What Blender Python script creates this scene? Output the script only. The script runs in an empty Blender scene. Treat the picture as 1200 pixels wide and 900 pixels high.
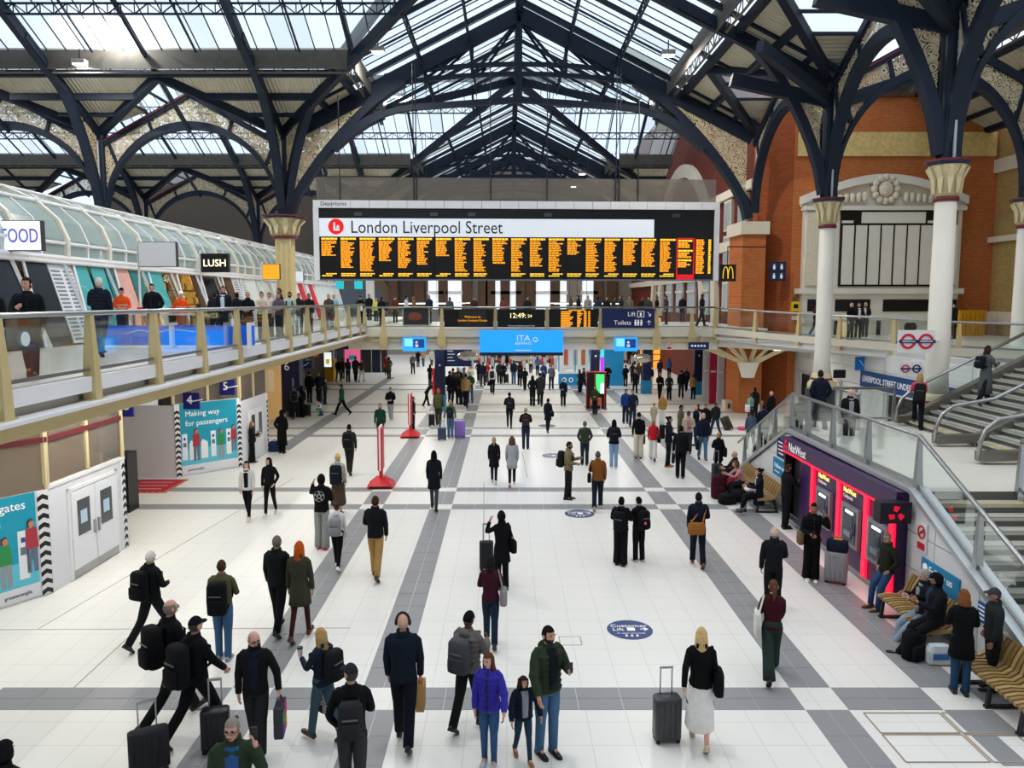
import bpy, bmesh, math, random
from math import sin, cos, pi, radians, atan2, sqrt, hypot
from mathutils import Vector, Matrix, Euler
random.seed(7)
SC = bpy.context.scene
COL = SC.collection

# ---------------------------------------------------------------- camera
H = 6.2                                   # lens height above the concourse floor (metres)
PITCH = math.atan((439 - 352) / 900.0)
cam = bpy.data.cameras.new('camera')
cam.sensor_width = 36.0; cam.lens = 27.0
cam.shift_x = 6 / 1200.0; cam.shift_y = -11 / 1200.0
cam.clip_start = .1; cam.clip_end = 400
camo = bpy.data.objects.new('camera', cam); COL.objects.link(camo)
camo.location = (0, 0, H); camo.rotation_euler = (pi / 2 - PITCH, 0, 0)
SC.camera = camo

# ---------------------------------------------------------------- sky, exposure
w = bpy.data.worlds.new('overcast_sky'); SC.world = w; w.use_nodes = True
nt = w.node_tree; nt.nodes.clear()
_o = nt.nodes.new('ShaderNodeOutputWorld'); _b = nt.nodes.new('ShaderNodeBackground')
_t = nt.nodes.new('ShaderNodeTexCoord'); _s = nt.nodes.new('ShaderNodeSeparateXYZ')
_r = nt.nodes.new('ShaderNodeValToRGB')
nt.links.new(_t.outputs['Generated'], _s.inputs[0]); nt.links.new(_s.outputs['Z'], _r.inputs[0])
nt.links.new(_r.outputs['Color'], _b.inputs['Color']); nt.links.new(_b.outputs[0], _o.inputs[0])
_e = _r.color_ramp.elements
_e[0].position = 0.0; _e[0].color = (.62, .715, .86, 1)          # overcast: brighter towards the zenith
_e[1].position = 1.0; _e[1].color = (.95, 1.02, 1.13, 1)
_b.inputs['Strength'].default_value = 1.42
SC.view_settings.view_transform = 'Standard'; SC.view_settings.look = 'None'
SC.view_settings.gamma = 1.0; SC.view_settings.use_curve_mapping = False
SC.view_settings.exposure = 0.0
try:
    SC.cycles.use_denoising = True
    SC.cycles.max_bounces = 8; SC.cycles.transparent_max_bounces = 16
    SC.cycles.diffuse_bounces = 3; SC.cycles.glossy_bounces = 2; SC.cycles.transmission_bounces = 4
    SC.cycles.caustics_reflective = False; SC.cycles.caustics_refractive = False
    SC.cycles.sample_clamp_indirect = 4.0
except Exception:
    pass

# ---------------------------------------------------------------- helpers
def ray(u, v):
    a = (u - 594) / 900.0; b = -(v - 439) / 900.0
    return a, cos(PITCH) + b * sin(PITCH), -sin(PITCH) + b * cos(PITCH)
def at(u, v, z=0.0):                       # the point of height z that the photograph shows at (u, v)
    x, y, q = ray(u, v); t = (z - H) / q
    return Vector((x * t, y * t, z))
def aty(u, v, Y):
    x, y, q = ray(u, v); t = Y / y
    return Vector((x * t, Y, H + q * t))

def lin(c):
    return c / 12.92 if c <= .04045 else ((c + .055) / 1.055) ** 2.4
def S(h):
    h = h.lstrip('#')
    return tuple(lin(int(h[i:i + 2], 16) / 255.0) for i in (0, 2, 4))

MATS = {}
def M(key, col=None, rough=.6, metal=0.0, var=0.0, vs=6.0, bump=0.0, bs=40.0, emit=0.0, spec=.4):
    if key in MATS: return MATS[key]
    m = bpy.data.materials.new(key); MATS[key] = m; m.use_nodes = True
    n = m.node_tree.nodes; l = m.node_tree.links; p = n['Principled BSDF']
    if isinstance(col, str): col = S(col)
    p.inputs['Base Color'].default_value = (*col, 1); p.inputs['Roughness'].default_value = rough
    p.inputs['Metallic'].default_value = metal; p.inputs['Specular IOR Level'].default_value = spec
    if emit:
        p.inputs['Emission Color'].default_value = (*col, 1); p.inputs['Emission Strength'].default_value = emit
    if var or bump:
        tc = n.new('ShaderNodeTexCoord')
    if var:
        nz = n.new('ShaderNodeTexNoise'); nz.inputs['Scale'].default_value = vs; nz.inputs['Detail'].default_value = 4
        l.new(tc.outputs['Object'], nz.inputs['Vector'])
        mx = n.new('ShaderNodeMix'); mx.data_type = 'RGBA'
        mx.inputs[6].default_value = (*[max(0, c * (1 - var)) for c in col], 1)
        mx.inputs[7].default_value = (*[min(1, c * (1 + var)) for c in col], 1)
        l.new(nz.outputs['Fac'], mx.inputs[0]); l.new(mx.outputs[2], p.inputs['Base Color'])
    if bump:
        nb = n.new('ShaderNodeTexNoise'); nb.inputs['Scale'].default_value = bs
        l.new(tc.outputs['Object'], nb.inputs['Vector'])
        bp = n.new('ShaderNodeBump'); bp.inputs['Strength'].default_value = bump; bp.inputs['Distance'].default_value = .02
        l.new(nb.outputs['Fac'], bp.inputs['Height']); l.new(bp.outputs['Normal'], p.inputs['Normal'])
    return m

def glass(key, tint, clear=.86, rough=.05):
    if key in MATS: return MATS[key]
    m = bpy.data.materials.new(key); MATS[key] = m; m.use_nodes = True
    n = m.node_tree.nodes; l = m.node_tree.links; n.clear()
    o = n.new('ShaderNodeOutputMaterial'); mx = n.new('ShaderNodeMixShader')
    t = n.new('ShaderNodeBsdfTransparent'); t.inputs[0].default_value = (*tint, 1)
    g = n.new('ShaderNodeBsdfGlossy'); g.inputs['Roughness'].default_value = rough; g.inputs[0].default_value = (.9, .95, .95, 1)
    lw = n.new('ShaderNodeLayerWeight'); lw.inputs[0].default_value = .25
    ma = n.new('ShaderNodeMath'); ma.operation = 'MULTIPLY_ADD'; ma.inputs[1].default_value = .3; ma.inputs[2].default_value = 1 - clear
    l.new(lw.outputs['Fresnel'], ma.inputs[0]); l.new(ma.outputs[0], mx.inputs[0])
    l.new(t.outputs[0], mx.inputs[1]); l.new(g.outputs[0], mx.inputs[2]); l.new(mx.outputs[0], o.inputs[0])
    return m

def hazy(key, col, alpha):                  # dusty translucent sheet
    if key in MATS: return MATS[key]
    m = bpy.data.materials.new(key); MATS[key] = m; m.use_nodes = True
    n = m.node_tree.nodes; l = m.node_tree.links; n.clear()
    o = n.new('ShaderNodeOutputMaterial'); mx = n.new('ShaderNodeMixShader'); mx.inputs[0].default_value = alpha
    t = n.new('ShaderNodeBsdfTransparent')
    d = n.new('ShaderNodeBsdfPrincipled'); d.inputs['Base Color'].default_value = (*S(col), 1); d.inputs['Roughness'].default_value = .15
    l.new(t.outputs[0], mx.inputs[1]); l.new(d.outputs[0], mx.inputs[2]); l.new(mx.outputs[0], o.inputs[0])
    return m

def brick(key, c1, c2, mortar, axis, scale=1.0, rough=.8):
    m = bpy.data.materials.new(key); MATS[key] = m; m.use_nodes = True
    n = m.node_tree.nodes; l = m.node_tree.links; p = n['Principled BSDF']; p.inputs['Roughness'].default_value = rough
    p.inputs['Specular IOR Level'].default_value = .2
    tc = n.new('ShaderNodeTexCoord'); sp = n.new('ShaderNodeSeparateXYZ'); cb = n.new('ShaderNodeCombineXYZ')
    l.new(tc.outputs['Object'], sp.inputs[0]); l.new(sp.outputs[axis], cb.inputs[0]); l.new(sp.outputs['Z'], cb.inputs[1])
    b = n.new('ShaderNodeTexBrick'); b.inputs['Scale'].default_value = scale
    b.inputs['Brick Width'].default_value = .225; b.inputs['Row Height'].default_value = .075; b.inputs['Mortar Size'].default_value = .008
    b.inputs['Color1'].default_value = (*S(c1), 1); b.inputs['Color2'].default_value = (*S(c2), 1); b.inputs['Mortar'].default_value = (*S(mortar), 1)
    l.new(cb.outputs[0], b.inputs['Vector'])
    nz = n.new('ShaderNodeTexNoise'); nz.inputs['Scale'].default_value = .6; nz.inputs['Detail'].default_value = 6
    l.new(tc.outputs['Object'], nz.inputs['Vector'])
    mx = n.new('ShaderNodeMix'); mx.data_type = 'RGBA'; mx.blend_type = 'MULTIPLY'; mx.inputs[0].default_value = .35
    l.new(b.outputs['Color'], mx.inputs[6]); l.new(nz.outputs['Color'], mx.inputs[7]); l.new(mx.outputs[2], p.inputs['Base Color'])
    bp = n.new('ShaderNodeBump'); bp.inputs['Strength'].default_value = .4; bp.inputs['Distance'].default_value = .01; bp.invert = True
    l.new(b.outputs['Fac'], bp.inputs['Height']); l.new(bp.outputs['Normal'], p.inputs['Normal'])
    return m

def lace(key, col):                          # cast-iron filigree: scrolls with open holes
    m = bpy.data.materials.new(key); MATS[key] = m; m.use_nodes = True
    n = m.node_tree.nodes; l = m.node_tree.links; n.clear()
    o = n.new('ShaderNodeOutputMaterial'); mx = n.new('ShaderNodeMixShader'); t = n.new('ShaderNodeBsdfTransparent')
    d = n.new('ShaderNodeBsdfPrincipled'); d.inputs['Base Color'].default_value = (*S(col), 1); d.inputs['Roughness'].default_value = .6
    tc = n.new('ShaderNodeTexCoord')
    v = n.new('ShaderNodeTexVoronoi'); v.inputs['Scale'].default_value = 3.0
    l.new(tc.outputs['Object'], v.inputs['Vector'])
    w1 = n.new('ShaderNodeMath'); w1.operation = 'MULTIPLY'; w1.inputs[1].default_value = 26
    l.new(v.outputs['Distance'], w1.inputs[0])
    w2 = n.new('ShaderNodeMath'); w2.operation = 'SINE'; l.new(w1.outputs[0], w2.inputs[0])
    nz = n.new('ShaderNodeTexNoise'); nz.inputs['Scale'].default_value = 9; l.new(tc.outputs['Object'], nz.inputs['Vector'])
    ad = n.new('ShaderNodeMath'); ad.operation = 'MULTIPLY_ADD'; ad.inputs[1].default_value = 3.0
    l.new(nz.outputs['Fac'], ad.inputs[0]); l.new(w2.outputs[0], ad.inputs[2])
    gt = n.new('ShaderNodeMath'); gt.operation = 'GREATER_THAN'; gt.inputs[1].default_value = 1.4
    l.new(ad.outputs[0], gt.inputs[0]); l.new(gt.outputs[0], mx.inputs[0])
    l.new(t.outputs[0], mx.inputs[1]); l.new(d.outputs[0], mx.inputs[2]); l.new(mx.outputs[0], o.inputs[0])
    return m

def corrugated(key, col):
    m = M(key, col, .7, var=.12, vs=.7)
    return m

class MB:
    """collects simple shapes into one mesh"""
    def __init__(s): s.v = []; s.f = []; s.mi = []; s.cur = 0
    def mat(s, i): s.cur = i; return s
    def add(s, vs, fs):
        b = len(s.v); s.v.extend([tuple(q) for q in vs])
        for f in fs: s.f.append([b + i for i in f]); s.mi.append(s.cur)
        return s
    def box(s, x0, x1, y0, y1, z0, z1):
        return s.add([(x0, y0, z0), (x1, y0, z0), (x1, y1, z0), (x0, y1, z0), (x0, y0, z1), (x1, y0, z1), (x1, y1, z1), (x0, y1, z1)],
                     [(3, 2, 1, 0), (4, 5, 6, 7), (0, 1, 5, 4), (1, 2, 6, 5), (2, 3, 7, 6), (3, 0, 4, 7)])
    def cbox(s, c, d):
        return s.box(c[0] - d[0] / 2, c[0] + d[0] / 2, c[1] - d[1] / 2, c[1] + d[1] / 2, c[2] - d[2] / 2, c[2] + d[2] / 2)
    def bar(s, p, q, w, h, up=(0, 0, 1)):
        p = Vector(p); q = Vector(q); d = (q - p)
        if d.length < 1e-6: return s
        d.normalize(); up = Vector(up)
        if abs(d.dot(up)) > .98: up = Vector((0, 1, 0))
        r = d.cross(up).normalized(); u = r.cross(d)
        r = r * w / 2; u = u * h / 2
        return s.add([p - r - u, p + r - u, p + r + u, p - r + u, q - r - u, q + r - u, q + r + u, q - r + u],
                     [(0, 1, 2, 3), (7, 6, 5, 4), (4, 5, 1, 0), (5, 6, 2, 1), (6, 7, 3, 2), (7, 4, 0, 3)])
    def path(s, pts, w, h, up=(0, 0, 1)):    # rectangular section swept along a polyline
        pts = [Vector(p) for p in pts]; up0 = Vector(up); rings = []
        for i, p in enumerate(pts):
            d = (pts[min(i + 1, len(pts) - 1)] - pts[max(i - 1, 0)]).normalized()
            r = d.cross(up0)
            if r.length < 1e-3: r = Vector((1, 0, 0))
            r.normalize(); u = r.cross(d)
            rings.append([p - r * w / 2 - u * h / 2, p + r * w / 2 - u * h / 2, p + r * w / 2 + u * h / 2, p - r * w / 2 + u * h / 2])
        return s.loft(rings)
    def loft(s, rings, cap=True):
        n = len(rings[0]); vs = [q for r in rings for q in r]; fs = []
        for k in range(len(rings) - 1):
            for i in range(n):
                j = (i + 1) % n
                fs.append((k * n + i, k * n + j, (k + 1) * n + j, (k + 1) * n + i))
        if cap:
            fs.append(tuple(range(n - 1, -1, -1))); b = (len(rings) - 1) * n
            fs.append(tuple(b + i for i in range(n)))
        return s.add(vs, fs)
    def tube(s, pts, r, n=8, cap=True, flat=1.0):
        pts = [Vector(p) for p in pts]
        rr = r if isinstance(r, (list, tuple)) else [r] * len(pts)
        rings = []; prev = None
        for i, p in enumerate(pts):
            d = (pts[min(i + 1, len(pts) - 1)] - pts[max(i - 1, 0)])
            if d.length < 1e-9: d = Vector((0, 0, 1))
            d.normalize()
            a = prev if prev is not None else (Vector((1, 0, 0)) if abs(d.x) < .9 else Vector((0, 1, 0)))
            a = (a - d * a.dot(d)); a.normalize(); prev = a; b = d.cross(a)
            rings.append([p + a * (cos(2 * pi * k / n) * rr[i]) + b * (sin(2 * pi * k / n) * rr[i] * flat) for k in range(n)])
        return s.loft(rings, cap)
    def lathe(s, prof, n=16, c=(0, 0)):
        rings = [[(c[0] + r * cos(2 * pi * k / n), c[1] + r * sin(2 * pi * k / n), z) for k in range(n)] for r, z in prof]
        return s.loft(rings)
    def prism(s, poly, t):                   # 3D polygon extruded by vector t
        t = Vector(t); a = [Vector(p) for p in poly]; n = len(a)
        vs = a + [p + t for p in a]
        fs = [tuple(range(n - 1, -1, -1)), tuple(range(n, 2 * n))] + [(i, (i + 1) % n, n + (i + 1) % n, n + i) for i in range(n)]
        return s.add(vs, fs)
    def strip(s, A, B, t):                   # band between two polylines, thickness t
        t = Vector(t)
        for i in range(len(A) - 1):
            s.prism([A[i], A[i + 1], B[i + 1], B[i]], t)
        return s
    def sphere(s, c, r, n=10, m=6):
        if not isinstance(r, (list, tuple)): r = (r, r, r)
        rings = []
        for k in range(m + 1):
            th = pi * (k / m); q = max(sin(th), .02)
            rings.append([(c[0] + r[0] * q * cos(2 * pi * i / n), c[1] + r[1] * q * sin(2 * pi * i / n), c[2] - r[2] * cos(th)) for i in range(n)])
        return s.loft(rings)
    def mesh(s, name, mats, smooth=False):
        me = bpy.data.meshes.new(name); me.from_pydata(s.v, [], s.f)
        if not isinstance(mats, (list, tuple)): mats = [mats]
        for q in mats: me.materials.append(q)
        if len(mats) > 1: me.polygons.foreach_set('material_index', s.mi)
        if smooth: me.polygons.foreach_set('use_smooth', [True] * len(me.polygons))
        me.update(); return me
    def build(s, name, mats, parent=None, smooth=False, loc=None, rz=0.0, **k):
        o = bpy.data.objects.new(name, s.mesh(name, mats, smooth)); COL.objects.link(o)
        if loc is not None: o.location = loc
        if rz: o.rotation_euler.z = rz
        if parent is not None: o.parent = parent
        return tag(o, **k)

def tag(o, label=None, cat=None, group=None, kind=None):
    if label: o['label'] = label
    if cat: o['category'] = cat
    if group: o['group'] = group
    if kind: o['kind'] = kind
    return o
def thing(name, label=None, cat=None, loc=(0, 0, 0), rz=0.0, group=None, kind=None):
    o = bpy.data.objects.new(name, None); COL.objects.link(o); o.empty_display_size = .2
    o.location = loc; o.rotation_euler.z = rz
    return tag(o, label, cat, group, kind)
def inst(name, me, parent, loc=(0, 0, 0), rz=0.0):
    o = bpy.data.objects.new(name, me); COL.objects.link(o); o.parent = parent; o.location = loc; o.rotation_euler.z = rz
    return o
def dup(root, loc, rz=None, label=None):
    r = root.copy(); COL.objects.link(r); r.location = loc
    if rz is not None: r.rotation_euler.z = rz
    if label: r['label'] = label
    for ch in list(root.children):
        c = ch.copy(); COL.objects.link(c); c.parent = r
        for g in list(ch.children):
            d = g.copy(); COL.objects.link(d); d.parent = c
    return r
def text(body, size, loc, xdir, mat, parent=None, name='lettering', align='LEFT', depth=.004, tilt=0.0, sx=1.0, flat=False, space=1.0):
    cu = bpy.data.curves.new(name, 'FONT'); cu.body = body; cu.size = size; cu.extrude = depth; cu.align_x = align; cu.align_y = 'CENTER'
    cu.space_character = space; cu.resolution_u = 3
    cu.materials.append(mat)
    o = bpy.data.objects.new(name, cu); COL.objects.link(o); o.location = loc
    o.rotation_euler = (0 if flat else pi / 2 + tilt, 0, atan2(xdir[1], xdir[0])); o.scale = (sx, 1, 1)
    if parent is not None: o.parent = parent
    return o

NAVY = M('navy_iron', '#1a2433', .6, .0, var=.25, vs=1.5, spec=.25)
NAVYD = M('dark_iron', '#141b26', .5, var=.2, vs=2)
CREAM = M('cream_paint', '#d9c9a0', .5, var=.06, vs=2)
CREAMW = M('white_cream_paint', '#e6e1d4', .5, var=.05, vs=2)
WHITE = M('white_paint', '#e9e9ea', .5, var=.03, vs=2)
BEIGE = M('beige_paint', '#c8b583', .5, var=.08, vs=2)
STEEL = M('brushed_steel', '#a9abaa', .3, .9, var=.08, vs=20)
BLACK = M('black_paint', '#0b0c0e', .4)
STONE = M('stone_trim', '#d8cdb8', .7, var=.1, vs=3)
RED = M('red_plastic', '#d3121c', .4)
BLUE = M('sign_blue', '#12245c', .5)
TEAL = M('poster_teal', '#1597b4', .6)
WTXT = M('white_lettering', '#f4f4f4', .6, emit=.15)
RGLASS = glass('rail_glass', (.93, .97, .96), .96)
SGLASS = glass('shop_glass', (.78, .88, .88), .84)
# ================================================================ FLOOR
def floor_mat(key, col, rough, speck, joint=None):
    m = bpy.data.materials.new(key); MATS[key] = m; m.use_nodes = True
    n = m.node_tree.nodes; l = m.node_tree.links; p = n['Principled BSDF']; p.inputs['Roughness'].default_value = rough
    g = n.new('ShaderNodeNewGeometry')
    nz = n.new('ShaderNodeTexNoise'); nz.inputs['Scale'].default_value = 45; nz.inputs['Detail'].default_value = 2
    l.new(g.outputs['Position'], nz.inputs['Vector'])
    n2 = n.new('ShaderNodeTexNoise'); n2.inputs['Scale'].default_value = .35; n2.inputs['Detail'].default_value = 5
    l.new(g.outputs['Position'], n2.inputs['Vector'])
    ad = n.new('ShaderNodeMath'); ad.operation = 'MULTIPLY_ADD'; ad.inputs[1].default_value = .5
    l.new(nz.outputs['Fac'], ad.inputs[0])
    hf = n.new('ShaderNodeMath'); hf.operation = 'MULTIPLY'; hf.inputs[1].default_value = .5
    l.new(n2.outputs['Fac'], hf.inputs[0]); l.new(hf.outputs[0], ad.inputs[2])
    c = S(col); mx = n.new('ShaderNodeMix'); mx.data_type = 'RGBA'
    mx.inputs[6].default_value = (*[q * (1 - speck) for q in c], 1); mx.inputs[7].default_value = (*[min(.95, q * (1 + speck)) for q in c], 1)
    l.new(ad.outputs[0], mx.inputs[0]); out = mx.outputs[2]
    if joint:
        b = n.new('ShaderNodeTexBrick'); b.offset = 0; b.inputs['Scale'].default_value = 1
        b.inputs['Brick Width'].default_value = joint[0]; b.inputs['Row Height'].default_value = joint[1]; b.inputs['Mortar Size'].default_value = .006
        b.inputs['Color1'].default_value = b.inputs['Color2'].default_value = (1, 1, 1, 1); b.inputs['Mortar'].default_value = (.8, .8, .79, 1)
        l.new(g.outputs['Position'], b.inputs['Vector'])
        m2 = n.new('ShaderNodeMix'); m2.data_type = 'RGBA'; m2.blend_type = 'MULTIPLY'; m2.inputs[0].default_value = 1
        l.new(out, m2.inputs[6]); l.new(b.outputs['Color'], m2.inputs[7]); out = m2.outputs[2]
    l.new(out, p.inputs['Base Color']); p.inputs['Specular IOR Level'].default_value = .35
    return m
TERR = floor_mat('white_terrazzo', '#e6e4de', .3, .07, (.6, .6))
GREYT = floor_mat('grey_granite', '#8d8e90', .38, .16)
floor = MB().box(-45, 34, 2, 100, -.25, 0).build('floor', TERR, kind='structure', label='pale speckled terrazzo floor of the station concourse')
LB = [(-4.41, -3.75), (-2.31, -1.66), (4.54, 5.2), (6.64, 7.38)]
CB = [(11.13, 11.81), (22.4, 22.97), (24.54, 25.06), (34.65, 35.16), (36.82, 37.2), (42.2, 42.6), (45.4, 45.8), (53.0, 53.6), (56.2, 56.8)]
tiles = []
for x0, x1 in LB:
    wx = (x1 - x0) / 2
    y = 7.6
    stops = [c for c in CB] + [(70, 70)]
    for c0, c1 in stops:
        n = max(1, round((c0 - y) / .655)); d = (c0 - y) / n
        for k in range(n):
            for s in (0, 1): tiles.append((x0 + s * wx, x0 + (s + 1) * wx, y + k * d, y + (k + 1) * d))
        y = c1
for c0, c1 in CB:
    xs = -14.0
    h2 = (c1 - c0) / 2
    for x0, x1 in LB + [(8.05 if c0 < 27 else 15.0, 99)]:
        n = max(1, round((x0 - xs) / .72)); d = (x0 - xs) / n
        for k in range(n):
            for s in (0, 1): tiles.append((xs + k * d, xs + (k + 1) * d, c0 + s * h2, c0 + (s + 1) * h2))
        xs = x1
def tile_seen(t):
    return abs((t[0] + t[1]) / 2) < (t[2] + .3) * .70
tiles = [t for t in tiles if tile_seen(t)]
tiles.sort(key=lambda t: hypot((t[0] + t[1]) / 2, t[2]))
shared = {}
rest = MB(); g = .005
for i, t in enumerate(tiles):
    if i < 300:
        k = (round(t[1] - t[0], 2), round(t[3] - t[2], 2))
        if k not in shared:
            shared[k] = MB().box(-k[0] / 2 + g, k[0] / 2 - g, -k[1] / 2 + g, k[1] / 2 - g, 0, .006).mesh('floor_tile', GREYT)
        inst('floor_tile', shared[k], floor, ((t[0] + t[1]) / 2, (t[2] + t[3]) / 2, .0))
    else:
        rest.box(t[0] + g, t[1] - g, t[2] + g, t[3] - g, 0, .006)
rest.build('far_floor_tile', GREYT, floor, kind='stuff')
MB().box(-9.7, -9.05, 31.5, 62, 0, .005).build('floor_band', GREYT, floor)
# long expansion joints in the terrazzo
jt = M('floor_joint', '#8b8a86', .7)
for a, b in (((0, 738), (410, 736)), ((80, 812), (160, 738)), ((45, 737), (345, 560)), ((567, 565), (567, 690)), ((612, 530), (618, 560))):
    p, q = at(*a), at(*b)
    MB().bar((p.x, p.y, .001), (q.x, q.y, .001), .018, .004).build('floor_joint', jt, floor)
# access covers, bottom right
br = M('hatch_frame', '#a89684', .6)
for x0, x1, y0, y1 in ((5.38, 6.52, 10.5, 11.04), (6.56, 7.3, 10.5, 11.04), (5.38, 6.52, 9.8, 10.46), (6.56, 7.3, 9.8, 10.46)):
    hm = MB()
    for a, b in (((x0, y0), (x1, y0)), ((x0, y1), (x1, y1)), ((x0, y0), (x0, y1)), ((x1, y0), (x1, y1))): hm.bar((*a, .008), (*b, .008), .02, .006)
    hm.build('hatch_frame', br, floor)
hm = MB()
p, q = at(655, 746), at(682, 756)
for a, b in (((p.x, p.y), (q.x, p.y)), ((p.x, q.y), (q.x, q.y)), ((p.x, p.y), (p.x, q.y)), ((q.x, p.y), (q.x, q.y))): hm.bar((*a, .001), (*b, .001), .02, .004)
hm.build('hatch_frame', br, floor)

# ================================================================ ROOF
XL, XR = -12.1, 13.4; XC = (XL + XR) / 2; HS = (XR - XL) / 2
Y0, Y1, Y2 = 16.4, 42.4, 68.4
ZE = 15.3; SL = .5
def zn(x): return ZE + SL * (HS - abs(x - XC))
def zt(y, c): return ZE + SL * (13.0 - abs(y - c))
C1, C2 = (Y0 + Y1) / 2, (Y1 + Y2) / 2
def clip(poly, a, b, c):                     # keep a*x+b*y+c >= 0
    out = []
    for i in range(len(poly)):
        p, q = poly[i], poly[(i + 1) % len(poly)]
        dp, dq = a * p[0] + b * p[1] + c, a * q[0] + b * q[1] + c
        if dp >= 0: out.append(p)
        if dp * dq < 0:
            t = dp / (dp - dq); out.append((p[0] + (q[0] - p[0]) * t, p[1] + (q[1] - p[1]) * t))
    return out
CORR = bpy.data.materials.new('corrugated_ceiling'); CORR.use_nodes = True
def _corr(m):
    n = m.node_tree.nodes; l = m.node_tree.links; p = n['Principled BSDF']
    p.inputs['Base Color'].default_value = (*S('#cfc8b0'), 1); p.inputs['Roughness'].default_value = .7
    tc = n.new('ShaderNodeTexCoord'); mp = n.new('ShaderNodeMapping')
    wv = n.new('ShaderNodeTexWave'); wv.inputs['Scale'].default_value = 1.6
    l.new(tc.outputs['UV'], wv.inputs['Vector'])
    b = n.new('ShaderNodeBump'); b.inputs['Strength'].default_value = 1.0; b.inputs['Distance'].default_value = .06
    l.new(wv.outputs['Fac'], b.inputs['Height']); l.new(b.outputs['Normal'], p.inputs['Normal'])
    nz = n.new('ShaderNodeTexNoise'); nz.inputs['Scale'].default_value = .4; nz.inputs['Detail'].default_value = 5
    l.new(tc.outputs['Object'], nz.inputs['Vector'])
    cr = n.new('ShaderNodeValToRGB'); cr.color_ramp.elements[0].position = .3; cr.color_ramp.elements[1].position = .7
    cr.color_ramp.elements[0].color = (*S('#b3ab90'), 1); cr.color_ramp.elements[1].color = (*S('#d6cfb8'), 1)
    l.new(nz.outputs['Fac'], cr.inputs[0]); l.new(cr.outputs['Color'], p.inputs['Base Color'])
_corr(CORR)
def roofglass(key, col, a):
    m = bpy.data.materials.new(key); MATS[key] = m; m.use_nodes = True
    n = m.node_tree.nodes; l = m.node_tree.links; n.clear()
    o = n.new('ShaderNodeOutputMaterial'); mx = n.new('ShaderNodeMixShader'); mx.inputs[0].default_value = a
    t = n.new('ShaderNodeBsdfTransparent'); t.inputs[0].default_value = (.94, .97, .98, 1)
    d = n.new('ShaderNodeBsdfTranslucent'); d.inputs[0].default_value = (*S(col), 1)
    l.new(t.outputs[0], mx.inputs[1]); l.new(d.outputs[0], mx.inputs[2]); l.new(mx.outputs[0], o.inputs[0])
    return m
RG = [roofglass('roof_glass', '#eef2f2', .12), roofglass('roof_glass_dusty', '#d5dad6', .3), roofglass('roof_glass_stained', '#a8aa9c', .55)]
def add_uv(me, u):
    lay = me.uv_layers.new(name='UVMap')
    for lp in me.loops:
        co = me.vertices[lp.vertex_index].co; lay.data[lp.index].uv = ((co.x * u[0] + co.y * u[1]), 0)

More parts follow.
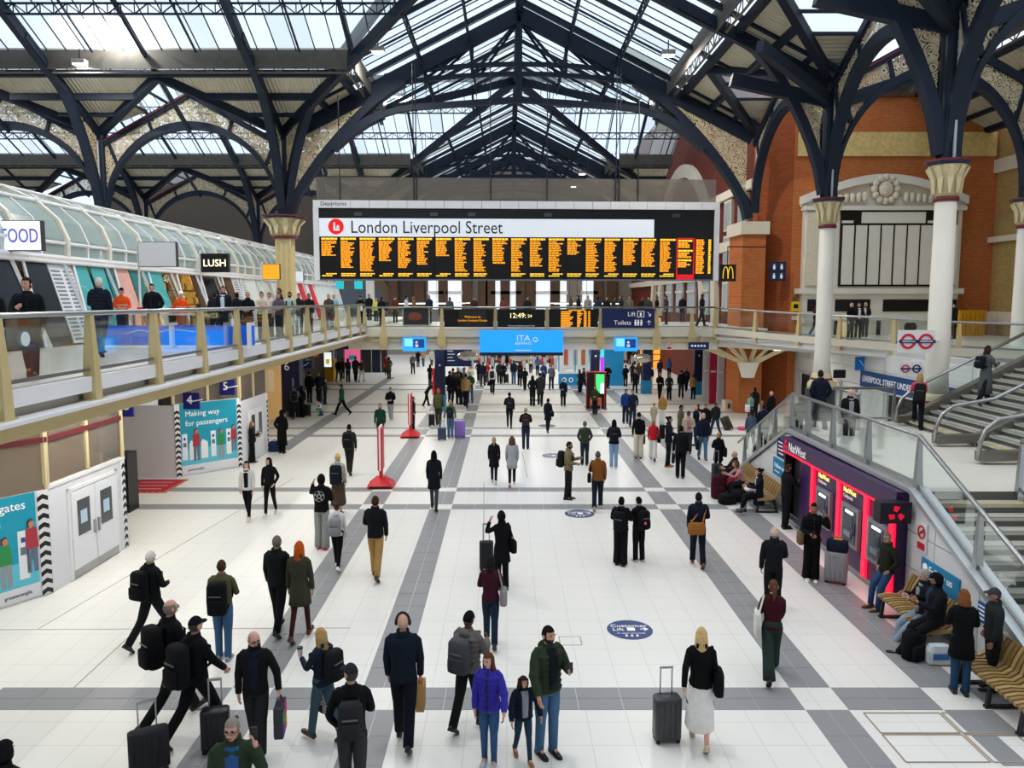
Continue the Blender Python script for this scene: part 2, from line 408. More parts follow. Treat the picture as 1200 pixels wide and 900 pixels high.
PANE_COUNT = {}
GB = 3.8
def slope(root, org, al, up, L, halves, B=12.75, pane=.9, cream=True, bays=()):
    """One roof slope. org: eave corner in plan; al: unit vector along the eave; up: unit vector uphill (plan); halves: plan half-planes to keep."""
    P = lambda a, b: (org[0] + al[0] * a + up[0] * b, org[1] + al[1] * a + up[1] * b)
    Z = lambda q: ZE + SL * ((q[0] - org[0]) * up[0] + (q[1] - org[1]) * up[1])
    def cell(a0, a1, b0, b1):
        poly = [P(a0, b0), P(a1, b0), P(a1, b1), P(a0, b1)]
        for h in halves:
            poly = clip(poly, *h)
            if len(poly) < 3: return None
        ar = abs(sum(poly[i][0] * poly[(i + 1) % len(poly)][1] - poly[(i + 1) % len(poly)][0] * poly[i][1] for i in range(len(poly)))) / 2
        return poly if ar > .08 else None
    def seen(poly):
        for q in poly:
            y, x, z = q[1], q[0], Z(q)
            if y < 12: continue
            u = 594 + 900 * x / y; v = 352 - 900 * (z - H) / y
            if -140 < u < 1340 and v > -160: return True
        return False
    def clipped_line(a0, b0, a1, b1):
        p, q = P(a0, b0), P(a1, b1); t0, t1 = 0.0, 1.0
        for h in halves:
            dp = h[0] * p[0] + h[1] * p[1] + h[2]; dq = h[0] * q[0] + h[1] * q[1] + h[2]
            if dp < 0 and dq < 0: return None
            if dp < 0: t0 = max(t0, dp / (dp - dq))
            elif dq < 0: t1 = min(t1, dp / (dp - dq))
        if t1 - t0 < .02: return None
        f = lambda t: (p[0] + (q[0] - p[0]) * t, p[1] + (q[1] - p[1]) * t)
        return f(t0), f(t1)
    rest = [MB(), MB(), MB()]; off = MB()
    # cream corrugated panels
    cb = [0.15, 1.25, 2.5, 3.95] if cream else []
    for k in range(len(cb) - 1):
        cells, a = [], (bays[-1] if bays else 0.0)
        for q0, q1 in zip(bays[:-1], bays[1:]):
            qm = (q0 + q1) / 2; kk = GB / (qm - q0)
            for s0, s1, sg, ref in ((q0, qm, -kk, kk * q0), (qm, q1, kk, -kk * q1)):
                A = (up[0] + sg * al[0], up[1] + sg * al[1]); cells.append((s0, s1, (A[0], A[1], -(org[0] * A[0] + org[1] * A[1]) + ref)))
        if bays and bays[0] > 1: cells.append((0, bays[0], None))
        while a < L - .1: cells.append((a, min(a + 4.87, L), None)); a += 4.87
        for a0, a1, hp in cells:
            c = cell(a0 + .03, a1 - .03, cb[k] + .04, cb[k + 1] - .04)
            if c and hp: c = clip(c, *hp)
            if c and len(c) < 3: c = None
            if c and not seen(c): off.prism([(q[0], q[1], Z(q)) for q in c], (0, 0, .05))
            elif c:
                o = MB().prism([(q[0], q[1], Z(q)) for q in c], (0, 0, .05)).build('ceiling_panel', CORR, root)
                add_uv(o.data, al)
    for q0, q1 in zip(bays[:-1], bays[1:]):   # little cross gables over the arches
        qm = (q0 + q1) / 2; zr = ZE + SL * GB
        R0, R1 = Vector((*P(qm, 0), zr)), Vector((*P(qm, GB), zr))
        MB().bar(R0, R1, .16, .25).build('gablet_ridge', NAVY, root)
        for qq in (q0, q1):
            C0 = Vector((*P(qq, 0), ZE)); f = lambda t: (C0.lerp(R0, t), C0.lerp(R1, t))
            MB().bar(C0 - Vector((0, 0, .15)), R1 - Vector((0, 0, .15)), .32, .42).build('valley_beam', NAVY, root)
            for t0, t1, mt in ((.06, .5, CORR), (.54, .74, RG[0]), (.77, .97, RG[0])):
                (a_, b_), (c_, d_) = f(t0), f(t1); o = MB().prism([a_, b_, d_, c_], (0, 0, .03)).build('ceiling_panel' if mt is CORR else 'gablet_pane', mt, root)
                if mt is CORR: add_uv(o.data, al)
            for t in (.52, .755): MB().bar(*f(t), .1, .12).build('gablet_purlin', NAVY, root)
    # glass
    g0 = 5.0 if cream else .3
    rows = 3; db = (B - .15 - g0) / rows
    a = 0.0
    while a < L - .1:
        for k in range(rows):
            c = cell(a + .02, min(a + pane, L) - .02, g0 + k * db + .03, g0 + (k + 1) * db - .03)
            if not c: continue
            r = random.random(); mi = 0 if r < .74 else (1 if r < .96 else 2)
            poly = [(q[0], q[1], Z(q) + .1) for q in c]
            n = PANE_COUNT.get(root.name, 0)
            if n < 298 and seen(c):
                MB().prism(poly, (0, 0, .012)).build('glass_pane', RG[mi], root); PANE_COUNT[root.name] = n + 1
            else: rest[mi].prism(poly, (0, 0, .012))
        a += pane
    for i, r in enumerate(rest):
        if r.v: r.build('far_glass_pane', RG[i], root, kind='stuff')
    if off.v: off.build('far_ceiling_panel', CORR, root, kind='stuff')
    def member(a0, b0, a1, b1, w, h, dz, name, mat=NAVY, lattice=False):
        ln = clipped_line(a0, b0, a1, b1)
        if not ln: return
        p = Vector((*ln[0], Z(ln[0]) + dz)); q = Vector((*ln[1], Z(ln[1]) + dz))
        if not seen([ln[0], ln[1], ((ln[0][0] + ln[1][0]) / 2, (ln[0][1] + ln[1][1]) / 2)]): return
        m = MB()
        if not lattice: m.bar(p, q, w, h)
        else:
            hh = Vector((0, 0, lattice)); m.bar(p, q, w, h); m.bar(p - hh, q - hh, w, h)
            n = max(2, int((q - p).length / (lattice * 1.3)))
            for i in range(n):
                s = p.lerp(q, i / n); e = p.lerp(q, (i + 1) / n)
                m.bar(s, e - hh, w * .5, h * .6) if i % 2 == 0 else m.bar(s - hh, e, w * .5, h * .6)
                m.bar(s, s - hh, w * .5, h * .5, up=(al[0], al[1], 0))
        m.build(name, mat, root)
    # glazing bars: one object, far too thin to pick apart
    bars = MB(); a = 0.0
    while a < L + .1:
        ln = clipped_line(a, g0, a, B)
        if ln and seen([ln[0], ln[1]]): bars.bar((*ln[0], Z(ln[0]) + .09), (*ln[1], Z(ln[1]) + .09), .045, .05)
        a += pane
    if bars.v: bars.build('glazing_bar', NAVYD, root, kind='stuff')
    a = 0.0
    while a < L + .1:                        # rafters
        member(a, 0, a, B, .16, .2, -.04, 'rafter')
        a += 4.87
    a = 2.435
    while a < L + .1:
        member(a, g0, a, B, .08, .09, .03, 'light_rafter')
        a += 4.87
    if cream:
        def pur(b, w_, h_, dz, nm):
            if not bays: return member(0, b, L, b, w_, h_, dz, nm)
            if bays[0] > 1: member(0, b, bays[0], b, w_, h_, dz, nm)
            member(bays[-1], b, L, b, w_, h_, dz, nm)
            for q0, q1 in zip(bays[:-1], bays[1:]):
                d_ = min(b / GB, 1) * (q1 - q0) / 2
                if d_ > .3: member(q0, b, q0 + d_, b, w_, h_, dz, nm); member(q1 - d_, b, q1, b, w_, h_, dz, nm)
        pur(1.25, .2, .2, -.1, 'purlin'); pur(2.5, .24, .3, -.14, 'purlin')
        pur(.1, .3, .3, -.1, 'eaves_beam'); member(0, 3.98, L, 3.98, .3, .3, -.16, 'purlin')
        # gutter walkway girder between panels and glass
        member(0, 4.5, L, 4.5, .07, .08, .1, 'gutter_girder', M('girder_grey', '#6f6a5c', .6), lattice=.62)
        ln = clipped_line(0, 4.55, L, 4.55)
        if ln:
            p = Vector((*ln[0], Z(ln[0]))); q = Vector((*ln[1], Z(ln[1])))
            MB().bar(p + Vector((up[0], up[1], 0)) * .3, q + Vector((up[0], up[1], 0)) * .3, .06, .95).build('gutter_board', M('gutter_grey', '#4f4d48', .7, var=.3, vs=3), root)
    for k in range(1, rows):
        member(0, g0 + k * db, L, g0 + k * db, .08, .08, -.05, 'lattice_purlin', NAVY, lattice=.45)
    member(0, B - .1, L, B - .1, .2, .45, -.1, 'ridge_beam')

nave = thing('ceiling', 'glazed nave roof with cream corrugated lower panels and iron rafters', kind='structure')
trans = thing('ceiling', 'glazed roof of the left transept with cream corrugated panels', kind='structure')
back = thing('ceiling', 'glazed roof of the far transept behind the main truss', kind='structure')
right_aisle = thing('ceiling', 'glazed aisle roof above the right hand columns', kind='structure')
# nave: right slope keeps running along the whole hall; left slope is cut by the transept valleys
V1 = (1, 1, -(XL + Y1))                       # nave side of the valley from column (XL, Y1) towards the ridge of transept 1
slope(nave, (XR, -7.35), (0, 1), (-1, 0), Y1 + 7.35, [], HS, bays=[22.45, 31.19, 39.9, 49.75])
slope(nave, (XR, Y1), (0, 1), (-1, 0), Y2 - Y1, [(-1, -1, XC + C2)], HS)          # crossing 2: near triangle, right
slope(nave, (XL, Y1), (0, 1), (1, 0), Y2 - Y1, [(1, -1, C2 - XC)], HS)           # crossing 2: near triangle, left
slope(nave, (XL, Y0), (0, 1), (1, 0), Y1 - Y0, [V1], HS)                             # crossing 1, left
slope(nave, (XR, Y1), (0, 1), (-1, 0), Y2 - Y1, [(-1, 1, XC - C2)], HS)
slope(nave, (XL, Y1), (0, 1), (1, 0), Y2 - Y1, [(1, 1, -(XC + C2))], HS)
slope(nave, (XR, Y2), (0, 1), (-1, 0), 20.0, [], HS)
slope(nave, (XL, Y2), (0, 1), (1, 0), 20.0, [], HS)
slope(nave, (XL, -9.6), (0, 1), (1, 0), Y0 + 9.6, [], HS)
slope(trans, (-41.4, Y0), (1, 0), (0, 1), 42.0, [(-1, 1, (XL - Y0))], 13.0)
# left transept slope facing the camera
slope(trans, (-41.4, Y1), (1, 0), (0, -1), 45.0, [(-1, -1, (XL + Y1))], 13.0, bays=[-.1, 9.7, 19.5, 29.3])
# far transept slope facing the camera, both sides of the crossing
slope(back, (-46.3, Y2), (1, 0), (0, -1), 47.5, [(-1, -1, XC + C2)], 13.0, bays=[4.8, 14.6, 24.4, 34.2])
slope(back, (XC, Y2), (1, 0), (0, -1), HS, [(1, -1, C2 - XC)], 13.0)
# aisle over the right deck
for yy in (23.84, 32.55):
    pass
slope(right_aisle, (25.8, Y1), (0, -1), (-1, 0), 22.0, [], 6.0, cream=True)

def valley(root, p, q, w=.3, h=.5):
    MB().bar(p, q, w, h).build('valley_beam', NAVY, root)
top = ZE + SL * HS
for x, y, cy, r in ((XL, Y1, C1, trans), (XR, Y1, C2, nave), (XL, Y1, C2, nave), (XR, Y2, C2, back), (XL, Y2, C2, back)):
    valley(r, (x, y, ZE - .2), (XC, cy, top - .2))

# ================================================================ COLUMNS, ARCHES, TRUSSES
LACE = lace('iron_filigree', '#d8c9a8')
MAROON = M('maroon_paint', '#6a1f2c', .5)
GOLD = M('capital_gilt', '#c9b98d', .5, var=.15, vs=8)
def column(x, y, zb, r, label, ztop=10.42, square=False, hidden=False):
    c = thing('iron_column', label, 'column', (x, y, 0), group='iron columns')
    if square:
        b = MB(); b.box(-.42, .42, -.42, .42, zb, ztop - 1.15)
        b.build('shaft', M('column_cream', '#d7c493', .5, var=.08), c)
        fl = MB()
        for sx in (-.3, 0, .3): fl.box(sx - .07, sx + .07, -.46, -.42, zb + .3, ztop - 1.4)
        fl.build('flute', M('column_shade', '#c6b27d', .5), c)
        wd = .8
    else:
        MB().lathe([(r * 1.12, zb + .5), (r, zb + 1.3), (r * .92, ztop - 1.15)], 24).build('shaft', CREAMW, c, smooth=True)
        MB().lathe([(r * 1.75, zb), (r * 1.7, zb + .25), (r * 1.28, zb + .42), (r * 1.25, zb + .55), (r * 1.12, zb + .7)], 24).build('column_base', CREAM, c, smooth=True)
        MB().lathe([(r * 1.3, zb + .36), (r * 1.36, zb + .42), (r * 1.3, zb + .48)], 24).build('base_ring', MAROON, c)
        MB().lathe([(r * 1.9, 0), (r * 1.9, zb)], 16).build('plinth', M('dark_plinth', '#3a3f45', .5), c)
        wd = r * 1.25
    MB().lathe([(wd * .82, ztop - 1.22), (wd * .9, ztop - 1.15), (wd * .82, ztop - 1.08)], 20).build('necking_ring', MAROON, c)
    MB().lathe([(wd * .8, ztop - 1.1), (wd * .86, ztop - .6), (wd * 1.3, ztop - .16)], 20).build('bell', GOLD, c, smooth=True)
    lf = MB()
    for k in range(10):
        a = 2 * pi * k / 10; d = Vector((cos(a), sin(a), 0)); t = Vector((-sin(a), cos(a), 0))
        p = [d * wd * .9 + Vector((0, 0, ztop - 1.0)), d * wd * 1.0 + Vector((0, 0, ztop - .55)), d * wd * 1.36 + Vector((0, 0, ztop - .25)), d * wd * 1.3 + Vector((0, 0, ztop - .2))]
        lf.loft([[q - t * ww - d * .02, q + t * ww - d * .02, q + t * ww + d * .04, q - t * ww + d * .04] for q, ww in zip(p, (.05 * wd, .2 * wd, .14 * wd, .03 * wd))])
    lf.build('acanthus_leaf', CREAM, c, kind='stuff')
    MB().lathe([(wd * 1.25, ztop - .18), (wd * 1.62, ztop - .06)], 8).build('abacus', M('abacus_blue', '#27304a', .5), c)
    MB().lathe([(wd * 1.64, ztop - .06), (wd * 1.64, ztop)], 8).build('abacus_rim', MAROON, c)
    m = MB()
    for sx in (-1, 1):
        for sy in (-1, 1): m.tube([(sx * .17, sy * .17, ztop), (sx * .17, sy * .17, ZE)], .12, 8)
    m.box(-.1, .1, -.24, .24, ztop, ZE); m.box(-.24, .24, -.1, .1, ztop, ZE)
    m.build('upper_post', NAVY, c)
    MB().box(-.035, .035, -.33, -.27, ztop, ZE - .6).build('downpipe', M('pale_pipe', '#aab0b4', .5), c)
    return c
column(XR, 23.84, 2.62, .33, 'cream round iron column nearest the camera, in front of the twin roundel sign')
column(XR, 32.55, 2.45, .33, 'cream round iron column standing left of the pale pedimented facade')
column(21.7, 32.55, 2.45, .33, 'iron column at the right picture edge before the yellow brick wall')
column(21.9, 23.84, 2.45, .33, 'iron column of the outer right row beyond the picture edge')
column(XL, Y1, 0, .5, 'cream fluted column with gilt leaf capital left of the departure board', 10.75, True)
for x in (-21.9, -31.7, -41.5): column(x, Y1, 0, .33, 'dark iron column behind the glass food arcade, %s' % {-21.9: 'first left of the cream fluted column', -31.7: 'second left of the cream fluted column', -41.5: 'third left of the cream fluted column'}[x])
for x in (XL, -21.9, -31.7, -41.5): column(x, Y2, 0, .4, 'dark iron column in the far row under the back roof, number %d from the nave' % (1 + [XL, -21.9, -31.7, -41.5].index(x)))
ARCHN = [0]
def arch(p, q, label, zs=10.9, rise=4.45, apex=1.4, thick=.4, deep=.45, right_half=False):
    """iron arch between two columns: moulded rib, gable chords, filigree panels"""
    p = Vector((*p, 0)); q = Vector((*q, 0)); d = (q - p); L = d.length; d.normalize(); nrm = Vector((-d.y, d.x, 0))
    a = thing('iron_arch', label, 'arch', tuple(p), group='iron arches')
    h = L / 2; r = h - .28; off = -nrm * deep / 2
    F = lambda s, z: d * s + Vector((0, 0, z))
    N = 28
    def rib(rr, kz, k0=0, k1=N): return [F(h - rr * cos(pi * k / N), zs + kz * sin(pi * k / N)) for k in range(k0, k1 + 1)]
    inn = rib(r, rise); out = rib(r - .0 + .0, rise)
    kz2 = rise + thick; r2 = r + .12
    outp = [F(h - min(r2, h - .05) * cos(pi * k / N), zs + kz2 * sin(pi * k / N)) for k in range(N + 1)]
    # rib with a little more body near the springing
    MB().strip([v + off for v in inn], [v + off for v in outp], nrm * deep).build('arch_rib', NAVY, a)
    zc = zs + kz2 + apex                      # gable apex
    ze = zc - h * .53
    MB().bar(F(.1, ze), F(h, zc), deep * .8, .3).build('gable_chord', NAVY, a)
    MB().bar(F(L - .1, ze), F(h, zc), deep * .8, .3).build('gable_chord', NAVY, a)
    MB().bar(F(.1, ze + .05), F(h, zc + .05), .5, .06).build('red_fillet', MAROON, a)
    chord = lambda s: ze + (zc - ze) * (1 - abs(s - h) / h)
    fi = -nrm * .03
    for k0, k1 in ((1, 5), (5, 10), (10, 18), (18, 23), (23, 27)):
        A = outp[k0:k1 + 1]; B = []
        for v in A:
            s = (v - Vector((0, 0, v.z))).dot(d) if False else Vector((v.x, v.y, 0)).dot(d)
            B.append(F(s, max(chord(s) - .1, v.z + .02)))
        MB().strip([v + fi for v in A], [v + fi for v in B], nrm * .06).build('filigree_panel', LACE, a)
    for k in (5, 10, 18, 23):
        v = outp[k]; s = Vector((v.x, v.y, 0)).dot(d)
        c = Vector((h - s, 0, 0)); e = F(s + (s - h) * .12, chord(s + (s - h) * .12))
        MB().bar(v, e, .16, .22, up=nrm).build('panel_divider', NAVY, a)
    return a
for i, (x0, x1) in enumerate(((XL, -21.9), (-21.9, -31.7), (-31.7, -41.5))):
    arch((x1, Y1), (x0, Y1), 'iron arch with filigree spandrels in the near left row, %s from the fluted column' % ('first', 'second', 'third')[i])
    arch((x1, Y2), (x0, Y2), 'iron arch with filigree spandrels in the far left row, %s from the nave' % ('first', 'second', 'third')[i])
arch((XR, 23.84), (XR, 32.55), 'iron arch between the two nearest cream columns on the right')
arch((XR, 32.55), (XR, Y1), 'narrow seeming iron arch between the second cream column and the brick pier')
arch((XR, 15.1), (XR, 23.84), 'iron arch springing from the nearest cream column towards the camera')
arch((XR, 32.55), (21.7, 32.55), 'iron arch crossing the right aisle in front of the brick wall')
arch((XR, 23.84), (21.9, 23.84), 'large iron arch springing right from the nearest cream column')
arch((XL, Y1), (XL, 52.2), 'dark iron arch receding behind the cream fluted column')

def brace(p, d, label, zs=10.6, reach=6.4, roof=ZE):
    """curved roof brace from a column head, with filigree web, then straight rafter up the slope"""
    b = thing('roof_brace', label, 'roof brace', (p[0], p[1], 0), group='curved roof braces')
    d = Vector((d[0], d[1], 0)).normalized(); n = Vector((-d.y, d.x, 0))
    F = lambda s, z: d * s + Vector((0, 0, z))
    zr = lambda s: roof + SL * s - .35
    curve = []
    for k in range(13):
        t = k / 12; s = .25 + (reach - .25) * t ** 1.35
        z = zs + (zr(reach) - zs) * (1 - (1 - t) ** 1.7)
        curve.append(F(s, min(z, zr(s) - .02)))
    MB().path(curve, .34, .42, up=n).build('curved_rib', NAVY, b)
    MB().bar(F(.1, zr(.1)), F(12.2, zr(12.2)), .3, .5).build('principal_rafter', NAVY, b)
    A = curve[1:9]; B = [F(Vector((v.x, v.y, 0)).dot(d), max(v.z + .05, zr(Vector((v.x, v.y, 0)).dot(d)) - .2)) for v in A]
    MB().strip([v - n * .03 for v in A], [v - n * .03 for v in B], n * .06).build('filigree_web', LACE, b)
    return b
brace((XL, Y1), (0, -1), 'curved brace reaching from the fluted column towards the camera')
brace((-21.9, Y1), (0, -1), 'curved brace reaching towards the camera above the middle of the food arcade')
brace((-31.7, Y1), (0, -1), 'curved brace at the far left edge of the roof')
for i, x in enumerate((XL, -21.9, -31.7)): brace((x, Y2), (0, -1), 'curved brace in the far left row, %s from the nave' % ('first', 'second', 'third')[i])
brace((XL, Y1), (1, -1), 'diagonal brace from the fluted column up the near valley')
brace((XR, 32.55), (-1, 0), 'curved brace leaning into the nave from the second cream column')
brace((XR, 23.84), (-1, 0), 'curved brace leaning into the nave from the nearest cream column')
for y in (23.84, 32.55):
    MB().bar((XR, y, 14.3), (9.2, y, 15.2), .35, .5).build('tie_beam', NAVY, nave)
    MB().bar((XR, y, 14.3), (9.2, y - 3.6, 15.4), .3, .45).build('tie_beam', NAVY, nave)
    MB().bar((XR, y, 14.2), (17.6, y, 15.6), .35, .5).build('tie_beam', NAVY, nave)
def truss(Y, label, zoff=0.0):
    t = thing('roof_truss', label, 'roof truss', (XC, Y, zoff), group='nave roof trusses')
    A = lambda x: top - .45 - SL * abs(x)
    for s in (-1, 1):
        MB().bar((s * (HS - .2), 0, A(HS)), (0, 0, A(0)), .38, .62).build('principal_rafter', NAVY, t)
        # curved bracket from the column head, arching right across
        pts = []
        for k in range(15):
            x = s * HS * (1 - k / 14.0) ** 1.0
            q = abs(x) / HS
            pts.append((x, 0, 16.9 - .9 * q - 5.0 * max(0, q - .45) ** 2 * 3.3 + (-.0)))
        MB().path(pts, .3, .3, up=(0, 1, 0)).build('arched_tie', NAVY, t)
        MB().path(pts[3:7], .42, .62, up=(0, 1, 0)).build('arched_tie_casing', NAVY, t)
        pts2 = [(s * x, 0, 18.75 - .012 * x * x) for x in (0, 1.5, 3, 4.5, 6, 7.2)]
        MB().path(pts2, .22, .2, up=(0, 1, 0)).build('collar_tie', NAVY, t)
        MB().path([(p[0], 0, p[2] - .5) for p in pts2], .22, .2, up=(0, 1, 0)).build('collar_tie', NAVY, t)
        c = []
        for k in range(13):
            u = k / 12; x = HS - .3 - 6.3 * u ** 1.5; c.append((s * x, 0, 10.6 + (A(x) - .3 - 10.6) * (1 - (1 - u) ** 1.8)))
        MB().path(c, .42, .6, up=(0, 1, 0)).build('curved_bracket', NAVY, t)
        MB().strip([(p[0], -.03, p[2]) for p in c[1:10]], [(p[0], -.03, max(p[2] + .05, A(p[0]) - .3)) for p in c[1:10]], (0, .06, 0)).build('filigree_web', LACE, t)
        for x in (2.5, 5.0, 7.4): MB().bar((s * x, 0, A(x)), (s * x, 0, 18.2 - .03 * x * x if x < 7 else 15.6), .16, .16).build('truss_post', NAVY, t)
        for x0, x1 in ((0, 2.5), (2.5, 5.0), (5.0, 7.2)):
            MB().bar((s * x0, 0, A(x0) - .2), (s * x1, 0, 18.3 - .012 * x1 * x1), .14, .14).build('truss_diagonal', NAVY, t)
            MB().bar((s * x0, .25, A(x0) - .2), (s * (x1 - .4), .25, 18.3 - .012 * x1 * x1), .1, .12).build('truss_diagonal', NAVY, t)
    MB().bar((0, 0, A(0) + .1), (0, 0, 16.7), .34, .34).build('king_post', NAVY, t)
    return t
truss(Y1, 'main navy iron roof truss directly above the departure board')
truss(Y2, 'second navy iron roof truss seen behind the main truss')
truss(76, 'third navy iron roof truss near the far gable')
truss(83, 'furthest navy iron roof truss against the end wall')

# floodlights on the gutter girders
LAMPM = M('lamp_face', '#fff1d8', .4, emit=25)
def floodlight(x, y, z, label, power=1500):
    f = thing('floodlight', label, 'floodlight', (x, y, z), group='roof floodlights')
    MB().box(-.3, .3, -.2, .2, 0, .22).build('housing', M('lamp_housing', '#8f8e88', .5), f)
    MB().box(-.26, .26, -.18, .18, -.03, 0).build('lamp_face', LAMPM, f)
    MB().bar((0, 0, .2), (0, 0, .7), .05, .05).build('bracket', NAVYD, f)
    l = bpy.data.lights.new('floodlight_lamp', 'AREA'); l.shape = 'DISK'; l.size = .6; l.energy = power; l.color = (1, .95, .88)
    o = bpy.data.objects.new('floodlight_lamp', l); COL.objects.link(o); o.parent = f; o.location = (0, 0, -.06)
    return f
for (u, v, Y, lb) in ((135, 22, 37, 'glowing floodlight at the top left of the transept gutter'), (443, 61, 38, 'glowing floodlight left of the main truss, upper'), (467, 114, 49, 'glowing floodlight left of the main truss, lower'),
                   (783, 65, 37, 'glowing floodlight right of the main truss, upper'), (746, 118, 49, 'glowing floodlight right of the main truss, lower'), (504, 202, 72, 'distant floodlight left of the far nave, nearest'),
                   (682, 204, 72, 'distant floodlight right of the far nave, nearest'), (513, 217, 80, 'distant floodlight left of the far nave, second'), (672, 219, 80, 'distant floodlight right of the far nave, second')):
    p = aty(u, v, Y); floodlight(p.x, p.y, p.z, lb, 650 if Y < 60 else 350)
for i, (x, y) in enumerate(((-8.5, 26), (9.5, 18), (9.5, 28), (-20, 37.2), (-27, 37.2), (-8.5, 14), (9.5, 9), (0, 12))):  # extra lamps out of view, added to brighten the concourse floor
    floodlight(x, y, 17.2 if i != 7 else 20.5, 'floodlight on the roof girders above the picture, place %s of eight' % ('one', 'two', 'three', 'four', 'five', 'six', 'seven', 'eight')[i], 560)
# ================================================================ WALLS
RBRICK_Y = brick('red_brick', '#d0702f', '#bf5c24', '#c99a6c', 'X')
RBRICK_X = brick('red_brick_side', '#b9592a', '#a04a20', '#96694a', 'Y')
YBRICK = brick('yellow_brick', '#c7a866', '#b18f52', '#b39d74', 'Y')
DBRICK = brick('dark_red_brick', '#7b2f1c', '#652414', '#54382c', 'Y')
BROWN = M('brown_stone', '#5b4331', .7, var=.25, vs=1.5)
GREYW = M('grey_stone', '#8c857c', .8, var=.15, vs=.6)
wb = MB().box(-46, 16, 88, 88.6, 0, 22).build('wall_back', GREYW, kind='structure', label='grey brown stone end wall of the station')
for i, u in enumerate((462, 492, 520, 548, 566, 575, 592, 610, 622, 650, 700, 716)):
    x = (u - 594) / 900 * 88
    MB().box(x - .55, x + .55, 87.5, 88, 4.6, 11.5).build('pilaster', BROWN, wb)
WINL = M('lit_window', '#dfe6ea', .4, emit=.8)
for u in (511, 533, 585, 601, 636, 655, 690):
    x = (u - 594) / 900 * 88
    MB().box(x - .8, x + .8, 87.7, 88, 5.2, 8.6).build('window_pane', WINL, wb)
    MB().box(x - .95, x + .95, 87.5, 88, 6.9, 7.25).build('window_bar', WHITE, wb)
MB().box(-46.6, -46, 5, 88, 0, 16).build('wall_left', M('dark_side_wall', '#4a4036', .8, var=.2), kind='structure', label='dark side wall beyond the left transept')
MB().box(-46, -9.2, 87.9, 88, 5, 22).build('wall_cladding', M('wall_umber', '#4d443b', .85, var=.2, vs=.5), wb)
for x0, x1 in ((-45, -33), (-31, -23), (-20, -13)):
    m = MB(); xc, r = (x0 + x1) / 2, (x1 - x0) / 2 - 1
    A = [(xc - r * cos(pi * k / 12), 87.6, 6 + r * sin(pi * k / 12)) for k in range(13)]
    B = [(xc - (r + 1) * cos(pi * k / 12), 87.6, 6 + (r + 1) * sin(pi * k / 12)) for k in range(13)]
    m.strip(A, B, (0, .4, 0)); m.build('wall_arch', M('arch_brown', '#6d5842', .8, var=.2), wb)
    MB().prism(A + [(x1 - 1, 87.75, 4), (x0 + 1, 87.75, 4)], (0, .1, 0)).build('arch_glazing', M('dim_glazing', '#59616a', .3), wb)

MB().box(-46, 27, -10.5, -10, 0, 21).build('wall_front', GREYW, kind='structure', label='stone end wall behind the viewpoint')
# right hand building beyond the deck (seen edge on, left of the brick pier)
wr = MB().box(14.2, 15, 44.5, 88, 0, 23).build('wall_right', DBRICK, kind='structure', label='dark red brick side building with pale stone arches and bands')
for z0, z1 in ((7.6, 8.1), (9.3, 9.9), (12.6, 13.1)): MB().box(13.9, 14.2, 44.5, 88, z0, z1).build('stone_band', STONE, wr)
for rr, tt, zz in ((11.5, .9, 4.5), (8.0, .7, 4.8)):
    yc = 63
    A = [(13.85, yc - rr * cos(pi * k / 24), zz + rr * 1.08 * sin(pi * k / 24)) for k in range(25)]
    B = [(13.85, yc - (rr - tt) * cos(pi * k / 24), zz + (rr - tt) * 1.08 * sin(pi * k / 24)) for k in range(25)]
    MB().strip(A, B, (.4, 0, 0)).build('stone_arch', STONE, wr)
for y in (55, 59, 63, 67, 71):
    MB().box(14.05, 14.2, y - 1.2, y + 1.2, 5.2, 10.5 + (3 if y == 63 else 1.5 if y in (59, 67) else 0)).build('window_pane', M('dim_window', '#a9b0b4', .2), wr)
    for z in (6.8, 8.6, 10.4): MB().box(13.98, 14.1, y - 1.25, y + 1.25, z, z + .16).build('window_bar', STONE, wr)
for y in (46.5, 49.5):
    for z in (5.5, 8.4, 10.6):
        MB().box(14.0, 14.2, y - .8, y + .8, z, z + 1.9).build('window_frame', STONE, wr)
        MB().box(13.96, 14.02, y - .6, y - .06, z + .15, z + 1.75).build('window_pane', M('dim_window'), wr)
        MB().box(13.96, 14.02, y + .06, y + .6, z + .15, z + 1.75).build('window_pane', M('dim_window'), wr)
# brick pier and returning wall
wp = thing('wall_right', 'orange red brick wall behind the right deck with brick pier and pale carved facade', kind='structure')
MB().box(12.75, 14.0, 42.0, 44.5, 0, 10.4).build('pier', RBRICK_Y, wp)
MB().box(12.6, 14.15, 41.85, 44.6, 9.75, 10.42).build('pier_capstone', STONE, wp)
MB().box(13.2, 14.2, 44.0, 45.6, 0, 9.6).build('pier', RBRICK_Y, wp)
MB().box(13.1, 14.3, 43.9, 45.7, 9.4, 9.9).build('pier_capstone', STONE, wp)
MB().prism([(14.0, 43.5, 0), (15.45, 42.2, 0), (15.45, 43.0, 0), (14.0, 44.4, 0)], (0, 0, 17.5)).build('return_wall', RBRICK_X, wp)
MB().box(15.45, 26.4, 42.2, 43, 0, 18.5).build('brick_face', RBRICK_Y, wp)
MB().box(15.6, 26.2, 42.05, 42.2, 13.9, 15.15).build('carved_frieze', M('carved_ochre', '#d6bb78', .8, var=.4, vs=5, bump=1, bs=6), wp)
MB().box(15.6, 26.2, 42.0, 42.2, 17.0, 17.5).build('stone_band', BROWN, wp)
wy = MB().box(26.4, 27.2, 10, 43, 0, 19).build('wall_right', YBRICK, kind='structure', label='yellow stock brick side wall with arched doorway at the right edge')
MB().box(26.2, 26.4, 26, 42.2, 13.0, 13.7).build('stone_band', STONE, wy)
MB().box(26.1, 26.4, 26, 42.2, 9.3, 9.6).build('stone_band', STONE, wy)
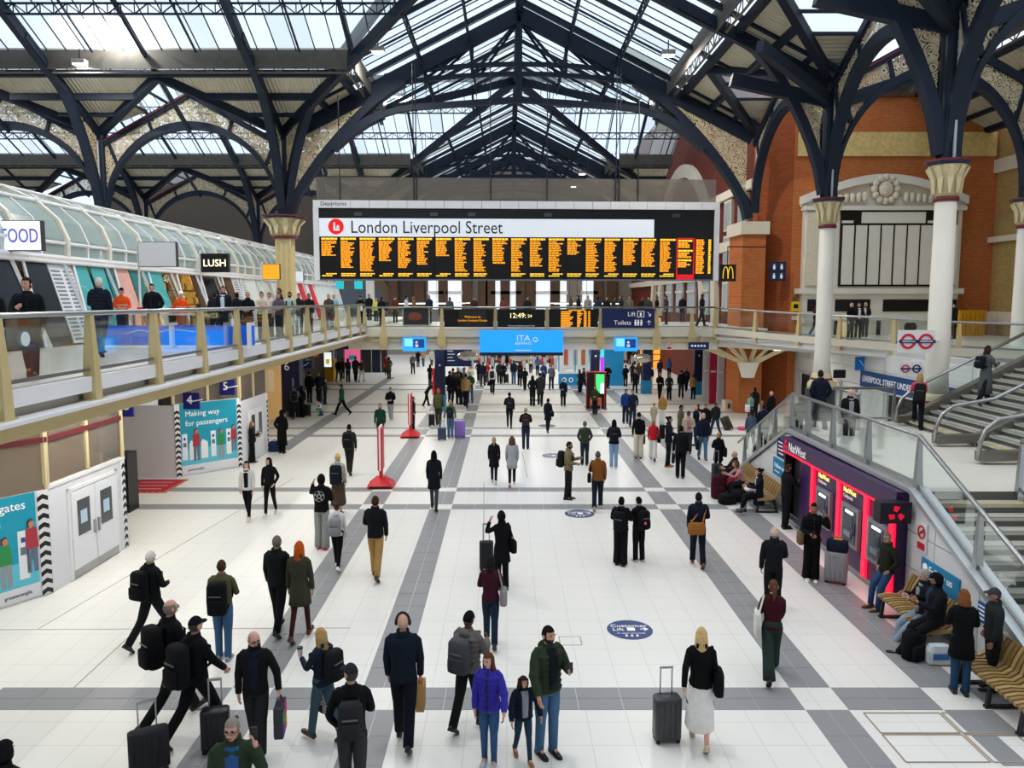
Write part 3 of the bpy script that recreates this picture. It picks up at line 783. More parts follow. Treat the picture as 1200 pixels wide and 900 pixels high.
MB().box(26.25, 26.4, 39.3, 42.2, 5.0, 5.6).build('stone_band', STONE, wy)
A = [(26.1, 37.6 - 2.2 * cos(pi * k / 16), 5.3 + 2.4 * sin(pi * k / 16)) for k in range(17)]
B = [(26.1, 37.6 - 1.6 * cos(pi * k / 16), 5.3 + 1.75 * sin(pi * k / 16)) for k in range(17)]
MB().strip(A, B, (.3, 0, 0)).build('stone_arch', STONE, wy)
for y in (35.7, 39.5): MB().tube([(26.2, y, 4.3), (26.2, y, 5.3)], .16, 10).build('stone_shaft', STONE, wy)
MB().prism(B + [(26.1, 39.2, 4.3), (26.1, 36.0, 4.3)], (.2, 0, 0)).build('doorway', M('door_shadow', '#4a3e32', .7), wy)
# pale carved facade
fc = thing('carved_facade', 'large cream stone facade with curved pediment, fluted panels and black windows on brick wall', 'facade', (20.2, 42.1, 0))
FX0, FX1 = -4.2, 4.25
MB().box(FX0, FX1, -.25, .1, 4.3, 11.7).build('facade_body', CREAMW, fc)
A = [(4.6 * sin(t), -.3, 9.6 + (3.0) * cos(t) * 1.0) for t in [(-1.25 + 2.5 * k / 20) for k in range(21)]]
A = [(FX0 - .2 + (FX1 - FX0 + .4) * k / 20, -.45, 11.75 + 1.15 * sin(pi * k / 20)) for k in range(21)]
MB().strip(A, [(p[0], p[1], p[2] - .42) for p in A], (0, .6, 0)).build('pediment_cornice', CREAMW, fc)
MB().strip([(p[0], -.2, p[2] - .4) for p in A], [(p[0], -.2, 11.2) for p in A], (0, .2, 0)).build('pediment_field', M('carved_cream', '#ddd3bd', .8, var=.25, vs=14, bump=1, bs=8), fc)
MB().sphere((0, -.42, 12.1), (.42, .2, .42), 14, 8).build('carved_boss', M('carved_cream'), fc, smooth=True)
for k in range(12):
    a = 2 * pi * k / 12; MB().sphere((.62 * cos(a), -.42, 12.1 + .62 * sin(a)), (.2, .16, .2), 8, 5).build('carved_leaf', M('carved_cream'), fc, smooth=True)
for k in range(9):
    for s in (-1, 1): MB().sphere((s * (1.1 + k * .33), -.42, 11.5 + .02 * (9 - k)), (.17, .12, .16 + .015 * (9 - k)), 7, 5).build('carved_scroll', M('carved_cream'), fc, smooth=True)
MB().box(FX0 - .1, FX1 + .1, -.5, .1, 11.0, 11.22).build('cornice', CREAMW, fc)
MB().box(-2.3, FX1 - .3, -.34, -.2, 6.95, 11.0).build('black_grid', BLACK, fc)
for k in range(9):
    x = -2.2 + k * .7
    MB().box(x + .02, x + .6, -.42, -.3, 7.05, 10.2).build('fluted_panel', CREAMW, fc)
for x0, x1 in ((-1.2, 2.2),): MB().box(x0, x1, -.42, -.3, 10.32, 10.9).build('name_panel', CREAMW, fc)
for x in (-2.25, 2.35, 3.1): MB().box(x, x + .6, -.42, -.3, 10.32, 10.45).build('grid_bar', CREAMW, fc)
MB().box(FX0 - .3, FX1 + .2, -.45, .1, 6.55, 6.85).build('string_course', CREAMW, fc)
MB().box(FX0 - .4, FX1 + .3, -.5, .1, 5.15, 5.35).build('string_course', CREAMW, fc)
for x0, x1 in ((-3.9, -3.45), (-2.4, -.5), (.2, 2.7), (3.3, 5.0)): MB().box(x0, min(x1, 4.2), -.3, -.2, 5.6, 6.25).build('black_window', BLACK, fc)
MB().lathe([(.33, 0), (.33, .1)], 20).build('round_window', BLACK, fc, loc=(1.75, -.2, 4.75)).rotation_euler = (pi / 2, 0, 0)
MB().box(1.2, 2.3, -.4, -.2, 5.0, 5.12).build('hood_mould', CREAMW, fc)
MB().box(4.0 - 1.0, 4.0 - .3, -.3, -.2, 4.35, 5.1).build('black_window', BLACK, fc)
for x in (-2.3, 0, 2.8): MB().box(x - .1, x + .1, -.32, -.2, 4.3, 5.1).build('black_slot', BLACK, fc)
MB().box(FX0 + .1, FX0 + 1.3, -.4, -.2, 7.0, 10.9).build('carved_pilaster', M('carved_cream'), fc)
MB().box(-2.2, -.9, -.45, -.3, 4.3, 5.05).build('doorway', M('lit_doorway', '#d9c89a', .5, emit=.3), fc)

# ================================================================ DECKS
DECKF = M('deck_floor', '#dcd8cd', .3, var=.06, vs=1)
DECKE = M('deck_fascia', '#d9d3bf', .5, var=.08, vs=1)
UNDER = M('deck_soffit', '#cfcabd', .7)
ZL, ZB, ZR = 4.9, 4.76, 4.42
dl = thing('floor', 'left upper walkway floor in front of the glass arcade', kind='structure')
MB().box(-19, -7.35, 3, 62, ZL - .1, ZL).build('walkway_surface', DECKF, dl)
MB().box(-19, -7.5, 3, 62, ZL - .5, ZL - .1).build('walkway_slab', UNDER, dl)
MB().box(-7.5, -7.25, 3, 39.5, ZL - .28, ZL - .02).build('edge_channel', WHITE, dl)
MB().bar((-7.2, 3, ZL - .47), (-7.2, 39.4, ZL - .47), .34, .06).build('edge_tray', WHITE, dl)
MB().path([(-7.6, y, ZL - .62 - .0) for y in (3, 39.5)], .6, .3).build('edge_girder', BEIGE, dl)
db = thing('floor', 'upper bridge floor crossing the hall behind the departure board', kind='structure')
MB().box(-9, 13.4, 39.5, 52, ZB - .1, ZB).build('bridge_surface', DECKF, db)
MB().box(-9, 13.4, 39.9, 52, ZB - .5, ZB - .1).build('bridge_slab', UNDER, db)
MB().box(-8.2, 10.7, 39.45, 39.75, ZB - .42, ZB).build('fascia_beam', DECKE, db)
MB().box(-8.2, 10.9, 39.75, 39.95, ZB - 1.1, ZB - .42).build('fascia_board', CREAMW, db)
MB().bar((-8.2, 39.55, ZB - .62), (10.9, 39.55, ZB - .62), .1, .1).build('fascia_rail', BEIGE, db)
EDGE = [(10.7, 39.5), (11.3, 38.7), (12.4, 37.3), (13.5, 35.9), (14.2, 34.0), (15.7, 31.9), (17.6, 30.1), (20.3, 28.5), (23.2, 27.3), (26.4, 26.3)]
EZ = [ZB, 4.72, 4.62, 4.55, 4.5, 4.42, 4.3, 4.22, 4.2, 4.2]
dr = thing('floor', 'upper right deck in front of the brick wall', kind='structure')
MB().prism([(x, y, 4.2) for x, y in EDGE] + [(26.4, 43, 4.2), (10.7, 43, 4.2)], (0, 0, .12)).build('deck_surface', DECKF, dr)
MB().prism([(x + .2, y + .3, 3.8) for x, y in EDGE] + [(26.4, 43, 3.8), (10.9, 43, 3.8)], (0, 0, .39)).build('deck_slab', UNDER, dr)
m = MB(); m.path([(x, y, z - .12) for (x, y), z in zip(EDGE, EZ)], .25, .3); m.build('edge_beam', DECKE, dr)
m = MB(); m.path([(x + .15, y + .2, z - .42) for (x, y), z in zip(EDGE, EZ)], .2, .34); m.build('edge_channel', WHITE, dr)
# V bracket and corbel carrying the right deck
vb = thing('deck_bracket', 'cream lattice bracket under the curved deck corner on a stone corbel', 'bracket', (12.6, 40.6, 0))
c0 = Vector((0.2, 0, 2.95))
for dx, nm in ((-2.3, 'strut'), (-1.2, 'strut'), (-.5, 'strut'), (.5, 'strut'), (1.4, 'strut'), (2.6, 'strut')): MB().bar(c0 + Vector((dx * .2, 0, 0)), (dx, -.5, 4.05), .16, .16).build(nm, CREAM, vb)
MB().bar((-3.2, -.5, 4.05), (2.9, -.5, 4.05), .2, .2).build('bracket_rail', CREAM, vb)
MB().bar((-2.9, -.5, 4.0), (-.3, 0, 3.0), .2, .2).build('strut', CREAM, vb); MB().bar((2.7, -.5, 4.0), (.6, 0, 3.0), .2, .2).build('strut', CREAM, vb)
MB().lathe([(.35, 2.1), (.4, 2.3), (.62, 2.95)], 8).build('corbel', CREAMW, vb, loc=(.3, .3, 0))
MB().box(13.3, 16.4, 44.3, 46, 0, 4.2).build('wall_right', RBRICK_Y, kind='structure', label='orange brick pier under the deck behind the stone seat')

DISC = M('safety_disc', '#d6e0de', .5)
def railing(pts, zs, posts, name_label, zr=1.08, post_d=.45, mat=BEIGE, panes=True, w=.1):
    """deck railing: handrail, posts that taper upward, glass panes with a lower rail"""
    r = thing('glass_railing', name_label, 'railing', (*pts[0], zs[0]))
    o = Vector((*pts[0], zs[0]))
    P = [Vector((x, y, z)) - o for (x, y), z in zip(pts, zs)]
    cum = [0.0]
    for i in range(1, len(P)): cum.append(cum[-1] + (P[i] - P[i - 1]).length)
    def at_s(s):
        for i in range(1, len(P)):
            if s <= cum[i] + 1e-6: return P[i - 1].lerp(P[i], (s - cum[i - 1]) / (cum[i] - cum[i - 1]))
        return P[-1]
    up = Vector((0, 0, 1))
    MB().tube([p + up * zr for p in P], .045, 8).build('handrail', STEEL, r, smooth=True)
    MB().path([p + up * .1 for p in P], .05, .06).build('lower_rail', STEEL, r)
    ss = posts if isinstance(posts, list) else [cum[-1] * k / posts for k in range(posts + 1)]
    for s in ss:
        p = at_s(s); e = .08
        d = (at_s(min(s + .05, cum[-1])) - at_s(max(s - .05, 0))).normalized(); n = up.cross(d)
        m = MB()
        m.loft([[p + d * (sx * ww) + n * (sy * ww) + up * z for sx, sy in ((-1, -1), (1, -1), (1, 1), (-1, 1))] for z, ww in ((-post_d, w * 1.15), (.1, w), (zr - .04, w * .55))])
        m.build('post', mat, r)
    if panes:
        for a, b in zip(ss[:-1], ss[1:]):
            p, q = at_s(a + .06), at_s(b - .06); mid = [at_s(a + (b - a) * t) for t in (.08, .36, .64, .92)]
            m = MB(); m.strip([v + up * .14 for v in mid], [v + up * (zr - .06) for v in mid], (0, 0, 0)) if False else None
            for i in range(3):
                d = (mid[i + 1] - mid[i]).normalized(); n = up.cross(d) * .012
                MBm = m = m or MB()
                m.prism([mid[i] + up * .14, mid[i + 1] + up * .14, mid[i + 1] + up * (zr - .06), mid[i] + up * (zr - .06)], n)
            m.build('glass_pane', RGLASS, r)
    return r
ly = [11.0 + 2.45 * k for k in range(12)]
rl = railing([(-7.3, 6.1), (-7.3, 39.5)], [ZL, ZL], [y - 6.1 for y in [6.1, 8.55] + ly], 'steel and glass railing with tapering beige posts along the left walkway')
for y in ly:                                  # beige bracket below each post
    MB().loft([[(-7.2, y - 6.1 - .35, -.55), (-7.2, y - 6.1 + .35, -.55), (-7.2, y - 6.1 + .2, -.42), (-7.2, y - 6.1 - .2, -.42)], [(-8.6, y - 6.1 - .35, -.85), (-8.6, y - 6.1 + .35, -.85), (-8.6, y - 6.1 + .2, -.5), (-8.6, y - 6.1 - .2, -.5)]]).build('bracket', BEIGE, rl, loc=(7.3, 0, 0))
for y in (11.6, 20.4, 26.5, 29):
    MB().lathe([(.11, 0), (.11, .012)], 14).build('safety_disc', DISC, rl, loc=(.02, y - 6.1, .72)).rotation_euler = (0, pi / 2, 0)
px = [-7.3] + [(u - 594) / 900 * 39.6 for u in (450, 518, 580.5, 641, 703, 769, 810)] + [10.7]
rb = railing([(-7.3, 39.5), (10.7, 39.5)], [ZB, ZB], [x + 7.3 for x in px], 'steel and glass railing of the bridge under the departure board')
for x in px[1:-1]:
    MB().loft([[(x + 7.3 - .12, -.1, -.1), (x + 7.3 + .12, -.1, -.1), (x + 7.3 + .12, .1, -.1), (x + 7.3 - .12, .1, -.1)], [(x + 7.3 - .22, -.15, -.45), (x + 7.3 + .22, -.15, -.45), (x + 7.3 + .22, .1, -.45), (x + 7.3 - .22, .1, -.45)], [(x + 7.3 - .2, -.15, -.85), (x + 7.3 + .2, -.15, -.85), (x + 7.3 + .2, .1, -.85), (x + 7.3 - .2, .1, -.85)], [(x + 7.3 - .06, -.05, -1.1), (x + 7.3 + .06, -.05, -1.1), (x + 7.3 + .06, .1, -1.1), (x + 7.3 - .06, .1, -1.1)]]).build('bracket', BEIGE, rb)
rr = railing(EDGE, EZ, 9, 'curved steel and glass railing with beige posts along the right deck', zr=1.05)
for t in (.28, .62):
    pass

# underside strip lights of the decks
TUBE = M('light_tube', '#fff8ea', .4, emit=6)
def strip_light(x, y, z, label, lx=3.0, ly=.3, power=120, hang=0):
    f = thing('strip_light', label, 'ceiling light', (x, y, z), group='strip lights under the decks')
    MB().box(-lx / 2, lx / 2, -ly / 2, ly / 2, -.05, .0).build('housing', WHITE, f)
    MB().box(-lx / 2 + .05, lx / 2 - .05, -ly / 2 + .05, ly / 2 - .05, -.07, -.05).build('diffuser', TUBE, f)
    if hang: MB().bar((0, 0, 0), (0, 0, hang), .03, .03).build('hanger', NAVYD, f)
    l = bpy.data.lights.new('strip_lamp', 'AREA'); l.shape = 'RECTANGLE'; l.size = lx; l.size_y = ly; l.energy = power; l.color = (1, .97, .92)
    o = bpy.data.objects.new('strip_lamp', l); COL.objects.link(o); o.parent = f; o.location = (0, 0, -.09)
n = 0
for y in (42.5, 49):
    for x in (-5, 1, 7):
        strip_light(x, y, ZB - .5, 'strip light under the bridge, %s end of the %s row' % ({-5: 'left', 1: 'middle', 7: 'right'}[x], 'front' if y < 45 else 'rear'), power=100)
for i, y in enumerate((12.5, 17, 21.5, 27, 34)): strip_light(-8.7, y, ZL - .5, 'strip light under the left walkway, %s from the camera' % ('first', 'second', 'third', 'fourth', 'fifth')[i], .3, 3.0, 95)  # lamps added to brighten the white hoardings below the walkway
for x, y in ((14.2, 38),): strip_light(x, y, 3.8, 'strip light under the right deck, %s one' % ('rear' if y > 35 else 'front'), 2.0, .3, 32)
for y in (58, 66, 74):
    for x in (-6, 6): strip_light(x, y, 6.0, 'hanging strip light over the far %s, %s' % ({58: 'kiosk', 66: 'shops', 74: 'gates'}[y], 'left side' if x < 0 else 'right side'), 5, .3, 160, 12.4)

# ================================================================ LANDING, STAIRS, CASH MACHINE WALL
PANELW = M('white_wall_panel', '#e3e4e3', .35, var=.03, vs=1)
lw = thing('wall_right', 'white panelled stair wall carrying the cash machines', kind='structure')
XW = 8.1
outline = [(9.9, 0), (15.05, 2.36), (21.85, 2.42), (26.9, 0)]
MB().prism([(XW + .06, y, z) for y, z in outline], (.25, 0, 0)).build('wall_core', M('wall_core', '#9a9a98', .6), lw)
for y0, y1 in [(9.9 + 1.42 * k, 11.32 + 1.42 * k) for k in range(12)]:
    for z0, z1 in ((.16, .86), (.86, 1.6), (1.6, 2.5)):
        poly = [(y0 + .012, z0 + .01), (y1 - .012, z0 + .01), (y1 - .012, z1 - .01), (y0 + .012, z1 - .01)]
        poly = clip(poly, .458, -1, -4.55); poly = clip(poly, -.481, -1, 12.92); poly = clip(poly, 0, -1, 2.36)
        if len(poly) > 2 and not (15.15 < y0 and y1 < 21.5): MB().prism([(XW, y, z) for y, z in poly], (.05, 0, 0)).build('wall_panel', PANELW, lw)
MB().prism([(XW - .02, y, z) for y, z in ((9.9, 0), (26.5, 0), (26.3, .15), (10.2, .15))], (.1, 0, 0)).build('skirting', M('skirting_grey', '#8f9193', .5), lw)
m = MB(); m.path([(XW + .12, y, z + .06) for y, z in [(9.6, -.1)] + outline[1:3] + [(27.1, -.05)]], .4, .1); m.build('coping', M('coping_steel', '#c4c6c7', .35, .6), lw)
ld = thing('floor', 'pale landing of the stairs above the cash machines', kind='structure')
MB().box(XW + .3, 12.3, 15.05, 22.2, 2.15, 2.4).build('landing_surface', DECKF, ld)
MB().box(9.2, 12.3, 22.2, 24.0, 2.15, 2.4).build('landing_surface', DECKF, ld)
MB().box(12.3, 13.3, 15, 24, 0, 2.15).build('landing_wall', PANELW, ld)
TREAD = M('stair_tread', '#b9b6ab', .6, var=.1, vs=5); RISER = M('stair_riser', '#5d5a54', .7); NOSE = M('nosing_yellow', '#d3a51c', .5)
def steps(label, o, d, wdir, width, n, rise, run, down=True, nose=NOSE):
    """flight of steps from point o; each tread and riser its own part"""
    f = thing('stair_flight', label, 'stairs', o, kind='structure')
    d = Vector(d); wv = Vector(wdir)
    for k in range(n):
        z = -rise * (k + 1) if down else rise * (k + 1)
        a = d * run * k; b = d * run * (k + 1.08)
        if not down: a, b = d * (run * k - .03), d * run * (k + 1)
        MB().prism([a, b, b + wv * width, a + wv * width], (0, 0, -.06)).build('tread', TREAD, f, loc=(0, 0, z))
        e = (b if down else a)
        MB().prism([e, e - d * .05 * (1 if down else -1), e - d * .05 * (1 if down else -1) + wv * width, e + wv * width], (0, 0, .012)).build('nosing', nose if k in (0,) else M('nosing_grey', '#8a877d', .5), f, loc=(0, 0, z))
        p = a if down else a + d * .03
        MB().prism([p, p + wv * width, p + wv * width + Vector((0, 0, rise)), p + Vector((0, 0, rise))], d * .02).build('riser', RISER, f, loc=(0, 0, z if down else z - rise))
    return f
steps('near flight of pale steps descending towards the camera beside the cash machines', (XW + .35, 15.05, 2.4), (0, -1, 0), (1, 0, 0), 1.75, 14, .168, .345)
steps('second near flight of steps right of the central handrail', (10.35, 15.05, 2.4), (0, -1, 0), (1, 0, 0), 2.0, 14, .168, .345)
steps('far flight of steps descending away from the landing', (XW + .35, 22.2, 2.4), (0, 1, 0), (1, 0, 0), 2.2, 14, .168, .345)
steps('upper flight of steps with yellow first nosing, farthest bay', (12.25, 19.9, 2.4), (1, 0, 0), (0, 1, 0), 3.3, 14, .16, .31, down=False)
steps('upper flight of steps with yellow first nosing, middle bay', (12.25, 17.7, 2.4), (1, 0, 0), (0, 1, 0), 2.1, 14, .16, .31, down=False)
steps('upper flight of steps with yellow first nosing, nearest bay', (12.25, 14.6, 2.4), (1, 0, 0), (0, 1, 0), 2.95, 14, .16, .31, down=False)
def balustrade(label, y, x0, slope0, x1, curved=True):
    b = thing('stair_balustrade', label, 'balustrade', (x0, y, 2.4))
    L = x1 - x0; k = .516
    st = x0 + slope0
    S1 = [(0, 0, .02), (slope0, 0, .06), (L, 0, .06 + (L - slope0) * k)]
    MB().path([(p[0], 0, p[2] + .16) for p in S1], .22, .3, up=(0, 1, 0)).build('stringer', M('stringer_steel', '#7d7a74', .35, .7), b)
    hr = [(0, 0, .1), (.02, 0, .5), (.15, 0, .82), (.42, 0, 1.05), (slope0 + .3, 0, 1.12 + .25 * k), (L, 0, 1.06 + (L - slope0) * k)]
    MB().tube(hr, .05, 8).build('handrail', STEEL, b, smooth=True)
    for t in (.0, .5):
        p0 = (.1 + (L - .1) * t, .1 + (L - .1) * (t + .48))
        zz = lambda x: .35 + max(0, x - slope0) * k
        MB().prism([(p0[0], 0, zz(p0[0])), (p0[1], 0, zz(p0[1])), (p0[1], 0, zz(p0[1]) + .66), (p0[0] + (.3 if t == 0 else 0), 0, zz(p0[0]) + .62)], (0, .012, 0)).build('glass_pane', RGLASS, b)
    return b
balustrade('steel and glass balustrade on the upper stairs, between far and middle bays', 19.85, 11.2, 1.2, 16.8)
balustrade('steel and glass balustrade on the upper stairs, between middle and near bays', 17.65, 11.0, 1.3, 16.8)
balustrade('steel balustrade along the far edge of the upper stairs', 23.25, 11.9, .4, 16.8)
# landing railing: far slope, level, near slope
lr = railing([(XW + .12, 26.9), (XW + .12, 26.2), (XW + .12, 21.9), (XW + .12, 15.1), (XW + .12, 11.0), (XW + .12, 9.7)], [.12, .45, 2.48, 2.45, .6, .02],
        [.8, 2.4, 4.0, 5.5, 6.7, 8.3, 10.2, 12.35, 14.6, 16.8, 18.4], 'steel and glass railing stepping over the cash machine wall', zr=1.06, mat=STEEL, post_d=.15, w=.07)
railing([(10.2, 15.0), (10.2, 9.4)], [2.4, -.33], 3, 'central steel handrail with glass between the two near flights', zr=1.05, mat=STEEL, post_d=.05, w=.06)
railing([(12.2, 24.0), (10.3, 24.0), (10.3, 22.3)], [2.4, 2.4, 2.4], 3, 'glass guard at the back edge of the landing', zr=1.05, mat=STEEL, post_d=.05, w=.05)

# cash machine block
PURP = M('bank_purple', '#3a1c4e', .35, var=.05); LEDR = M('red_light_strip', '#ff1030', .4, emit=2.2); SCR = M('machine_screen', '#b9c6d6', .3, emit=.5)
GREYM = M('machine_grey', '#8d9095', .4, .3)
bk = thing('cash_machine_wall', 'purple bank front with three grey cash machines and glowing red strips in the white stair wall', 'cash machines', (XW, 0, 0))
MB().box(-.22, .02, 15.15, 20.3, .14, 1.98).build('front_panel', PURP, bk)
MB().box(-.26, .02, 15.15, 21.55, 1.98, 2.36).build('header', PURP, bk)
MB().box(-.2, .02, 21.45, 21.55, 0, 1.98).build('door_post', M('dark_door', '#22222a', .4), bk)
MB().box(.0, .02, 20.3, 21.45, .0, 1.98).build('entry_shade_sheet', BLACK, bk)  # flat black sheet standing in for the shade inside the doorway
MB().box(-.22, .02, 15.15, 21.5, .02, .14).build('plinth', M('plinth_steel', '#9b9b9e', .3, .8), bk)
MB().box(-.285, -.26, 15.2, 21.5, 1.95, 1.985).build('red_strip', LEDR, bk)
for y in (19.35, 17.8, 16.42, 15.28):
    MB().box(-.27, -.22, y - .09, y + .09, .14, 1.95).build('red_strip', LEDR, bk)
for y in (18.6, 17.1, 15.82):
    fr = MB().box(-.3, -.22, y - .42, y + .42, .62, 1.55).build('machine_frame', GREYM, bk)
    MB().box(-.31, -.29, y - .32, y + .32, .72, 1.46).build('machine_recess', M('recess_grey', '#565a60', .5), fr)
    MB().box(-.325, -.30, y - .2, y + .18, 1.05, 1.34).build('machine_screen', M('dark_screen', '#303848', .2), fr)
    MB().box(-.33, -.30, y - .2, y + .16, 1.38, 1.43).build('machine_light', M('machine_light', '#ffffff', .3, emit=2), fr)
    MB().box(-.36, -.30, y - .18, y + .14, .86, .97).build('keypad', M('keypad', '#9aa0a8', .4, .5), fr)
    MB().box(-.33, -.30, y - .32, y - .24, .95, 1.2).build('card_slot', M('card_slot', '#3c2c58', .4), fr)
YEL = M('yellow_caption', '#f5e27a', .5, emit=1.2)
RLOGO = M('logo_red', '#e0103c', .5, emit=.5)
text('NatWest', .34, (-.29, 21.0, 2.16), (0, -1), WTXT, bk, sx=.95)
def knot(x, y, z, r, name='logo'):           # three arrow heads chasing round a centre
    m = MB()
    for k in range(3):
        a = 2 * pi * k / 3 + pi / 2
        c = lambda rr, t: (x, y - rr * cos(a + t), z + rr * sin(a + t))
        m.prism([c(r * .25, -.3), c(r, -.45), c(r * 1.05, .25), c(r * .55, .75), c(r * .35, .3)], (-.012, 0, 0))
    return m.build(name, RLOGO, bk)
knot(-.27, 21.27, 2.16, .15)
for y in (18.75, 17.3):
    text('NatWest', .17, (-.235, y + .3, 1.83), (0, -1), YEL, bk); text('Cashpoint', .12, (-.235, y + .3, 1.69), (0, -1), WTXT, bk)
sb = thing('projecting_sign', 'black projecting bank sign with red emblem beside the nearest cash machine', 'sign', (XW - .1, 14.98, 2.0))
MB().box(-.62, 0, -.14, .14, -.2, .22).build('sign_box', M('sign_black', '#16101c', .4), sb)
m = MB()
for k in range(3):
    a = 2 * pi * k / 3 + pi / 2; c = lambda rr, t: (-.31 + rr * cos(a + t), -.15, rr * sin(a + t))
    m.prism([c(.04, -.3), c(.16, -.45), c(.17, .25), c(.09, .75), c(.05, .3)], (0, -.012, 0))
m.build('emblem', RLOGO, sb)
def wall_sign(name, label, cat, x, y, z, wy, hz, mat, face='-x', t=.03):
    s = thing(name, label, cat, (x, y, z))
    if face == '-x': MB().box(-t, 0, -wy / 2, wy / 2, -hz / 2, hz / 2).build('sign_panel', mat, s)
    elif face == '+x': MB().box(0, t, -wy / 2, wy / 2, -hz / 2, hz / 2).build('sign_panel', mat, s)
    else: MB().box(-wy / 2, wy / 2, -t, 0, -hz / 2, hz / 2).build('sign_panel', mat, s)
    return s
def ring(parent, c, R, r, mat, axis='x', t=.012, name='red_ring'):
    n = 24; m = MB()
    f = (lambda q, a: (c[0], c[1] - q * cos(a), c[2] + q * sin(a))) if axis == 'x' else (lambda q, a: (c[0] + q * cos(a), c[1], c[2] + q * sin(a)))
    tv = (-t, 0, 0) if axis == 'x' else (0, -t, 0)
    for k in range(n):
        a, b = 2 * pi * k / n, 2 * pi * (k + 1) / n; m.prism([f(R, a), f(R, b), f(r, b), f(r, a)], tv)
    return m.build(name, mat, parent)
REDS = M('sign_red', '#d3202a', .5)
def no_smoking(x, y, z, label, s=.22, face='-x'):
    g = wall_sign('no_smoking_sign', label, 'sign', x, y, z, s * 1.4, s * 2.6, WHITE, face)
    ax = 'x' if face == '-x' else 'y'; o = (-.035, 0, s * .45) if face == '-x' else (0, -.035, s * .45)
    ring(g, o, s * .6, s * .45, REDS, ax)
    if face == '-x':
        MB().bar((-.04, s * .4, s * .1), (-.04, -s * .4, s * .8), .012, .05, up=(1, 0, 0)).build('red_bar', REDS, g)
        MB().box(-.045, -.03, -s * .55, s * .55, -s * 1.1, -s * .5).build('red_caption', REDS, g)
        MB().box(-.038, -.03, -s * .3, s * .3, s * .4, s * .5).build('cigarette', BLACK, g)
    else:
        MB().bar((-s * .4, -.04, s * .8), (s * .4, -.04, s * .1), .012, .05, up=(0, 1, 0)).build('red_bar', REDS, g)
        MB().box(-s * .55, s * .55, -.045, -.03, -s * 1.1, -s * .5).build('red_caption', REDS, g)
    return g
no_smoking(XW - .01, 14.55, 1.62, 'no smoking sign on the white stair wall right of the cash machines')
no_smoking(XW - .01, 21.8, 1.75, 'small no smoking sign left of the bank doorway', .17)
FB = M('sticker_blue', '#1d86b4', .5)
g = wall_sign('wall_sticker', 'blue follow us sticker on the white wall above the near bench', 'sticker', XW - .005, 13.9, 1.03, 1.25, .42, FB)
text('Follow us', .2, (-.035, .35, .04), (0, -1), WTXT, g); text('for live updates', .07, (-.035, .35, -.13), (0, -1), WTXT, g)
MB().lathe([(.08, 0), (.08, .01)], 12).build('logo', WTXT, g, loc=(-.03, .48, .05)).rotation_euler = (0, -pi / 2, 0)
g = wall_sign('wall_sticker', 'blue follow us sticker on the white wall behind the far bench', 'sticker', XW - .005, 22.35, 1.25, 1.1, .5, FB)
text('Follow us', .2, (-.035, .42, .04), (0, -1), WTXT, g); text('for live updates', .07, (-.035, .42, -.13), (0, -1), WTXT, g)
g = wall_sign('wall_notice', 'dark blue information notice left of the bank doorway', 'notice', XW - .005, 22.3, 1.86, .62, .55, BLUE)
for k in range(4): MB().box(-.04, -.03, -.22, .2 - .05 * (k % 2), .16 - .11 * k, .19 - .11 * k).build('text_line', WTXT, g)
g = wall_sign('wall_notice', 'small blue notice on the white wall between the two near benches', 'notice', XW - .005, 12.6, .92, .22, .34, M('notice_blue', '#2d5f9a', .5))
for k in range(4): MB().box(-.04, -.03, -.08, .08, .1 - .07 * k, .12 - .07 * k).build('text_line', WTXT, g)

# ================================================================ UNDER THE RIGHT DECK
ew = thing('wall_right', 'white panelled wall with the underground entrance below the right deck', kind='structure')
XE = 15.9
MB().box(XE, XE + .5, 24, 44.3, 0, 4.15).build('wall_core', M('entrance_core', '#c9c9c6', .6), ew)
for k in range(9):
    y0 = 24 + k * 2.02
    for z0, z1 in ((2.45, 3.2), (3.2, 3.95)): MB().box(XE - .05, XE, y0 + .02, y0 + 2.0, z0 + .01, z1 - .01).build('wall_panel', PANELW, ew)
    if k in (4, 5, 6, 7, 8): MB().box(XE - .05, XE, y0 + .02, y0 + 2.0, .1, 2.42).build('wall_panel', PANELW, ew)
for y0, y1, mt in ((25, 28.3, M('entrance_dark', '#26231f', .6)), (29.2, 31.6, M('entrance_dark')), (36.2, 37.6, M('entrance_wood', '#b98f4e', .6, emit=.15)), (39.5, 41.0, M('entrance_dark'))):
    MB().box(XE - .12, XE - .04, y0, y1, 0, 2.3).build('entrance_opening', mt, ew)
    for y in (y0, y1): MB().box(XE - .2, XE - .03, y - .12, y + .12, 0, 2.4).build('entrance_jamb', M('jamb_grey', '#c3c2bb', .5), ew)
ug = wall_sign('station_sign', 'long blue LIVERPOOL STREET UNDERGROUND STATION sign over the entrance', 'sign', XE - .06, 30.0, 2.75, 8.4, .72, M('underground_blue', '#17467f', .5))
MB().box(-.05, 0, -4.25, 4.25, -.42, -.36).build('sign_edge', WHITE, ug)
text('LIVERPOOL STREET UNDERGROUND STATION', .37, (-.04, 3.95, 0), (0, -1), WTXT, ug, sx=.92)
LUR = M('roundel_red', '#d6203a', .5); LUB = M('roundel_blue', '#20306f', .5)
def roundel(parent, c, R, ringmat=LUR, axis='y'):
    ring(parent, c, R, R * .68, ringmat, axis, name='roundel_ring')
    if axis == 'y': MB().box(c[0] - R * 1.2, c[0] + R * 1.2, c[1] - .03, c[1] - .012, c[2] - R * .2, c[2] + R * .2).build('roundel_bar', LUB, parent)
    else: MB().box(c[0] - .03, c[0] - .012, c[1] - R * 1.2, c[1] + R * 1.2, c[2] - R * .2, c[2] + R * .2).build('roundel_bar', LUB, parent)
p = aty(1073.5, 400, 23.3)
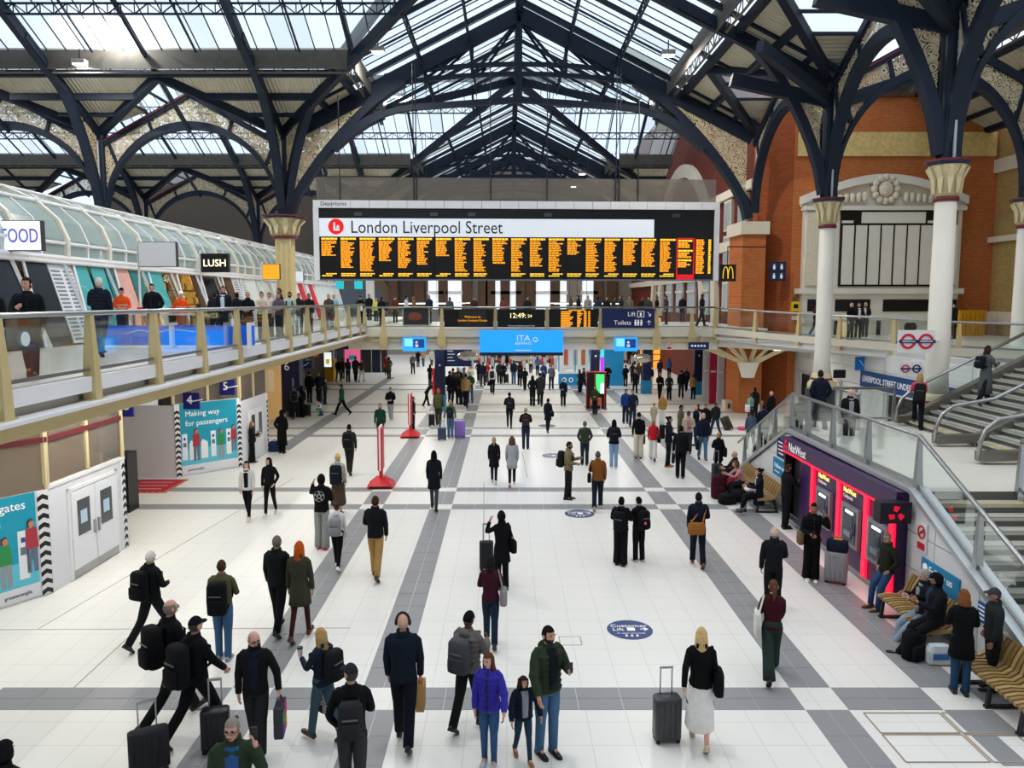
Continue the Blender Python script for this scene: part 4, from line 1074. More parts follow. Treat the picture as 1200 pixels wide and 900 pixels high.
rs = wall_sign('roundel_sign', 'white sign with two red and blue roundels fixed to the nearest cream column', 'sign', p.x, p.y, p.z, 1.1, .68, WHITE, 'y', .05)
MB().bar((.5, 0.02, 0), (1.0, .45, 0), .06, .06).build('sign_arm', WHITE, rs)
for s in (-.27, .27):
    roundel(rs, (s, -.055, 0), .235)
    text('UNDERGROUND', .05, (s, -.09, 0), (1, 0), WTXT, rs, align='CENTER')
p = aty(1067, 432, 29.3)
rs2 = wall_sign('roundel_sign', 'small white sign with one red and one dark blue roundel above the station sign', 'sign', p.x, p.y, p.z, .95, .55, WHITE, 'y', .05)
roundel(rs2, (-.22, -.055, 0), .16); roundel(rs2, (.2, -.055, 0), .16, M('roundel_dark', '#1b2350', .5))
p = aty(1009, 426, 34); g = wall_sign('hanging_sign', 'small bright blue direction sign under the right deck', 'sign', p.x, p.y, p.z, .55, .6, M('direction_blue', '#1560a8', .5, emit=.2), 'y', .06)
MB().bar((-.1, -.07, .15), (.1, -.07, -.12), .012, .05, up=(0, 1, 0)).build('arrow', WTXT, g)
p = aty(983, 438, 33.5); g = wall_sign('hanging_screen', 'small dark screen right of the second cream column', 'screen', p.x, p.y, p.z, .5, .36, BLACK, 'y', .12)
p = aty(912, 447, 44.2); g = wall_sign('wall_plaque', 'small dark plaque on the orange brick pier', 'plaque', p.x, p.y, p.z, .5, .22, BLACK, 'y', .03)
# signs on the right deck
p = aty(911, 318, 41.9); g = wall_sign('facility_sign', 'dark blue sign of white lift and toilet symbols on the brick wall', 'sign', p.x, p.y, p.z, .9, 1.05, M('sign_dark_blue', '#161f42', .5), 'y', .05)
for dx in (-.2, .2):
    for dz in (-.25, .25):
        MB().box(dx - .15, dx + .15, -.06, -.05, dz - .18, dz + .18).build('symbol_field', M('symbol_field', '#27345f', .5), g)
        MB().sphere((dx, -.065, dz + .11), (.04, .015, .04), 8, 5).build('symbol_head', WTXT, g)
        MB().prism([(dx - .07, -.06, dz + .05), (dx + .07, -.06, dz + .05), (dx + .05, -.06, dz - .14), (dx - .05, -.06, dz - .14)], (0, -.012, 0)).build('symbol_body', WTXT, g)
p = aty(931, 359, 41.7); g = wall_sign('help_point', 'bright yellow help point box on the brick wall', 'help point', p.x, p.y, p.z, .42, .5, M('bright_yellow', '#e8c312', .5), 'y', .2)
MB().box(-.12, .12, -.22, -.2, -.1, .12).build('label_plate', BLACK, g); MB().box(-.1, .1, -.1, 0, .28, .5).build('symbol_plate', M('symbol_green', '#33584a', .5), g)
p = aty(851.5, 320, 41); g = wall_sign('restaurant_sign', 'black box sign with a golden letter M hung beside the board', 'sign', p.x, p.y, p.z, .85, .88, BLACK, 'y', .25)
m = MB()
for s in (-1, 1):
    pts = [(s * .13 + .13 * cos(t) * 1.0, -.27, -.3 + .62 * sin(t) ** .8) for t in [pi * k / 14 for k in range(15)]]
    m.path(pts, .03, .055, up=(0, 1, 0))
m.build('golden_letter', M('golden', '#f2c231', .5, emit=.8), g)
MB().bar((0, -.1, .44), (0, -.1, 1.4), .04, .04).build('hanger', BLACK, g); MB().bar((0, -.1, 1.38), (2.2, .4, 1.38), .05, .05).build('arm', BLACK, g)
for i, u in enumerate((1134, 1149)):
    p = at(u, 394, 4.32); f = thing('grit_bin', 'yellow storage crate by the brick wall, %s of the two' % ('left' if i == 0 else 'right'), 'crate', (p.x, 41.0, 4.32))
    MB().box(-.33, .33, -.3, .3, 0, 1.3).build('bin_body', M('crate_yellow', '#d79b12', .5), f)
    for x in (-.2, 0, .2): MB().box(x - .03, x + .03, -.33, -.3, .08, 1.2).build('rib', M('crate_rib', '#b27d08', .5), f)
    MB().box(-.35, .35, -.32, .32, 1.3, 1.36).build('lid', M('crate_yellow'), f)
# stone bench seat under the deck, brick bay panels
p = at(868, 480)
sb2 = thing('stone_seat', 'low beige stone seat in front of the orange brick pier', 'bench', (p.x, p.y, 0))
MB().box(-1.0, 1.3, -.35, .35, 0, .55).build('seat_block', STONE, sb2); MB().box(-.85, -.7, -.37, -.35, .12, .4).build('dark_inset', BROWN, sb2)
for i, (u0, u1, col, lb) in enumerate(((824, 832, '#c9cbd0', 'white'), (832, 841, '#b01f44', 'crimson'), (841, 850, '#c6c8cc', 'pale grey'), (850, 860, '#a11c3a', 'dark crimson'))):
    a = aty(u0, 430, 46.5 - i * .6); b = aty(u1, 430, 46.5 - i * .6)
    d = thing('shop_hoarding', lb + ' tall hoarding panel under the bridge left of the orange brick', 'panel', (a.x, a.y, 0))
    MB().box(0, b.x - a.x - .04, 0, .1, 0, 3.2).build('panel_board', M('panel_' + lb.replace(' ', '_'), col, .5), d)
    MB().box(.05, b.x - a.x - .1, -.02, 0, 1.9, 2.0).build('panel_stripe', WHITE, d)
# ================================================================ DEPARTURE BOARD
LED = M('led_amber', '#f39a18', .5, emit=.95); LEDY = M('led_yellow', '#f7bb2c', .5, emit=1.05); LEDB = M('led_black', '#0c0d0f', .35)
BREDP = M('board_red', '#e01018', .4, emit=.5)
bd = thing('departure_board', 'huge black departure board with amber train columns under a white London Liverpool Street panel', 'board', (.57, 38.15, 0), radians(2.5))
K = .0425
bx = lambda u: (u - 607) * K
bz = lambda v: 6.2 + (352 - v) * K
MB().box(bx(373.5), bx(840.5), .0, .5, bz(329), bz(239)).build('casing', M('board_casing', '#3a3c3f', .5), bd)
n = 22
for k in range(n):                            # white surround in separate sheets
    a = bx(373.5) + (bx(840.5) - bx(373.5)) * k / n; b = a + (bx(840.5) - bx(373.5)) / n
    MB().box(a + .01, b - .01, -.18, 0, bz(247.5), bz(239)).build('surround_panel', WHITE, bd)
for a, b in ((373.5, 379.5), (835, 840.5)):
    for k in range(3):
        MB().box(bx(a), bx(b), -.18, 0, bz(329) + k * 1.16, bz(329) + (k + 1) * 1.16 - .01).build('surround_panel', WHITE, bd)
MB().box(bx(379.5), bx(835), -.05, 0, bz(329), bz(247.5)).build('black_field', LEDB, bd)
MB().box(bx(379.5), bx(835), -.12, -.0, bz(329.3), bz(327.6)).build('bottom_rail', M('board_rail', '#6b6e72', .4), bd)
for u in (424, 510, 553, 641, 790):
    MB().box(bx(u) - .18, bx(u) + .18, -.1, -.05, bz(256), bz(252)).build('loudspeaker', M('speaker_grey', '#4b4d50', .5), bd)
NP = MB().box(bx(380), bx(764), -.14, -.05, bz(279.5), bz(259)).build('name_panel', M('name_white', '#dfe4ec', .5, emit=.35), bd)
m = MB().lathe([(.37, 0), (.37, .03)], 28); rd = m.build('red_disc', BREDP, bd, loc=(bx(399), -.14, bz(268.5))); rd.rotation_euler = (pi / 2, 0, 0)
MB().box(-.12, -.03, -.01, .0, -.2, .2).build('white_letter', WTXT, bd, loc=(bx(399), -.175, bz(268.5)))
MB().box(-.12, .17, -.01, .0, -.2, -.1).build('white_letter', WTXT, bd, loc=(bx(399), -.175, bz(268.5)))
MB().prism([(.0, -.005, -.08), (.16, -.005, -.08), (.16, -.005, .02), (.08, -.005, .1)], (0, .004, 0)).build('white_letter', WTXT, bd, loc=(bx(399), -.175, bz(268.5)))
text('London Liverpool Street', .86, (bx(415), -.145, bz(269.5)), (1, 0), M('name_black', '#16181c', .5), bd, sx=.86)
text('Departures', .27, (bx(382), -.185, bz(243)), (1, 0), M('name_black'), bd)
rnd = random.Random(5)
rowsn = [9, 16, 22, 12, 16, 14, 9, 21, 19, 12, 24, 15, 18, 8, 23, 22, 14, 15, 18]
for k in range(21):
    u0 = 381.5 + 21.65 * k
    if k == 19: u0 = 791.5
    if k == 20: u0 = 813.5
    col = MB().box(bx(u0 - .3), bx(u0 + 20.4), -.1, -.05, bz(327.3), bz(280)).build('led_column', LEDB, bd)
    m = MB()
    def line(v, a, b, mi, h=1.75):
        u = a
        while u < b - .8:
            wd = min(rnd.uniform(2.2, 5.5), b - u); m.mat(mi).box(bx(u), bx(u + wd), -.112, -.1, bz(v + h), bz(v)); u += wd + .55
    if k == 19:
        for g0 in (282, 293.5, 304.5):
            line(g0, u0 + 1.5, u0 + 18.5, 1, 2.1)
            for i in range(3): line(g0 + 3 + i * 2.2, u0 + 1.5, u0 + rnd.uniform(9, 18), 0)
        f = MB()
        for a, b, c, d in ((u0 - .5, u0 + 20.6, 280, 281.2), (u0 - .5, u0 + 20.6, 322, 328.5), (u0 - .5, u0 + .8, 280, 328), (u0 + 19.3, u0 + 20.6, 280, 328)):
            f.box(bx(a), bx(b), -.115, -.1, bz(d), bz(c))
        f.build('red_frame', BREDP, col); line(324.5, u0 + 2, u0 + 18, 1, 1)
    elif k == 20:
        for i in range(17): line(281.5 + i * 2.35, u0 + .5, u0 + rnd.uniform(8, 11), 0); line(281.5 + i * 2.35, u0 + 15, u0 + 18, 1)
    else:
        line(281, u0 + .5, u0 + 18.3, 1, 2.1)
        r = rowsn[k]; wmax = rnd.uniform(11, 15)
        for i in range(r):
            v = 284.3 + i * 1.95
            if v < 318: line(v, u0 + .5, u0 + (rnd.uniform(9, 18) if i < 2 else rnd.uniform(wmax - 3, wmax + 2.5)), 0, 1.3)
        if k != 9:
            line(321, u0 + (.5 if k % 3 else 5), u0 + 17, 1, 1.3); line(323.2, u0 + .5, u0 + rnd.uniform(12, 17), 1, 1.3)
        else: line(308, u0 + 1, u0 + 15, 0)
    m.build('led_text', [LED, LEDY], col, kind='stuff')
# dusty screen above the board, and hanger cables
MB().box(bx(376), bx(838), .2, .26, bz(239), bz(212)).build('dusty_screen', hazy('dusty_screen', '#7d756c', .62), bd)
for u in (403, 487, 490, 575, 640, 720, 724, 746): MB().tube([(bx(u), .15, bz(239)), (bx(u), .15, bz(239) + (5.0 if abs(u - 607) > 120 else 6.5))], .028, 6).build('hanger_cable', NAVYD, bd)

# ================================================================ SIGNS ON THE BRIDGE
SCRB = M('screen_black', '#0a0b0c', .3)
def bridge_box(name, label, cat, u0, u1, v0, v1, Y, mat, t=.12):
    a = aty(u0, v1, Y); b = aty(u1, v0, Y); c = (a + b) / 2
    s = thing(name, label, cat, (c.x, Y, c.z)); hw, hh = (b.x - a.x) / 2, (b.z - a.z) / 2
    MB().box(-hw, hw, 0, t, -hh, hh).build('panel', mat, s); return s, hw, hh
s, hw, hh = bridge_box('led_screen', 'black screen with amber welcome text on the bridge railing', 'screen', 520.5, 578, 362.5, 383, 39.3, SCRB)
MB().box(-.5, .9, -.01, 0, -hh + .05, hh - .05).build('lit_area', M('screen_dim', '#23241c', .4), s)
text('Welcome to', .16, (.2, -.02, .06), (1, 0), LED, s, align='CENTER'); text('London Liverpool Street', .15, (.2, -.02, -.12), (1, 0), LED, s, align='CENTER')
s, hw, hh = bridge_box('clock_screen', 'black digital clock screen reading 12:49:24 on the bridge railing', 'clock', 583, 638.5, 362.5, 383.5, 39.3, SCRB)
text('12:49:', .36, (-.62, -.02, .13), (1, 0), M('clock_digits', '#fff2a8', .5, emit=1.2), s); text('24', .22, (.33, -.02, .11), (1, 0), M('clock_digits'), s)
text('Welcome to London Liverpool Street', .09, (0, -.02, -.38), (1, 0), WTXT, s, align='CENTER')
s, hw, hh = bridge_box('led_screen', 'black screen of amber departures right of the clock', 'screen', 643.5, 701, 362.5, 383.5, 39.3, SCRB)
m = MB()
rnd = random.Random(9)
for i in range(9):
    z = hh - .16 - i * .09
    m.box(-.65, -.65 + rnd.uniform(.45, .65), -.02, 0, z, z + .06); m.box(.18, .18 + rnd.uniform(.12, .3), -.02, 0, z, z + .06)
    m.box(.52, .66, -.02, 0, z, z + .06); m.box(.74, .85, -.02, 0, z, z + .06)
m.box(-.25, .6, -.02, 0, hh - .07, hh - .02); m.build('led_text', LED, s)
s, hw, hh = bridge_box('direction_sign', 'navy sign reading Lift and Toilets on the bridge railing', 'sign', 705.5, 767.5, 362, 384.5, 39.3, M('direction_navy', '#101f55', .5))
text('Lift', .32, (-.05, -.02, .22), (1, 0), WTXT, s); text('Toilets', .32, (-.75, -.02, -.22), (1, 0), WTXT, s)
lf = MB()
for a, b, c, d in ((.45, .8, .36, .39), (.45, .8, .06, .09), (.45, .48, .06, .39), (.77, .8, .06, .39)): lf.box(a, b, -.02, 0, c, d)
lf.box(.58, .67, -.02, 0, .12, .3); lf.build('lift_symbol', WTXT, s)
MB().bar((.98, -.01, .32), (1.12, -.01, .14), .02, .04, up=(0, 1, 0)).bar((1.02, -.01, .13), (1.13, -.01, .13), .02, .04).bar((1.12, -.01, .24), (1.12, -.01, .13), .02, .04, up=(1, 0, 0)).build('arrow', WTXT, s)
MB().bar((1.05, -.01, -.34), (1.05, -.01, -.1), .02, .04, up=(0, 1, 0)).bar((1.05, -.01, -.1), (.96, -.01, -.2), .02, .04, up=(0, 1, 0)).bar((1.05, -.01, -.1), (1.14, -.01, -.2), .02, .04, up=(0, 1, 0)).build('arrow', WTXT, s)
for x in (.36, .5, .66):
    m = MB(); m.sphere((x, -.01, -.1), (.045, .015, .045), 8, 5); m.prism([(x - .06, -.02, -.15), (x + .06, -.02, -.15), (x + .04, -.02, -.36), (x - .04, -.02, -.36)], (0, .02, 0)); m.build('toilet_symbol', WTXT, s)
AIR = M('banner_azure', '#1c95ff', .5, emit=.75)
s, hw, hh = bridge_box('advert_screen', 'bright azure airline banner screen hanging under the bridge', 'screen', 562, 660, 387.5, 413, 38.9, AIR, .2)
MB().box(-hw, hw, -.01, .2, -hh - .16, -hh).build('screen_base', M('base_navy', '#0c1430', .5), s)
MB().bar((0, .18, hh - .1), (0, .62, hh - .1), .1, .1).build('hanger', STEEL, s)
text('ITA', .42, (.1, -.02, .16), (1, 0), WTXT, s, align='CENTER', sx=1.1); text('AIRWAYS', .2, (.1, -.02, -.1), (1, 0), WTXT, s, align='CENTER')
ring(s, (.72, -.01, .1), .12, .085, WTXT, 'y', name='emblem'); text('WE FLY YOU HOME', .08, (.1, -.02, -.25), (1, 0), WTXT, s, align='CENTER') if False else None
MB().box(-.3, .5, -.02, 0, -.46, -.42).build('small_line', WTXT, s)
for u0, u1, lb in ((472, 499, 'left'), (720, 747, 'right')):
    s, hw, hh = bridge_box('info_screen', 'small bright blue information screen under the bridge %s of the azure banner' % lb, 'screen', u0, u1, 395.5, 411.5, 39.2, M('screen_azure', '#2aa0ee', .4, emit=.8), .15)
    MB().box(-hw + .1, -hw + .5, -.01, 0, -.1, hh - .06).build('light_block', M('screen_light', '#7fd0f7', .4, emit=.9), s)
    MB().box(-.05, hw - .08, -.01, 0, -.18, hh - .08).build('dark_block', M('screen_deep', '#123f8c', .4, emit=.5), s)
    MB().sphere((.12, -.02, .1), (.07, .015, .07), 8, 5).box(.05, .2, -.02, 0, -.14, .0).build('white_symbol', WTXT, s)
    MB().bar((0, .07, hh - .1), (0, .3, hh), .06, .06).build('hanger', STEEL, s)
p = aty(784, 404, 39.6); no_smoking(p.x, p.y - .02, p.z, 'no smoking sign on the cream bridge fascia', .2, '-y')
s, hw, hh = bridge_box('hanging_sign', 'navy direction sign hanging under the right end of the bridge', 'sign', 807, 831, 401, 409.5, 39.0, BLUE, .1)
m = MB()
for k in range(5): m.box(-.4 + k * .16, -.3 + k * .16, -.01, 0, -.05, .05)
m.build('symbols', WTXT, s)
MB().bar((.15, .05, hh), (.15, .05, hh + .3), .05, .05).build('hanger', CREAM, s); MB().bar((.15, .05, hh + .3), (.15, .6, hh + .3), .05, .05).build('hanger', CREAM, s)
s, hw, hh = bridge_box('hanging_sign', 'long dark sign under the left end of the bridge', 'sign', 365, 415, 401, 409.5, 40.2, M('sign_ink', '#14182c', .5), .1)
text('Platforms 8 to 17', .16, (hw - .1, -.01, 0), (1, 0), WTXT, s, align='RIGHT') if False else None
m = MB()
for k in range(7): m.box(hw - 1.1 + k * .14, hw - 1.01 + k * .14, -.01, 0, .0, .1)
m.build('letters', WTXT, s)
s, hw, hh = bridge_box('poster_screen', 'framed picture screen on the bridge railing left of the black screens', 'screen', 473, 502, 361.5, 380.5, 39.5, M('poster_grey', '#4c4a48', .4, emit=.1), .08)
MB().sphere((-.05, -.01, 0), (.35, .02, .22), 10, 6).build('picture', M('poster_rust', '#7d3e28', .5), s); MB().box(-hw - .06, hw + .06, .02, .06, -hh - .06, hh + .06).build('frame', M('poster_frame', '#d7d4cc', .5), s)

# ================================================================ LEFT GLASS ARCADE
ac = thing('glass_arcade', 'long white framed glass shopping arcade with curved roof on the left walkway', 'arcade', (-13.0, 0, ZL), kind='structure')
PROF = [(-.35, 2.55), (-.32, 3.1), (-.55, 3.65), (-1.15, 4.2), (-2.1, 4.62), (-3.4, 4.95), (-5.0, 5.15)]
AY0, DY, NB = 16.1, 2.45, 18
AGL = hazy('arcade_glass', '#b5c9c6', .55)
for k in range(NB + 1):
    y = AY0 + DY * k
    MB().path([(x, y, z) for x, z in PROF], .24, .16, up=(0, 1, 0)).build('roof_rib', CREAMW, ac)
    MB().bar((.45, y + .12, .0), (-.3, y - .25, 2.5), .09, .09).build('leaning_strut', WHITE, ac)
    MB().bar((.45, y - .1, .0), (-.3, y + .25, 2.5), .07, .07).build('leaning_strut', WHITE, ac)
    MB().sphere((-1.15, y, 4.28), .12, 8, 5).build('rib_joint', WHITE, ac)
    if k < NB:
        MB().path([(x, y + DY / 2, z) for x, z in PROF], .08, .08, up=(0, 1, 0)).build('thin_rib', WHITE, ac)
        for h in (0, 1):
            y0, y1 = y + h * DY / 2 + .1, y + (h + 1) * DY / 2 - .1
            m = MB()
            for (x0, z0), (x1, z1) in zip(PROF[:4], PROF[1:5]): m.prism([(x0, y0, z0), (x0, y1, z0), (x1, y1, z1), (x1, y0, z1)], (.015, 0, .015))
            m.build('glass_pane', AGL, ac)
            m = MB()
            for (x0, z0), (x1, z1) in zip(PROF[4:6], PROF[5:7]): m.prism([(x0, y0, z0), (x0, y1, z0), (x1, y1, z1), (x1, y0, z1)], (0, 0, .015))
            m.build('roof_sheet', M('arcade_sheet', '#d9d8d2', .5), ac)
for x, z, r in ((-.3, 2.55, .09), (-.22, 2.42, .05), (-.3, 3.0, .05), (-1.15, 4.28, .06), (-2.1, 4.72, .05)):
    MB().tube([(x, AY0 - 1, z), (x, AY0 + NB * DY, z)], r, 8).build('long_rail', WHITE, ac)
MB().box(-6, -.2, AY0, AY0 + NB * DY, 2.45, 2.5).build('inner_ceiling', M('arcade_ceiling', '#e5e3dc', .6), ac)
MB().box(-6.2, -6, AY0, AY0 + NB * DY, 0, 2.5).build('back_wall', M('arcade_back', '#5b4a38', .7), ac)
cols = {'dark': M('shop_dark', '#1b222d', .25), 'louvre': WHITE, 'teal': M('shop_teal', '#3fa5a6', .3, emit=.12), 'teal_dark': M('shop_teal_dark', '#1d7d82', .3, emit=.08), 'pink': M('shop_pink', '#d8a79f', .5, emit=.1),
        'warm': M('shop_warm', '#ffb648', .5, emit=.9), 'amber': M('shop_amber', '#c47a2a', .5, emit=.5), 'brown': M('shop_brown', '#4b3524', .5), 'pale': M('shop_pale', '#cfd6d3', .4, emit=.2), 'red': M('shop_red', '#d01f38', .5, emit=.1), 'white': WHITE}
seq = [(14, 16.5, 'brown'), (16.5, 20.9, 'dark'), (21.2, 22.3, 'dark'), (22.4, 23.6, 'louvre'), (23.7, 24.5, 'teal'), (24.7, 25.5, 'teal'), (25.6, 26.0, 'teal_dark'), (26.1, 27.1, 'pink'), (27.2, 28.1, 'teal_dark'), (28.3, 29.7, 'teal'),
       (29.8, 31.0, 'warm'), (31.1, 32.4, 'amber'), (32.5, 33.3, 'brown'), (33.4, 34.7, 'amber'), (34.8, 36.2, 'warm'), (36.3, 37.2, 'brown'), (37.3, 39.0, 'louvre'), (39.1, 41.5, 'pale'), (41.6, 44, 'pale'), (44.1, 47, 'pale'), (47.2, 49, 'white'), (49.2, 50.4, 'red'), (50.6, 51.6, 'white'), (51.8, 53, 'red'), (53.2, 60, 'pale')]
for y0, y1, c in seq:
    f = lambda y, z, off=0.0: (.38 - .3 * z + off, y, z)
    if c in ('warm', 'amber'):
        MB().prism([(-1.6, y0, 0), (-1.6, y1, 0), (-1.6, y1, 2.4), (-1.6, y0, 2.4)], (-.05, 0, 0)).build('lit_shop_display', cols[c], ac)
        for k in range(3): MB().box(-1.55, -1.1, y0 + .05, y1 - .05, .5 + k * .6, .54 + k * .6).build('shelf', cols['brown'], ac)
        for k in range(5):
            yy = y0 + .15 + (y1 - y0 - .3) * k / 4
            for z in (.54, 1.14, 1.74): MB().lathe([(.08, z), (.1, z + .15), (.05, z + .3)], 8, (-1.3, yy)).build('display_jar', cols['amber' if (k % 2) else 'warm'], ac)
        MB().prism([f(y0, .05), f(y1, .05), f(y1, 2.35), f(y0, 2.35)], (.012, 0, .004)).build('shop_window', SGLASS, ac)
    elif c == 'louvre':
        MB().prism([f(y0, .05), f(y1, .05), f(y1, 2.35), f(y0, 2.35)], (.03, 0, .01)).build('louvre_panel', WHITE, ac)
        n = 18
        for h in (0, 1):
            a = y0 + (y1 - y0) * (h * .5 + .06); b = y0 + (y1 - y0) * (h * .5 + .42)
            for k in range(n):
                z = .15 + k * 2.1 / n
                MB().prism([f(a, z, .034), f(b, z, .034), f(b, z + .05, .034), f(a, z + .05, .034)], (.012, 0, .004)).build('louvre_slot', M('slot_grey', '#7c8a99', .5), ac)
    else:
        MB().prism([f(y0, .05), f(y1, .05), f(y1, 2.35), f(y0, 2.35)], (.03, 0, .01)).build('shop_panel', cols[c], ac)
        if c == 'teal':
            m = MB()
            for k in range(3): m.path([f(y0 + (y1 - y0) * t, .3 + .7 * k + .5 * sin(3 * t + k) * t, .04) for t in (.1, .35, .6, .85)], .02, .05)
            m.build('pale_swirl', M('swirl', '#8fd0cf', .4), ac)
WHT = M('sign_lightbox', '#f5f6fa', .5, emit=.55)
def arcade_sign(label, u0, u1, v0, v1, Y, mat, body=None, tmat=None, size=.5, pole=True, sx=1.0):
    a = aty(u0, v1, Y); b = aty(u1, v0, Y); s = thing('hanging_sign', label, 'sign', ((a.x + b.x) / 2, Y, (a.z + b.z) / 2)); hw, hh = (b.x - a.x) / 2, (b.z - a.z) / 2
    MB().box(-hw, hw, 0, .18, -hh, hh).build('sign_box', mat, s); MB().box(-hw - .02, hw + .02, .02, .2, -hh - .02, hh + .02).build('sign_rim', M('sign_rim', '#3b3e44', .4), s)
    if body: text(body, size, (0, -.01, -.02), (1, 0), tmat, s, align='CENTER', sx=sx)
    if pole: MB().tube([(-hw - .06, .1, hh + .15), (-hw - .06, .1, -(a.z - ZL) - .0)], .04, 8).build('sign_pole', WHITE, s)
    return s
arcade_sign('white FOOD sign with violet outline letters at the left edge', 1, 46, 259, 293, 20.6, WHT, 'FOOD', M('violet_letters', '#5a55c8', .5, emit=.3), .52, sx=.66)
arcade_sign('blank white hanging sign on the glass arcade', 163, 205, 284, 312, 27.0, M('blank_grey', '#d4d6d8', .5, emit=.1))
arcade_sign('black hanging sign with glowing white shop lettering on the arcade', 236, 267, 297.5, 318.5, 33, BLACK, 'LUSH', M('warm_letters', '#fff0c0', .5, emit=2), .42)
arcade_sign('small amber hanging sign left of the fluted column', 308, 327, 310, 327, 40.4, M('amber_sign', '#f0a21c', .5, emit=.5))
arcade_sign('small pale hanging sign right of the fluted column', 343, 355, 318, 330, 47, M('pale_sign', '#dfe6f4', .5, emit=.3))
for i, (u, v0, v1) in enumerate(((398, 330, 338), (420, 330, 338))):
    p = aty(u, 334, 58); s = thing('hanging_sign', 'small turquoise hanging sign at the far end of the arcade, %s' % ('left one', 'right one')[i], 'sign', tuple(p)); MB().box(-.3, .3, 0, .1, -.3, .3).build('sign_box', M('aqua_sign', '#27b7c4', .5, emit=.4), s); MB().bar((0, .05, .3), (0, .05, 1.2), .04, .04).build('hanger', WHITE, s)
# works table, barriers and hi-vis corner on the walkway
p = at(200, 408, ZL)
wt = thing('work_barrier', 'low blue printed barrier board on the left walkway in front of the workers', 'barrier', (p.x, p.y, ZL))
MB().box(-2.2, 2.3, -.03, .03, .08, .62).build('barrier_board', M('barrier_blue', '#1462e0', .5, emit=.2), wt)
for x in (-2.1, .1, 2.2): MB().box(x - .04, x + .04, -.2, .2, 0, .7).build('barrier_foot', WHITE, wt)
m = MB(); m.path([(-1.2, -.04, .4), (-.8, -.04, .5), (-.4, -.04, .42), (.1, -.04, .52), (.7, -.04, .45)], .012, .03, up=(0, 1, 0)); m.build('white_swoosh', WTXT, wt)
p = at(192, 399, ZL); cr = thing('work_table', 'work table with red and white boxes behind the blue barrier', 'table', (p.x, p.y, ZL))
MB().box(-.9, .9, -.4, .4, .82, .88).build('tabletop', WHITE, cr)
for x in (-.8, .8):
    for y in (-.3, .3): MB().box(x - .03, x + .03, y - .03, y + .03, 0, .82).build('leg', STEEL, cr)
for i, (x, c) in enumerate(((-.6, 'red'), (-.1, 'white'), (.45, 'red'))):
    b = MB().box(-.17, .17, -.12, .12, 0, .2).build('tool_box', cols[c], None, loc=(p.x + x, p.y, ZL + .88)); tag(b, '%s tool box on the work table on the left walkway, %s' % ({'red': 'red', 'white': 'white'}[c], ('nearest the doorway', 'in the middle', 'at the right end')[i]), 'box')

# ================================================================ HOARDINGS UNDER THE LEFT WALKWAY
HW = M('hoarding_white', '#dfe2e8', .45, var=.03, vs=1)
CHK = M('chevron_black', '#141518', .5)
def hoard(p, q, z1, name, label, kind=None):
    p = Vector((*p, 0)); q = Vector((*q, 0)); d = (q - p); L = d.length; d.normalize(); n = Vector((d.y, -d.x, 0))
    w_ = thing(name, label, None if kind else 'hoarding', tuple(p), atan2(d.y, d.x), kind=kind)
    return w_, L                                # local x along the wall, visible side is local -y
def chevrons(parent, x0, x1, z0, z1, step=.2):
    MB().box(x0, x1, -.025, 0, z0, z1).build('stripe_board', WHITE, parent)
    z = z0; xm = (x0 + x1) / 2
    while z + step < z1:
        MB().prism([(x0, -.03, z), (xm, -.03, z + .06), (x1, -.03, z), (x1, -.03, z + step * .48), (xm, -.03, z + .06 + step * .48), (x0, -.03, z + step * .48)], (0, .008, 0)).build('black_chevron', CHK, parent)
        z += step
